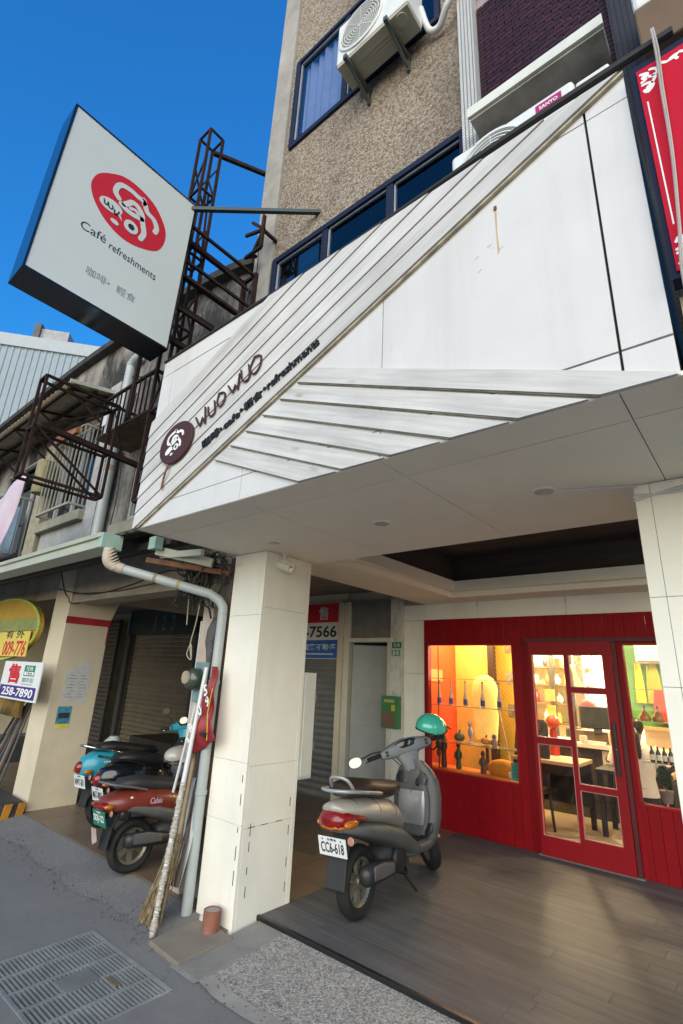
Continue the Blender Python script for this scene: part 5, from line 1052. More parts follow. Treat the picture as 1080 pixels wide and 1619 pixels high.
    for s in (-1, 1):
        MB().tube([(s * .21, .955, .978), (s * .36, .925, .975)], .018, 12).build('grip', RUBBER, t, smooth=True, xf=ST)
        MB().tube(smoothpts([(s * .20, 1.0, .975), (s * .28, 1.01, .965), (s * .37, .985, .955)], 4), .006, 7).build('brake_lever', CHROME, t, smooth=True, xf=ST)
        MP = (.32, .975, 1.19)
        if style == 'sport':
            MP = (.47, .965, .985)
            MB().tube(smoothpts([(s * .20, .97, 1.0), (s * .30, .985, 1.01 if s < 0 else 1.07), (s * .40, .98, .995 if s < 0 else 1.12)], 4), .007, 7).build('mirror_stem', DK, t, smooth=True, xf=ST)
            if s > 0: continue
        else: MB().tube(smoothpts([(s * .20, .97, 1.0), (s * .25, .98, 1.08), (s * .30, .97, 1.15)], 4), .006, 7).build('mirror_stem', DK, t, smooth=True, xf=ST)
        cx_, cy_, cz_ = MP; cx_ *= s
        mr = MB().loft([((cx_, cy_ + .02, cz_), .045, .032, UX, UZ, 2.3), ((cx_, cy_, cz_), .062, .045, UX, UZ, 2.3), ((cx_, cy_ - .013, cz_), .062, .045, UX, UZ, 2.3)], 20).build('mirror', DK if style != 'sport' else mat('mirror_back', (.12, .10, .10), .4), t, smooth=True, xf=ST)
        MB().loft([((cx_, cy_ - .0135, cz_), .056, .04, UX, UZ, 2.3), ((cx_, cy_ - .0145, cz_), .055, .039, UX, UZ, 2.3)], 20).build('mirror_glass', mat('mirror_glass', (.26, .25, .25), .08, metal=1.0, var=0), mr, xf=ST)
    MB().loft([((0, 1.06, .985), .07, .05, UX, UZ, 2.4), ((0, 1.095, .985), .065, .045, UX, UZ, 2.4), ((0, 1.11, .985), .04, .025, UX, UZ, 2.2)], 18).build('headlight', mat('headlight_lens', (.6, .62, .62), .1, coat=.5), t, smooth=True, xf=ST)
    MB().tube([(-.12, .58, .26), (-.22, .56, .012)], .012, 8).tube([(-.22, .56, .012), (-.24, .50, .008)], .012, 8).build('side_stand', DK, t, smooth=True)
    MB().tube([(.09, .48, .18), (.15, .60, .03)], .009, 8).build('centre_stand', RUST, t, smooth=True)
    # panel seams, cables, pedals and other small hardware
    sm = MB()
    for c, a, b in sec[2:5]:
        pw = 1.8 if style == 'sport' else 2.6; ring = []
        for k in range(17):
            q = -pi * .42 + k * pi * .84 / 16; ring.append((c[0] + (a + .0008) * abs(cos(q)) ** (2 / pw), c[1] + .05, c[2] + (b + .0008) * abs(sin(q)) ** (2 / pw) * (1 if sin(q) > 0 else -1)))
        sm.tube(ring, .0016, 5)
    sm.build('panel_seam', DK, t)['kind'] = 'stuff'
    cb_ = MB()
    for j in range(3): cb_.tube([ST @ Vector(q) for q in smoothpts([(-.20 + j * .16, 1.01, .97), (-.12 + j * .11, 1.10 + .02 * j, .93), (-.03 + j * .03, 1.10, .80), (0, 1.06, .70)], 5)], .0045, 6)
    cb_.build('control_cable', DK, t, smooth=True)
    fi = MB()
    for j in range(7): fi.box(-.085, .10, .50 + j * .014, .506 + j * .014, .20, .335)
    fi.build('cylinder_fin', EN, t)
    MB().tube(smoothpts([(.06, .55, .22), (.12, .50, .17), (.13, .38, .20), (.12, .30, .24)], 5), .014, 8).build('exhaust_pipe', RUST, t, smooth=True)
    MB().lathe([(.02, 0), (.02, .012), (.012, .02)], Matrix.Translation((.055, 0, .215)) @ Matrix.Rotation(pi / 2, 4, 'Y'), 10).build('axle_nut', STEEL, t)
    MB().tube([(-.145, .16, .24), (-.165, .05, .20), (-.19, -.02, .20)], .009, 7).build('kick_starter', STEEL, t, smooth=True)
    MB().tube([(.0, .885, .66), (0, .865, .655), (0, .86, .635), (0, .868, .625)], .006, 6).build('bag_hook', STEEL, t, smooth=True)
    for sx in (-1, 1): MB().lathe([(.01, 0), (.01, .004)], Matrix.Translation((sx * .10, .875, .55)) @ Matrix.Rotation(pi / 2, 4, 'X'), 8).build('screw', DK, t)
    mt_ = MB()
    for j in range(6): mt_.box(-.12, .12, .64 + j * .04, .66 + j * .04, .315, .3235)
    mt_.build('foot_mat_rib', RUBBER, t)
    return t
PLW = mat('plate_white', (.72, .74, .74), .4, var=.02); PLG = mat('plate_green', (.02, .20, .13), .4, var=.05)
SILV = mat('silver_paint', (.42, .39, .34), .38, metal=.15, var=.06, scale=5, coat=.2, dirt=.5, dirtcol=(.2, .175, .14), dscale=6.0)
GRT = mat('grey_trim', (.10, .104, .104), .5, var=.12, scale=8, dirt=.3, dirtcol=(.16, .14, .11))
gs = scooter('silver grey scooter parked on the wooden deck before the red front', (-2.43, 3.20, .07), radians(6), SILV, GRT, mat('brown_black_seat', (.035, .022, .016), .4), 'CC6-618', PLW, BLK, lean=radians(-2.5), steer=radians(46), rail=mat('rail_grey', (.42, .45, .46), .35, metal=.4, coat=.2))
s2 = scooter('dark red scooter with green number plate nearest the propped boards', (-4.21, 2.53, .052), radians(-3), mat('brick_red_paint', (.19, .030, .017), .38, coat=.25, dirt=.3, dirtcol=(.12, .05, .035), var=.08), mat('grey_trim2', (.11, .11, .11), .5), mat('seat_grey', (.03, .03, .032), .6), 'DDJ-122', PLG, INKW, lean=radians(-3), steer=radians(25), style='retro', rail=mat('rail_grey2', (.13, .13, .13), .5))
s3 = scooter('glossy black scooter with white plate between the red and the blue scooters', (-4.93, 2.86, .052), radians(-2), BLACKG, BLACKM, mat('seat_black', (.012, .012, .012), .5), 'MAT-8001', PLW, BLK, lean=radians(-3), steer=radians(28), style='classic', rail=BLACKM)
s4 = scooter('turquoise scooter with chrome rail farthest left by the cream pillar', (-5.50, 2.95, .052), radians(0), mat('turquoise_paint', (.02, .28, .38), .35, coat=.3, var=.05), BLACKM, MATS['seat_black'], 'NWY-301', PLW, BLK, lean=radians(-3), steer=radians(20), style='classic', rail=CHROME)
s2.scale = (.88, .88, .88); s3.scale = (.90, .90, .90); s4.scale = (.93, .93, .93)
MB().prism([(-.05, .40), (.05, .40), (.045, .30), (-.055, .26), (-.06, .30)], lambda a, b, d: (a - .03, -.352 - d - (b - .40) * .25, b), 0, .002).build('hanging_tag', mat('pink_card', (.55, .42, .38), .7), s2)
text('Cabin', .06, mat('lilac_ink', (.55, .4, .5), .5), 'lettering', s2, (.186, .10, .585), MX, .002, .001, width=.12, height=.05, roll=-.05, shear=.2)
MB().ball((.158, -.13, .62), (.008, .02, .02), 10, 8).build('round_sticker', INKW, s2)
text('YAMAHA', .06, INKW, 'lettering', s4, (.176, -.12, .66), MX, .002, 0, width=.13, height=.022)
# white padded seat cover of the black scooter (a pale helmet lies on its seat)
hm = thing('pale_helmet', 'pale helmet lying on the seat of the black scooter', 'helmet', (-4.62, 3.15, .76))
MB().ball((-4.62, 3.15, .80), (.12, .16, .09), 20, 12).build('shell', mat('pale_shell', (.48, .44, .40), .25, coat=.5), hm, smooth=True); MB().tube([(-4.74, 3.10, .77), (-4.62, 2.99, .76), (-4.50, 3.10, .77)], .012, 8).build('rim', DK_ if 'DK_' in globals() else BLACKM, hm, smooth=True)
# teal open-face helmet hung on the right mirror of the grey scooter
he = thing('teal_helmet', 'shiny teal open-face helmet hanging on the mirror of the silver scooter', 'helmet', (-2.49, 4.25, 1.09), rz=radians(40)); OFF[he.name] = Vector((0, 0, 0))
vs = []; fs = []; seg, ring = 36, 14
for i in range(ring + 1):
    ph = (pi * .60) * i / ring
    for k in range(seg):
        a = 2 * pi * k / seg; front = max(0.0, cos(a)) ; lim = 1.0 - .30 * front ** 1.5
        q = ph * lim; vs.append((.128 * sin(q) * cos(a) * 1.12, .118 * sin(q) * sin(a), .115 + .122 * cos(q)))
for i in range(ring):
    for k in range(seg): a = i * seg + k; b = i * seg + (k + 1) % seg; fs.append((a, a + seg, b + seg, b))
sh_ = MB().add(vs, fs).build('shell', mat('teal_gloss', (.06, .52, .38), .16, coat=.8, var=.02), he, smooth=True, angle=80); so = sh_.modifiers.new('s', 'SOLIDIFY'); so.thickness = .006
edge = vs[-seg:] + [vs[-seg]]
MB().tube(edge, .006, 8).build('edge_trim', RUBBER, he, smooth=True)
inn = [(x * .93, y * .93, .115 + (z - .115) * .93) for x, y, z in vs]; MB().add(inn, fs).build('liner', mat('liner', (.015, .015, .015), .9), he, smooth=True)
MB().tube(smoothpts([(.02, .112, .09), (.045, .10, .02), (.05, .05, -.045), (.05, -.03, -.05), (.045, -.10, .02), (.02, -.112, .09)], 4), .008, 6).build('chin_strap', RUBBER, he, smooth=True)
for s in (-1, 1): MB().ball((.02, s * .118, .10), .01, 8, 6).build('rivet', STEEL, he, smooth=True)
MB().loft([((.12, 0, .165), .075, .006, UY, UZ, 3), ((.15, 0, .160), .07, .006, UY, UZ, 3), ((.168, 0, .152), .05, .005, UY, UZ, 2.5)], 18).build('peak', RUBBER, he, smooth=True)
he.rotation_euler = (radians(8), radians(12), radians(55))
# ------------------------------------------------------------------ neighbour at the left: back walls, shutters, entrance
def shutter(name, label, x0, x1, z0, z1, y, m, pitch=.075, frame=True):
    t = thing(name, label, 'shutter', ((x0 + x1) / 2, y, z0)); z = z0; i = 0
    while z < z1 - .01:
        b = min(z + pitch, z1)
        pr = [(z + .002, 0), (z + pitch * .2, .012), (z + pitch * .5, .018), (z + pitch * .8, .012), (b - .001, 0), (b - .001, -.006), (z + .002, -.006)]
        MB().add([(xx, y - d, min(h, z1)) for xx in (x0, x1) for h, d in pr], [tuple(range(7)), tuple(range(13, 6, -1))] + [(k, k + 7, (k + 1) % 7 + 7, (k + 1) % 7) for k in range(7)]).build('slat', m, t)
        z = b; i += 1
    if frame:
        for xx in (x0 - .05, x1): B(xx, xx + .05, y - .04, y + .03, z0, z1).build('guide_rail', mat('rail_dark', (.06, .05, .045), .5), t)
    return t
SH_ = 1
nb = thing('shophouse', 'old two-storey concrete shophouse left of the cafe, stained walls above the green gutter', 'building', (-8.0, 4.5, 0))
B(-8.1, -6.2, YR + .06, YR + .2, .05, 2.72).build('rear_wall', CREAM, nb)
B(-6.2, -4.62, YR + .06, YR + .2, 2.62, 2.8).build('rear_wall', CREAM, nb)
B(-13.5, -10.9, YR + .08, YR + .2, .05, 2.72).build('rear_wall', CREAM, nb)
B(-6.2, -3.30, YR + .13, YR + .18, 2.62, 3.0).build('rear_wall', CREAM, nb)
B(-13.6, -13.5, 2.6, 5.9, .05, 2.8).build('cross_wall', CREAM, nb)
B(-13.5, -3.32, 2.9, 5.9, 2.76, 2.9).build('arcade_ceiling', mat('arcade_ceiling', (.28, .24, .19), .8, dirt=.5), nb)
shutter('roller_shutter', 'grey roller shutter with the red, white and blue for-sale sign on it', -6.2, -4.70, .055, 2.64, YR + .05, SHUTL, .085)
shutter('roller_shutter', 'brown roller shutter below the sign numbered 123', -10.35, -8.15, .055, 2.24, YR + .02, STEELDARK, .085)
shutter('roller_shutter', 'dark roller shutter left of the shutter numbered 123, behind the poster pillar', -12.4, -10.62, .055, 2.55, YR - .25, mat('shutter_darker', (.10, .085, .07), .55, metal=.3, var=.2, dirt=.5), .085)
t = thing('number_board', 'dark teal board with faded numbers 1 2 3 above the brown shutter', 'sign', (-9.2, YR, 2.24)); B(-10.6, -8.1, YR - .06, YR + .06, 2.245, 2.75).build('board', mat('teal_board', (.018, .045, .05), .5, var=.2), t)
for s, x, m in (('1', -9.55, mat('faded_pink', (.30, .12, .13), .6)), ('2', -9.22, mat('faded_green', (.06, .25, .12), .6)), ('3', -8.90, mat('faded_blue', (.10, .16, .30), .6))): text(s, .34, m, 'number', t, (x, YR - .062, 2.46), MY, .002, .004, height=.30)
B(-10.55, -10.40, YR - .1, YR + .1, .05, 2.25).build('shutter_post', mat('dark_grey_post', (.07, .065, .06), .6), label='dark post between the two brown shutters', cat='post')
# for-sale sign in bay beside the cafe
t = thing('for_sale_sign', 'red white and blue for-sale board ending in 7566 on the grey shutter', 'sign', (-5.1, YR, 1.8)); ys = YR - .0
B(-5.75, -4.69, ys - .005, ys + .005, 1.83, 2.63).build('board', mat('sign_white', (.62, .62, .60), .5, var=.02), t)
B(-5.74, -4.70, ys - .0065, ys - .005, 2.345, 2.62).build('red_band', INKR, t); B(-5.74, -4.70, ys - .0065, ys - .005, 1.84, 2.095).build('blue_band', INKB, t)
text('售', .2, mat('pale_ink', (.6, .55, .53), .5), 'lettering', t, (-5.02, ys - .007, 2.48), MY, .0005, .006, height=.20)
text('0-7566', .2, BLK, 'lettering', t, (-5.13, ys - .0065, 2.215), MY, .0005, .004, height=.165, width=.76)
text('福客不動產', .2, mat('pale_ink2', (.55, .62, .68), .5), 'lettering', t, (-5.08, ys - .007, 1.995), MY, .0005, .004, height=.10, width=.66)
B(-5.5, -4.8, ys - .007, ys - .0065, 1.89, 1.91).build('small_print', mat('pale_ink2', (.5, .6, .68)), t)
# entrance beside the red front
en = thing('entrance', 'narrow entrance with grey door standing ajar between shutter and white wall', 'doorway', (-4.15, YR, .05))
FRM = mat('cream_frame', (.62, .58, .47), .5, var=.06, dirt=.3)
B(-4.69, -4.60, YR - .05, YR + .12, .05, 2.62).build('jamb', CREAM, en, bevel=.004); B(-4.598, -4.50, YR - .02, YR + .10, .05, 2.62).build('jamb', FRM, en, bevel=.004); B(-3.86, -3.80, YR - .02, YR + .10, .05, 2.06).build('jamb', FRM, en, bevel=.004)
B(-4.50, -3.80, YR - .03, YR + .10, 2.06, 2.115).build('transom_bar', FRM, en, bevel=.004); B(-4.50, -3.78, YR + .02, YR + .06, 2.115, 2.62).build('transom_panel', mat('grey_board', (.20, .19, .165), .5, var=.15, dirt=.4), en)
M = Matrix.Translation((-4.49, YR + .06, 0)) @ Matrix.Rotation(radians(34), 4, 'Z')
dr = MB().box(0, .68, -.02, .02, .08, 2.03, M).build('door', mat('grey_door', (.33, .345, .33), .45, var=.06, dirt=.25), en, bevel=.003)
MB().box(.06, .62, -.026, -.02, 1.15, 1.85, M).box(.06, .62, -.026, -.02, .22, 1.0, M).build('door_panel', MATS['grey_door'], dr, bevel=.006)
B(-4.75, -3.4, 7.2, 7.25, .05, 2.7).build('corridor_wall', mat('dim_wall', (.14, .13, .11), .8), en); B(-3.66, -3.60, YR + .1, 7.2, .05, 2.7).build('corridor_side', mat('dim_wall', (.14, .13, .11)), en); B(-4.78, -4.70, YR + .2, 7.2, .05, 2.7).build('corridor_side', mat('dim_wall', (.14, .13, .11)), en)
B(-3.86, -3.79, YR + .12, YR + .32, .06, 1.30).build('dark_red_panel', REDDARK, label='dark red board standing inside the narrow entrance', cat='board', bevel=.008)
cl = thing('peeling_post', 'narrow white post with flaking black paint beside the green letter box', 'post', (-3.71, YR, .05)); PEEL = mat('peeling_paint', (.66, .64, .57), .6, var=.05, dirt=.95, dirtcol=(.05, .045, .04), dscale=5.0)
B(-3.80, -3.625, YR - .03, YR + .11, .05, 2.62).build('post', PEEL, cl)
t = thing('house_number', 'small green and white house number plate on the flaking post', 'sign', (-3.69, YR, 1.9)); B(-3.775, -3.63, YR - .036, YR - .031, 1.98, 2.055).build('green_plate', INKG, t); B(-3.80, -3.625, YR - .0365, YR - .031, 1.86, 1.978).build('white_plate', mat('plate_offwhite', (.55, .6, .56), .5), t)
text('123', .06, INKG, 'number', t, (-3.71, YR - .0368, 1.92), MY, .0004, .001, height=.075, width=.13); text('光 復', .05, INKW, 'lettering', t, (-3.70, YR - .0365, 2.018), MY, .0004, 0, height=.04, width=.09)
t = thing('letter_box', 'green metal letter box with a brown sticker on the flaking post', 'letter box', (-3.75, YR - .1, 1.03)); B(-3.875, -3.625, YR - .11, YR - .032, 1.03, 1.40).build('box', mat('post_green', (.04, .20, .06), .4, var=.1, dirt=.2), t, bevel=.006)
B(-3.86, -3.67, YR - .114, YR - .11, 1.04, 1.22).build('brown_sticker', mat('sticker_brown', (.18, .11, .06), .6), t); B(-3.83, -3.68, YR - .114, YR - .11, 1.325, 1.36).build('letter_slot', mat('slot_yellow', (.45, .42, .12), .5), t); B(-3.72, -3.67, YR - .1145, YR - .11, 1.23, 1.30).build('yellow_sticker', YEL, t)
# metal cabinet behind the left pillar
t = thing('white_cabinet', 'narrow white metal cabinet hung behind the cream pillar', 'cabinet', (-3.1, 3.2, .84)); B(-3.28, -2.93, 3.06, 3.21, .84, 1.62).build('box', mat('cabinet_white', (.62, .62, .56), .45, var=.04, dirt=.15), t, bevel=.004)
B(-2.93, -2.918, 3.075, 3.195, .86, 1.60).build('door', MATS['cabinet_white'], t, bevel=.003)
for z in (1.05, 1.4): MB().tube([(-2.917, 3.2, z), (-2.917, 3.2, z + .05)], .006, 8).build('hinge', STEEL, t)
# security camera under the soffit
t = thing('security_camera', 'small white security camera hanging at the top of the left pillar', 'camera', (-2.90, 2.78, 2.45)); CW = mat('camera_white', (.70, .68, .62), .35)
MB().lathe([(.03, 2.516), (.03, 2.506), (.012, 2.50)], Matrix.Translation((-2.885, 2.70, 0)), 16).build('base', CW, t, smooth=True); MB().tube([(-2.885, 2.70, 2.51), (-2.885, 2.70, 2.46), (-2.875, 2.69, 2.44)], .013, 8).build('stem', CW, t, smooth=True)
d_ = Vector((.75, .25, -.30)).normalized(); c0 = Vector((-2.945, 2.665, 2.44)); MB().tube([c0, c0 + d_ * .15], .036, 16).build('body', CW, t, smooth=True); MB().tube([c0 + d_ * .149, c0 + d_ * .153], .029, 14).build('lens', BLACKG, t); MB().tube([c0 + Vector((0, 0, .03)), c0 + d_ * .185 + Vector((0, 0, .03))], .018, 8).build('hood', CW, t, smooth=True)
MB().tube(smoothpts([(-2.93, 2.67, 2.46), (-2.96, 2.66, 2.44), (-2.955, 2.68, 2.49), (-2.93, 2.7, 2.515)], 4), .004, 6).build('cable', BLK, t)

# poster pillar, beams
PILX = -6.54
pp = thing('pillar', 'cream neighbour pillar with torn notices and a red stripe, beside the turquoise scooter', 'pillar', (-6.8, 2.85, 0))
MB().prism([(2.60, 0.0), (3.14, 0.0), (3.14, 2.12), (3.24, 2.42), (3.24, 2.76), (2.60, 2.76)], lambda a, b, d: (PILX - d, a, b), 0, .46).build('shaft', CREAM, pp, bevel=.006)
B(PILX - .002, PILX + .003, 2.598, 3.142, 2.07, 2.155).build('red_stripe', mat('faded_red_paint', (.42, .02, .03), .6, var=.15), pp)
B(PILX + .001, PILX + .003, 3.125, 3.141, 1.85, 2.07).build('red_stripe', MATS['faded_red_paint'], pp)
t = thing('notice', 'torn grey notice pasted on the cream pillar', 'notice', (PILX, 2.86, 1.13)); MB().prism([(2.73, 1.17), (3.02, 1.16), (3.03, 1.55), (2.99, 1.60), (2.93, 1.66), (2.88, 1.60), (2.80, 1.53), (2.73, 1.50)], FX(PILX), .0005, .003).build('sheet', OLDPAPER, t)
ln = MB()
for i in range(8): ln.box(PILX + .003, PILX + .0036, 2.76 + (i % 3) * .02, 2.86 - (i % 2) * .03, 1.22 + i * .035, 1.227 + i * .035).box(PILX + .003, PILX + .0036, 2.90, 2.99 - (i % 3) * .02, 1.22 + i * .035, 1.226 + i * .035)
ln.build('print_lines', mat('print_grey', (.2, .2, .2), .6), t)
t = thing('flyer', 'small blue and yellow flyer below the torn notice on the cream pillar', 'flyer', (PILX, 2.8, .88)); B(PILX + .0005, PILX + .003, 2.715, 2.875, .93, 1.12).build('blue_sheet', mat('flyer_blue', (.08, .33, .48), .5, var=.3, scale=25), t); B(PILX + .0005, PILX + .003, 2.715, 2.875, .88, .929).build('yellow_strip', mat('flyer_yellow', (.7, .62, .1), .5), t); B(PILX + .003, PILX + .0036, 2.735, 2.86, .99, 1.05).build('dark_picture', mat('flyer_dark', (.03, .05, .07), .5, var=.3, scale=40), t)
B(-6.52, -3.76, 2.62, 2.88, 2.315, 2.76).build('front_beam', mat('beam_cream', (.40, .35, .26), .7, var=.1, dirt=.6, dirtcol=(.1, .08, .06)), nb)
B(PILX - .35, PILX - .005, 3.24, 5.6, 2.41, 2.76).build('cross_beam', MATS['beam_cream'], nb)
B(-13.5, -7.0, 2.62, 2.88, 2.40, 2.76).build('front_beam', MATS['beam_cream'], nb)
# party-wall end beside the cafe pillar: plaster, planks, pipe
pw = thing('party_wall_end', 'peeling pinkish plaster wall end left of the grey downpipe', 'wall', (-3.55, 2.8, .04))
B(-3.74, -3.60, 2.60, 2.95, .04, 2.75).build('plaster', mat('pink_plaster', (.56, .46, .38), .8, var=.08, dirt=.5, dirtcol=(.28, .22, .17), bump=.2), pw); B(-3.598, -3.33, 2.66, 2.95, .04, 2.75).build('plaster', mat('grey_plaster', (.33, .30, .27), .85, var=.2, dirt=.6, bump=.3), pw)
B(-3.745, -3.735, 2.585, 2.60, .9, 2.0).build('white_conduit', SLAT, pw)
B(-3.66, -3.58, 2.575, 2.60, .35, 1.12).build('old_board', wood('old_plank', (.20, .16, .14), (.09, .075, .065), .85, axis=2, rand=.1, bump=.5), pw); B(-3.575, -3.50, 2.58, 2.61, .35, 1.13).build('old_board', MATS['old_plank'], pw)
B(-3.36, -3.315, 2.545, 2.60, .6, 2.5).build('rusty_angle', mat('brown_angle', (.13, .085, .06), .7, var=.2, dirt=.4), pw)
# downpipe
dpn = thing('downpipe', 'pale grey drainpipe slanting from the green gutter down the cream pillar', 'pipe', (-3.4, 2.48, 0))
MB().tube(smoothpts([(-3.99, 1.80, 2.50), (-3.99, 1.80, 2.42), (-3.98, 1.83, 2.375), (-3.92, 1.91, 2.345)], 4), .043, 14).build('elbow', mat('elbow_tan', (.50, .42, .33), .6, var=.1), dpn, smooth=True)
pts = [(-3.92, 1.91, 2.345), (-3.43, 2.42, 2.19)]; MB().tube(pts + [(-3.37, 2.475, 2.14), (-3.345, 2.50, 2.09), (-3.34, 2.50, 2.03)], .038, 14).build('pipe', PVC, dpn, smooth=True); MB().tube([(-3.34, 2.50, 2.03), (-3.335, 2.49, .02)], .038, 14).build('pipe', PVC, dpn, smooth=True)
el = MB()
for i in range(7): f = i / 6; p = Vector((-3.99, 1.80, 2.49)).lerp(Vector((-3.96, 1.86, 2.36)), f); el.tube([p, p + Vector((.003, .006, -.008))], .046, 14)
el.build('elbow_rib', MATS['elbow_tan'], dpn, smooth=True)
for z in (1.5, .75): MB().lathe([(.041, z), (.043, z + .002), (.043, z + .03), (.041, z + .032)], Matrix.Translation((-3.337, 2.495, 0)), 16).build('collar', PVC, dpn, smooth=True)
for f in (.35, .62): p = Vector(pts[0]).lerp(Vector(pts[1]), f); q = p + (Vector(pts[1]) - Vector(pts[0])).normalized() * .025; MB().tube([p, q], .0395, 14).build('rust_band', mat('rust_band', (.35, .28, .16), .7), dpn, smooth=True)
# gutter and lean-to roof
gu = thing('gutter', 'pale green metal gutter along the edge of the neighbour lean-to roof', 'gutter', (-7, 1.75, 2.5))
MB().prism([(1.74, 2.60), (1.72, 2.50), (1.84, 2.47), (1.90, 2.60), (1.885, 2.60), (1.83, 2.485), (1.735, 2.51), (1.755, 2.60)], lambda a, b, d: (d, a, b + .0), -13.5, -4.0).build('trough', GREENM, gu, bevel=.004)
B(-13.5, -4.01, 1.715, 1.735, 2.585, 2.625).build('lip', GREENM, gu, bevel=.004); B(-4.06, -3.99, 1.725, 1.90, 2.50, 2.625).build('end_box', mat('green_box', (.33, .47, .40), .45, var=.08, dirt=.3), gu, bevel=.004)
lr = thing('lean_to_roof', 'dark corrugated lean-to roof behind the green gutter', 'roof', (-7, 2.2, 2.6)); mb = MB(); xs = [-13.5 + i * .05 for i in range(197)]; vs = [(x, y, z + .012 * sin(x * 42)) for y, z in ((1.85, 2.63), (2.60, 2.93)) for x in xs]; k = len(xs); mb.add(vs, [(i, i + 1, i + 1 + k, i + k) for i in range(k - 1)]); o = mb.build('sheet', mat('old_roof_sheet', (.07, .06, .055), .8, dirt=.5), lr, smooth=True); o.modifiers.new('s', 'SOLIDIFY').thickness = .006
for x in (-4.1, -5.2, -6.4, -7.6, -8.8): MB().bar((x, 1.9, 2.56), (x, 2.62, 2.84), .05, .08).build('rafter', mat('dark_rafter', (.04, .035, .03), .8), lr)
for y, z in ((2.1, 2.58), (2.42, 2.70)): MB().bar((-13, y, z), (-3.55, y, z), .06).build('purlin', MATS['dark_rafter'], lr)
MB().bar((-3.70, 2.05, 2.50), (-3.35, 2.35, 2.42), .05, .07).build('green_rail', GREENM, lr); B(-3.72, -3.62, 1.98, 2.05, 2.50, 2.60).build('green_bracket', mat('green_box', (.33, .47, .4)), lr); MB().bar((-3.75, 2.0, 2.42), (-3.32, 2.5, 2.36), .04).build('brown_pole', RUSTL, lr); MB().bar((-3.7, 2.1, 2.47), (-3.28, 2.2, 2.47), .035, .05).build('green_rail', GREENM, lr)
# tangled wires
tw = MB(); random.seed(11)
for i in range(75):
    p = [Vector((-3.60 + random.uniform(-.22, .20), 2.48 + random.uniform(-.08, .05), 2.50))]
    for j in range(5): p.append(p[-1] + Vector((random.uniform(-.10, .10), random.uniform(-.04, .03), random.uniform(-.14, .06))))
    tw.tube(smoothpts([tuple(q) for q in p], 5), random.choice((.004, .006, .009)), 5)
tw.build('tangled_wires', mat('wire_dark', (.03, .026, .022), .7), label='tangle of dark wires under the canopy left of the cream pillar', cat='wires')
tw = MB()
for q in ([(-3.72, 2.5, 2.40), (-3.70, 2.5, 2.28), (-3.62, 2.5, 2.24), (-3.56, 2.5, 2.30), (-3.52, 2.5, 2.42)], [(-3.60, 2.52, 2.46), (-3.64, 2.52, 2.30), (-3.55, 2.52, 2.22), (-3.50, 2.52, 2.36)], [(-3.62, 2.49, 2.45), (-3.655, 2.48, 2.0), (-3.70, 2.48, 1.80), (-3.66, 2.48, 1.68), (-3.73, 2.48, 1.72), (-3.69, 2.48, 1.80), (-3.66, 2.48, 1.70)], [(-3.85, 2.5, 2.38), (-3.84, 2.5, 2.15), (-3.82, 2.5, 1.96)]): tw.tube(smoothpts(q, 6), .005, 6)
tw.build('hanging_wires', mat('wire_yellow', (.45, .40, .28), .6), label='loose yellowish wires dangling below the slanting drainpipe', cat='wires')
# meter
t = thing('electric_meter', 'round grey-green electric meter on the peeling wall end', 'meter', (-3.55, 2.5, 1.5)); B(-3.62, -3.44, 2.50, 2.60, 1.36, 1.66).build('back_box', mat('meter_teal', (.20, .30, .30), .5, var=.2), t, bevel=.01); MB().lathe([(.085, 0), (.085, .05), (.075, .08), (.05, .10)], Matrix.Translation((-3.56, 2.50, 1.53)) @ Matrix.Rotation(pi / 2, 4, 'X'), 26).build('dome', mat('meter_dome', (.05, .07, .05), .2, coat=.4), t, smooth=True); MB().lathe([(.05, .100), (.048, .112)], Matrix.Translation((-3.575, 2.50, 1.54)) @ Matrix.Rotation(pi / 2, 4, 'X'), 22).build('dial', mat('meter_dial', (.42, .36, .25), .5, var=.2, scale=40), t)
B(-3.60, -3.50, 2.56, 2.60, 1.18, 1.33).build('switch_box', mat('switch_cream', (.55, .48, .4), .5, dirt=.3), label='small cream switch box under the electric meter', cat='box', bevel=.006)
t = thing('cloth_bundle', 'grey rag bundle tied above the electric meter', 'rag', (-3.5, 2.52, 1.75)); MB().loft([((-3.50, 2.55, 1.66), .03, .03, UX, UY, 2), ((-3.47, 2.54, 1.74), .06, .04, UX, UY, 2.4), ((-3.52, 2.55, 1.82), .045, .045, UX, UY, 2), ((-3.49, 2.55, 1.92), .07, .04, UX, UY, 2.6), ((-3.48, 2.56, 2.02), .03, .03, UX, UY, 2)], 14).build('rag', mat('grey_rag', (.14, .135, .13), .9, var=.3, bump=.5, bscale=20), t, smooth=True)
# red flag banner
fl = thing('red_banner', 'crumpled red plastic banner with white figures tied to the drainpipe', 'banner', (-3.3, 2.42, 1.05)); vs = []; nu, nv = 14, 18
def flag(u, v):   # u across, v down
    x = -3.26 + (u - .5) * (.05 + .30 * v) - .06 * v; z = 1.63 - .50 * v - .16 * (1 - u) * v; y = 2.42 + .022 * sin(u * 9 + v * 3) + .012 * sin(v * 14); return (x, y, z)
for j in range(nv + 1):
    for i in range(nu + 1): vs.append(flag(i / nu, j / nv))
o = MB().add(vs, [(j * (nu + 1) + i, j * (nu + 1) + i + 1, (j + 1) * (nu + 1) + i + 1, (j + 1) * (nu + 1) + i) for j in range(nv) for i in range(nu)]).build('sheet', mat('banner_red', (.36, .03, .04), .45, var=.25, scale=12), fl, smooth=True); o.modifiers.new('s', 'SOLIDIFY').thickness = .002
for i, (s, u, v) in enumerate((('3', .28, .86), ('8', .22, .70), ('0', .38, .52), ('9', .62, .44), ('5', .58, .30))):
    p = flag(u, v); text(s, .09, INKW, 'figure', fl, (p[0], p[1] - .034, p[2]), MY, .001, .002, height=.08, roll=1.1 - .2 * i)
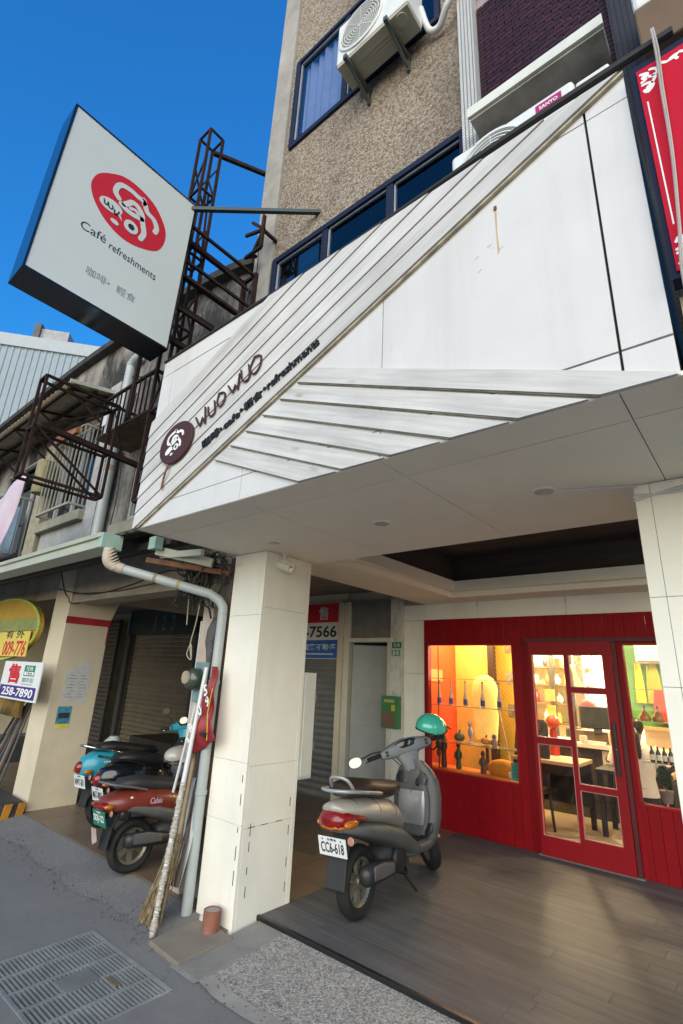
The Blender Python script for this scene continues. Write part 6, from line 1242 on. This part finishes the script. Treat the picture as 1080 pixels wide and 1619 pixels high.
MB().tube([flag(.9, .3)[:1] + (2.40, flag(.9, .3)[2]), flag(.75, .6)[:1] + (2.395, flag(.75, .6)[2]), flag(.8, .95)[:1] + (2.40, flag(.8, .95)[2])], .004, 6).build('yellow_edge', YEL, fl)
MB().tube([(-3.30, 2.40, 1.16), (-3.22, 2.40, 1.155)], [.012, .02], 8).build('black_peg', BLACKM, fl)
# leaning poles, broom, boards
t = thing('foam_pole', 'white pole with ragged foam sleeve leaning from the kerb to the meter', 'pole', (-3.27, 2.2, 0)); A_, B_ = Vector((-3.27, 2.20, .01)), Vector((-3.38, 2.44, 1.62)); MB().tube([A_, B_], .016, 10).build('pole', SLAT, t, smooth=True)
pts = []; rs = []
for i in range(150): f = i / 149; pts.append(A_.lerp(B_, f * .52) + Vector((random.gauss(0, .0015), random.gauss(0, .0015), 0))); rs.append(.019 + random.uniform(-.005, .005))
MB().tube(pts, rs, 9).build('foam_sleeve', mat('dirty_foam', (.55, .50, .42), .9, var=.2, scale=20, bump=.6), t, smooth=True)
MB().tube([(-3.72, 2.52, .70), (-3.60, 2.56, 1.45)], .011, 8).build('white_stick', SLAT, label='thin white stick leaning left of the foam pole', cat='stick', smooth=True)
t = thing('broom', 'worn bamboo broom propped head down behind the foam pole', 'broom', (-3.38, 2.30, 0)); random.seed(5)
H0, H1 = Vector((-3.37, 2.36, .30)), Vector((-3.52, 2.56, 1.30)); MB().tube([H0, H1], .016, 10).build('handle', mat('bamboo', (.33, .24, .13), .6, var=.2), t, smooth=True); br = MB()
for i in range(260):
    a = random.uniform(0, 6.283); r_ = random.uniform(0, .075); e = Vector((-3.41 + r_ * 1.25 * cos(a) + random.gauss(0, .015), 2.26 + r_ * sin(a) * .7, random.uniform(.012, .07))); s = H0 + Vector((random.gauss(0, .012), random.gauss(0, .012), random.uniform(-.02, .22))); m_2 = s.lerp(e, .55) + Vector((random.gauss(0, .012), random.gauss(0, .01), 0)); br.tube([s, m_2, e], [.006, .0055, .003], 4)
br.build('bristles', mat('straw', (.30, .225, .12), .85, var=.35, scale=20), t); t.children[-1]['kind'] = 'stuff'
t = thing('propped_boards', 'grey weathered planks and white plastic sheet propped against the wall end', 'boards', (-3.45, 2.45, .03))
for i, (x, dx) in enumerate(((-3.60, 0), (-3.53, .0), (-3.46, .01))): MB().bar((x + .08, 2.40, .20), (x, 2.575, 1.12), .07, .018, (0, 1, .2)).build('plank', MATS['old_plank'], t)
vs = []; 
for j in range(9):
    for i in range(6): f = j / 8; vs.append((-3.46 + i * .026 + .02 * sin(f * 5) - .0 * f, 2.41 + .10 * f + .018 * sin(i * 2.1 + f * 4), .22 + .62 * f - .03 * (i % 2) * (1 - f)))
o = MB().add(vs, [(j * 6 + i, j * 6 + i + 1, (j + 1) * 6 + i + 1, (j + 1) * 6 + i) for j in range(8) for i in range(5)]).build('plastic_sheet', mat('white_sheet', (.50, .50, .49), .6, var=.1, dirt=.4), t, smooth=True); o.modifiers.new('s', 'SOLIDIFY').thickness = .004
# terracotta pot, slab, grate
t = thing('terracotta_pot', 'small terracotta pipe stub filled with mortar at the foot of the cream pillar', 'pot', (-3.0, 2.43, .03)); MB().lathe([(.055, .03), (.056, .13), (.056, .155), (.05, .158), (.05, .14)], Matrix.Translation((-3.02, 2.455, 0)), 24).build('body', mat('terracotta', (.33, .13, .08), .8, var=.2, dirt=.4, dirtcol=(.3, .28, .25)), t, smooth=True, angle=50); MB().lathe([(.0495, .13), (.0495, .15)], Matrix.Translation((-3.02, 2.455, 0)), 24).build('mortar_fill', CONC, t)
M = Matrix.Translation((-3.03, 2.32, .02)) @ Matrix.Rotation(radians(-3), 4, 'Z') @ Matrix.Rotation(radians(3.2), 4, 'X'); MB().box(-.17, .17, -.185, .185, -.018, .018, M).build('stone_slab', mat('tan_slab', (.25, .215, .17), .8, var=.12, dirt=.3, bump=.15), label='square tan stone slab in front of the cream pillar', cat='slab', bevel=.004)
MB().prism([(2.10, .004), (2.13, .012), (2.45, .034), (2.745, .054), (2.745, .0)], lambda a, b, d: (d + .02 * sin(a * 23), a, b), -2.90, -2.66).build('concrete_patch', mat('patch_concrete', (.27, .26, .24), .85, var=.12, dirt=.4, bump=.2), label='rough concrete patch between the stone slab and the pebble apron', cat='kerb', bevel=.01)
MB().ball((-3.17, 2.50, .05), (.028, .02, .024), 10, 8).build('white_pebble', mat('white_stone2', (.6, .58, .54), .7), label='small white stone beside the terracotta stub', cat='stone', smooth=True)
g = thing('drain_grate', 'rectangular steel drain grate set in the street', 'grate', (-3.1, 1.68, 0)); GS = mat('galvanised', (.46, .48, .47), .5, metal=.5, var=.15, dirt=.3)
PIT = mat('pit_concrete', (.10, .10, .095), .9, var=.3); MB().box(gx0 - .05, gx0, gy0, gy1, -.4, -.001).box(gx1, gx1 + .05, gy0, gy1, -.4, -.001).box(gx0 - .05, gx1 + .05, gy0 - .05, gy0, -.4, -.001).box(gx0 - .05, gx1 + .05, gy1, gy1 + .05, -.4, -.001).box(gx0 - .05, gx1 + .05, gy0 - .05, gy1 + .05, -.45, -.4).build('pit', PIT, g)
for i in range(6): x = gx0 + (gx1 - gx0) * i / 5; B(x - .008, x + .008, gy0, gy1, -.022, .005).build('long_bar', GS, g)
for i in range(5):
    xa = gx0 + (gx1 - gx0) * i / 5 + .008; xb = gx0 + (gx1 - gx0) * (i + 1) / 5 - .008
    for j in range(27): y = gy0 + .012 + (gy1 - gy0 - .024) * j / 26; B(xa, xb, y - .004, y + .004, -.018, .003).build('cross_bar', GS, g)
for y in (gy0, gy1): B(gx0 - .008, gx1 + .008, y - .006, y + .006, -.022, .0045).build('end_bar', GS, g)
B(-3.21, -3.06, 1.60, 1.78, .0032, .006).build('plate', mat('grate_plate', (.20, .205, .20), .6), g); B(-3.05, -2.94, 1.80, 1.83, .0032, .007).build('leaf', mat('brown_leaf', (.16, .13, .08), .8), g)

random.seed(21)
for i, (lb, pts_, r_) in enumerate((('black cable sagging under the lean-to roof across the neighbour beam', [(-6.6, 2.45, 2.46), (-5.6, 2.42, 2.33), (-4.8, 2.42, 2.36), (-4.2, 2.44, 2.45), (-3.8, 2.46, 2.42)], .008), ('thin black cable clipped along the front of the neighbour beam', [(-6.5, 2.60, 2.42), (-5.4, 2.6, 2.38), (-4.4, 2.6, 2.40), (-3.75, 2.58, 2.30)], .005), ('black cable dangling from the lean-to roof over the poster pillar', [(-6.2, 2.3, 2.60), (-6.25, 2.4, 2.40), (-6.35, 2.5, 2.34), (-6.42, 2.55, 2.30), (-6.25, 2.58, 2.28)], .007), ('dark cable hanging down beside the drainpipe and the cream pillar', [(-3.36, 2.50, 2.48), (-3.40, 2.50, 2.2), (-3.37, 2.47, 1.8), (-3.39, 2.47, 1.4), (-3.36, 2.46, .9), (-3.40, 2.46, .5)], .005), ('grey cable running up the stained wall beside the vent pipe', [(-5.85, 2.58, 3.0), (-5.8, 2.58, 3.6), (-5.9, 2.58, 4.3), (-5.82, 2.58, 5.0)], .008), ('black cable looping from the rusty sign frame to the stained wall', [(-5.1, 2.07, 4.25), (-5.4, 2.35, 3.95), (-5.7, 2.5, 4.1), (-6.2, 2.55, 4.6)], .006), ('black cable across the mouldy gable wall under the cornice', [(-3.7, 2.58, 5.2), (-4.6, 2.56, 5.0), (-5.6, 2.56, 5.15), (-6.4, 2.55, 5.5)], .009))):
    MB().tube(smoothpts(pts_, 8), r_, 6).build('loose_cable', mat('cable_black', (.02, .02, .02), .6), label=lb, cat='cable', smooth=True)
# ------------------------------------------------------------------ neighbour upper storey
YN = 2.62
top = [(-3.55, 5.72), (-4.0, 5.86), (-4.9, 6.03), (-5.8, 6.10), (-6.7, 6.13), (-8.5, 6.2), (-13.5, 6.2)]
W3 = (-5.55, -4.5, 3.2, 4.55); W4 = (-7.9, -6.75, 3.55, 4.95); W5 = (-10.6, -8.4, 3.2, 4.9)
wallrect(MB(), -13.5, -3.55, 2.77, 5.40, [W3, W4, W5], YN, YN + .2).build('upper_wall', CONCD, nb)
tp = smoothpts(top, 5); MB().prism([(-3.55, 5.40)] + tp + [(-13.5, 5.40)], FY(YN), -.2, 0).build('gable_wall', CONCD, nb)
cor = MB()
for i in range(len(tp) - 1): a, b = tp[i], tp[i + 1]; cor.add([(a[0], YN - d, a[1] + h) for d, h in ((.12, 0), (.12, .10), (-.2, .10), (-.2, 0))] + [(b[0], YN - d, b[1] + h) for d, h in ((.12, 0), (.12, .10), (-.2, .10), (-.2, 0))], [(0, 1, 5, 4), (1, 2, 6, 5), (2, 3, 7, 6), (3, 0, 4, 7)] + ([(0, 3, 2, 1)] if i == 0 else []))
cor.build('cornice', mat('dark_cornice', (.05, .046, .04), .9, var=.3, dirt=.6, bump=.3), nb)
OLDW = mat('old_white_frame', (.34, .33, .29), .6, var=.1, dirt=.4); DGL = glass('dirty_glass', (.25, .3, .32), .8, .05)
window(nb, *W3, YN + .04, [-5.02], glassm=DGL, fr=OLDW); window(nb, *W4, YN + .04, [-7.3], glassm=DGL, fr=OLDW); window(nb, *W5, YN + .04, [-9.8, -9.1], glassm=DGL, fr=OLDW)
B(-13.4, -3.6, YN + .8, YN + .85, 2.9, 5.4).build('room_back', mat('dim_red_room', (.16, .09, .07), .9, var=.3, scale=2), nb)
B(-8.05, -6.6, YN - .14, YN - .002, 3.38, 3.52).build('sill', mat('sill_stone', (.30, .29, .22), .85, dirt=.5), nb, bevel=.01); B(-8.0, -6.62, YN - .05, YN - .002, 2.8, 3.38).build('sill_wall', mat('pale_stain', (.42, .42, .40), .85, var=.15, dirt=.4, dirtcol=(.2, .19, .17)), nb)
B(-5.75, -4.3, YN - .10, YN - .002, 3.02, 3.16).build('sill', MATS['sill_stone'], nb, bevel=.01)
B(-8.45, -8.05, YN - .10, YN - .003, 2.95, 4.9).build('pier', mat('pier_cream', (.38, .34, .24), .85, var=.2, dirt=.5), nb)
B(-6.60, -6.30, YN - .06, YN - .003, 2.95, 5.35).build('pier', mat('pale_stain', (.42, .42, .40)), nb)
# vent pipe
vp = thing('vent_pipe', 'thick grey vent pipe rising to an elbow on the stained wall', 'pipe', (-6.05, 2.5, 3.0)); MB().tube([(-6.03, 2.53, 2.95), (-6.03, 2.53, 3.95)], .062, 16).build('pipe', PVC, vp, smooth=True); MB().tube(smoothpts([(-6.03, 2.53, 3.95), (-6.03, 2.53, 5.35), (-6.02, 2.53, 5.47), (-5.93, 2.53, 5.53), (-5.80, 2.53, 5.53)], 4), .058, 16).build('pipe', PVC, vp, smooth=True); MB().tube([(-6.03, 2.53, 3.92), (-6.03, 2.53, 3.99)], .068, 16).build('collar', mat('collar_brown', (.33, .27, .2), .7), vp, smooth=True)
# rusty projecting sign frame
rf = thing('rusty_sign_frame', 'empty rusty steel sign frame jutting out from the old wall', 'frame', (-5.0, 1.7, 3.2))
fx0, fx1, fy0, fy1, fz0, fz1 = -5.16, -5.0, 1.33, 2.07, 3.23, 4.27
for x in (fx0, fx1):
    for y in (fy0, fy1): MB().bar((x, y, fz0), (x, y, fz1), .025).build('upright', RUST, rf)
    for z in (fz0, fz1, 3.72): MB().bar((x, fy0, z), (x, fy1, z), .025).build('rail', RUST, rf)
for y in (fy0, fy1):
    for z in (fz0, fz1, 3.72): MB().bar((fx0, y, z), (fx1, y, z), .028).build('tie', RUST, rf)
MB().bar((fx1, fy0, 3.74), (fx1, fy1, fz0), .02).build('diagonal', RUST, rf); MB().bar((fx0, fy0, 3.74), (fx0, fy1, fz0), .02).build('diagonal', RUST, rf); MB().bar((fx1, fy0 + .05, 3.75), (fx1, 2.62, 3.68), .06, .05).build('arm', RUST, rf); MB().bar((fx0, fy0, 3.74), (fx0, fy1, fz1), .024).build('diagonal', RUST, rf); MB().bar((fx0, fy0, fz0 + .3), (fx0, fy1, fz1), .024).build('diagonal', RUST, rf)
# corrugated window awning
aw = thing('corrugated_awning', 'beige corrugated awning sheltering the old upper window', 'awning', (-9, 2.3, 5.1)); xs = [-13.0 + i * .035 for i in range(187)]; k = len(xs); vs = [(x, y, z + .016 * sin(x * 45)) for y, z in ((1.99, 5.12), (2.62, 5.24)) for x in xs]
o = MB().add(vs, [(i, i + 1, i + 1 + k, i + k) for i in range(k - 1)]).build('sheet', mat('awning_beige', (.42, .36, .24), .6, var=.12, dirt=.4), aw, smooth=True); o.modifiers.new('s', 'SOLIDIFY').thickness = .005
MB().bar((-6.47, 1.99, 5.12), (-6.47, 2.62, 5.24), .03, .05).build('side_rail', mat('rail_pale', (.45, .46, .36), .6), aw)
for y, z in ((2.05, 5.08), (2.35, 5.14)): MB().bar((-13, y, z), (-6.5, y, z), .035).build('purlin', RUST, aw)
for x in (-6.6, -7.6, -8.6, -9.8): MB().bar((x, 2.02, 5.08), (x, 2.62, 4.72), .026).build('strut', RUST, aw); MB().bar((x, 2.02, 5.07), (x, 2.62, 5.19), .03).build('rafter', RUST, aw)
# window cages
def cage(label, x0, x1, y0, y1, z0, z1, n, m, floor=True):
    t = thing('window_cage', label, 'cage', ((x0 + x1) / 2, (y0 + y1) / 2, z0), group='window cages')
    for z in (z0, z1):
        MB().bar((x0, y0, z), (x1, y0, z), .03).build('rail', m, t); MB().bar((x1, y0, z), (x1, y1, z), .03).build('rail', m, t); MB().bar((x0, y0, z), (x0, y1, z), .03).build('rail', m, t)
    for i in range(n + 1): x = x0 + (x1 - x0) * i / n; MB().bar((x, y0, z0), (x, y0, z1), .014).build('bar', m, t)
    for i in range(1, 4): y = y0 + (y1 - y0) * i / 4; MB().bar((x1, y, z0), (x1, y, z1), .014).build('bar', m, t)
    if floor: B(x0, x1, y0, y1, z0 - .02, z0).build('tray', mat('rust_tray2', (.20, .12, .06), .85, var=.3, dirt=.6), t)
    return t
cage('rusty window cage with a white card, beside the vent pipe', -5.75, -4.6, 2.2, 2.62, 4.15, 4.65, 11, RUST)
B(-5.66, -5.56, 2.18, 2.19, 4.28, 4.45).build('white_card', SLAT, label='small white card fixed on the rusty window cage', cat='card')
MB().bar((-5.05, 2.2, 4.2), (-5.05, 2.2, 5.6), .04).build('steel_post', RUST, label='rusty post rising from the window cage behind the light box', cat='post')
cage('grey barred balcony cage left of the stained pier, above the gutter', -10.4, -8.5, 2.15, 2.62, 2.95, 4.0, 18, mat('cage_grey', (.22, .25, .27), .5, dirt=.4), floor=False)
cage('white barred cage on the old window below the corrugated awning', -7.85, -6.75, 2.40, 2.62, 3.60, 4.75, 8, OLDW, floor=False)
t = thing('blue_tarp', 'faded blue tarpaulin hanging inside the barred balcony', 'tarpaulin', (-9.2, 2.5, 3)); xs = [-9.6 + i * .05 for i in range(18)]; k = len(xs); o = MB().add([(x, 2.45 + .03 * sin(x * 24), z) for z in (2.95, 3.95) for x in xs], [(i, i + 1, i + 1 + k, i + k) for i in range(k - 1)]).build('sheet', mat('tarp_blue', (.16, .25, .32), .6, var=.2), t, smooth=True); o.modifiers.new('s', 'SOLIDIFY').thickness = .004
t = thing('boiler_tank', 'rusty orange tank standing behind the sign frame on the old balcony', 'tank', (-7.95, 2.35, 3.5)); MB().lathe([(.11, 3.98), (.12, 4.0), (.12, 4.48), (.11, 4.5)], Matrix.Translation((-8.0, 2.42, 0)), 20).build('body', mat('tank_olive', (.30, .26, .14), .7, var=.25, dirt=.5), t, smooth=True)
MB().bar((-7.45, 2.3, 4.62), (-6.7, 2.3, 4.62), .05, .12).build('rust_beam', mat('rust_beam', (.30, .13, .05), .8, var=.3), label='orange rusted beam across the old window below the awning', cat='beam')
for i, (x, z, s) in enumerate(((-8.7, 3.05, .16), (-9.2, 3.08, .2), (-8.3, 3.02, .1))): MB().ball((x, 2.3, z), (s, .12, s * .6), 12, 8).build('junk_bag', mat('junk_dark', (.05, .05, .055), .8, var=.3), label=['dark bag lying on the lean-to roof before the balcony', 'larger dark bag lying left on the lean-to roof', 'small dark bag at the pier foot on the lean-to roof'][i], cat='bag', smooth=True)
# banner at the far left
t = thing('pink_banner', 'white and pink fabric banner at the left edge above the gutter', 'banner', (-6.3, 1.7, 2.8)); xs = [i / 12 for i in range(13)]; vs = []
for j in range(9):
    for u in xs: vs.append((-7.3 + u * (1.22 - .36 * (j / 8)) , 1.68 + .03 * sin(u * 6 + j * .4), 3.42 + .18 * u - .80 * j / 8))
m = mat('banner_pink', (.62, .60, .61), .7, var=.0, scale=1.6, col2=(.50, .32, .46)); o = MB().add(vs, [(j * 13 + i, j * 13 + i + 1, (j + 1) * 13 + i + 1, (j + 1) * 13 + i) for j in range(8) for i in range(12)]).build('sheet', m, t, smooth=True); o.modifiers.new('s', 'SOLIDIFY').thickness = .003
# ------------------------------------------------------------------ signs and clutter in front of the far-left bay
ov = thing('yellow_oval_sign', 'yellow oval shop sign with scalloped rim under the lean-to roof', 'sign', (-7.6, 2.5, 1.8)); cx, cz = -8.25, 2.02
MB().prism(ell(cx, cz, 1.28, .42, 0, 48), FY(2.52), 0, .05).build('board', mat('ochre_board', (.50, .30, .02), .5, var=.1), ov); MB().tube([(p[0], 2.465, p[1]) for p in ell(cx, cz, 1.27, .41, 0, 60)] + [(cx + 1.27, 2.465, cz)], .018, 7).build('rim', mat('lime_rim', (.45, .52, .12), .5), ov, smooth=True)
B(-9.3, -7.02, 2.455, 2.468, 1.98, 2.14).build('green_band', mat('olive_band', (.30, .32, .08), .5, var=.15), ov)
by = thing('yellow_banner', 'yellow banner with red telephone number 009-776 below the oval sign', 'banner', (-7.8, 2.43, 1.7)); B(-9.0, -7.12, 2.435, 2.445, 1.66, 1.97).build('sheet', mat('banner_yellow', (.72, .56, .10), .5, var=.06), by); text('009-776', .2, INKR, 'lettering', by, (-7.56, 2.433, 1.76), MY, .0005, .004, width=.78, height=.19, shear=.15); text('有 外', .2, BLK, 'lettering', by, (-7.62, 2.433, 1.935), MY, .0005, .002, width=.66, height=.10)
fs_ = thing('for_sale_sign', 'white for-sale board with red character and purple band 258-7890', 'sign', (-7.1, 2.40, 1.2)); B(-7.62, -6.40, 2.40, 2.412, 1.165, 1.60).build('board', mat('board_white', (.68, .70, .68), .5, var=.02), fs_); B(-7.60, -6.46, 2.3985, 2.40, 1.185, 1.32).build('purple_band', PURP, fs_); text('258-7890', .2, INKW, 'lettering', fs_, (-7.02, 2.398, 1.252), MY, .0005, .004, width=.98, height=.095, shear=.1); text('售', .3, INKR, 'lettering', fs_, (-7.24, 2.3995, 1.46), MY, .0005, .012, height=.23, width=.40)
B(-6.92, -6.60, 2.3985, 2.40, 1.44, 1.56).build('green_block', INKG, fs_); text('住商', .1, INKW, 'lettering', fs_, (-6.76, 2.398, 1.525), MY, .0004, 0, width=.2, height=.05); B(-6.90, -6.62, 2.398, 2.3985, 1.452, 1.488).build('white_strip', INKW, fs_); text('不動產', .05, BLK, 'lettering', fs_, (-6.76, 2.3975, 1.47), MY, .0004, 0, width=.2, height=.028); text('0800 8711053', .1, INKG, 'lettering', fs_, (-6.76, 2.3995, 1.395), MY, .0004, .001, width=.34, height=.05); B(-6.93, -6.60, 2.3988, 2.40, 1.345, 1.352).build('small_print', mat('print_grey', (.2, .2, .2)), fs_)
t = thing('blue_placard', 'light blue placard at the left edge below the for-sale board', 'placard', (-7.7, 2.35, .7)); MB().box(-7.95, -7.28, 2.34, 2.36, .78, 1.05).build('board', mat('placard_blue', (.12, .42, .60), .4), t)
B(-9.5, -7.15, 2.52, 2.56, .95, 1.14).build('brown_board', mat('brown_ochre', (.28, .16, .03), .6, var=.3), label='ochre board below the white for-sale sign at left edge', cat='board')
random.seed(3)
for i in range(7):
    a = (-8.0 + i * .13 + random.uniform(-.04, .04), 2.48, .04); b = (-7.45 + i * .05 + random.uniform(-.05, .05), 2.66, 1.15 + random.uniform(-.1, .1))
    MB().tube([a, b], .014 + .006 * (i % 2), 8).build('metal_pole', mat('pole_grey%d' % (i % 3), [(.10, .10, .10), (.22, .22, .21), (.12, .08, .06)][i % 3], .5, metal=.3), label='slim metal pole leaning by the poster pillar, %s from the left' % ['first', 'second', 'third', 'fourth', 'fifth', 'sixth', 'seventh'][i], cat='pole', group='metal poles leaning by the poster pillar', smooth=True)
t = thing('striped_kerb_block', 'black and orange striped kerb block at the left edge', 'kerb block', (-6.75, 2.35, 0)); MB().prism([(-7.6, .0), (-6.47, .0), (-6.50, .16), (-7.6, .18)], FY(2.42), -.14, .10).build('block', mat('kerb_black', (.05, .045, .04), .8, var=.2), t, bevel=.01)
for x in (-6.62, -6.95, -7.28): MB().prism([(x, .003), (x + .12, .003), (x + .04, .16), (x - .08, .16)], FY(2.319), -.001, .004).build('orange_stripe', mat('kerb_orange', (.50, .22, .02), .7, var=.15), t)
t = bpy.data.objects['striped_kerb_block']
for yy in (2.335, 2.47): MB().prism([(yy, .003), (yy + .07, .003), (yy + .10, .158), (yy + .03, .158)], FX(-6.497), .005, .03).build('orange_stripe', MATS['kerb_orange'], t)
t = thing('plastic_bag', 'white translucent plastic bag standing behind the turquoise scooter', 'bag', (-6.35, 3.36, .05)); MB().loft([((-6.37, 3.36, .45), .12, .10, UX, UY, 2.2), ((-6.37, 3.36, .58), .14, .12, UX, UY, 2.2), ((-6.36, 3.36, .72), .12, .10, UX, UY, 2.0), ((-6.35, 3.36, .76), .09, .07, UX, UY, 2), ((-6.34, 3.36, .79), .06, .04, UX, UY, 2)], 14).build('bag', mat('bag_white', (.45, .48, .46), .4, var=.1, bump=.5, bscale=15), t, smooth=True); B(-6.5, -6.2, 3.2, 3.52, .05, .45).build('crate', mat('crate_dark', (.05, .045, .04), .7), t, bevel=.01)
# clutter in the arcade behind the scooters
B(-8.2, -7.0, 4.6, 5.4, .05, .55).build('dark_cupboard', mat('cupboard', (.05, .035, .025), .6), label='low dark cupboard in front of the brown shutter', cat='cupboard', bevel=.01)
# ------------------------------------------------------------------ far grey-blue metal building and what stands on it
fb = thing('metal_clad_building', 'pale blue-grey corrugated metal building far left behind the shophouse', 'building', (-22, 12, 0)); COR = mat('blue_grey_sheet', (.24, .30, .34), .5, var=.06, dirt=.15)
dv = Vector((1.97, 2.44, 0)).normalized(); nv_ = Vector((-dv.y, dv.x, 0)); P0 = Vector((-18.1, 3.13, 0)) - dv * 8
FB = lambda u, d, z: tuple(P0 + dv * u + nv_ * d + Vector((0, 0, z)))
pr = []; x = 0.0
while x < 24: pr += [(x, 0), (x + .10, 0), (x + .12, -.022), (x + .18, -.022), (x + .20, 0)]; x += .20
vs = [FB(u, d, z) for z in (0, 11.55) for u, d in pr]; k = len(pr)
MB().add(vs, [(i, i + 1, i + 1 + k, i + k) for i in range(k - 1)]).build('cladding', COR, fb)
Mf = Matrix.Translation(P0) @ Matrix(((dv.x, nv_.x, 0, 0), (dv.y, nv_.y, 0, 0), (0, 0, 1, 0), (0, 0, 0, 1)))
MB().box(0, 24, -.08, .3, 11.55, 12.0, Mf).build('parapet', mat('parapet_pale', (.36, .40, .42), .6, var=.05), fb); MB().box(0, 24, .1, 8, 0, 11.5, Mf).build('body', COR, fb)
MB().box(9.0, 9.9, .5, 2.5, 12.0, 12.75, Mf).build('stair_head', mat('stair_grey', (.38, .38, .38), .8), fb); MB().box(8.8, 9.0, .4, 2.5, 12.0, 12.9, Mf).build('stair_wall', mat('stair_dark', (.12, .12, .13), .8), fb)
MB().tube([FB(12.2, .6, 12.0), FB(12.2, .6, 12.7)], .05, 8).build('vent_stub', STEEL, fb)
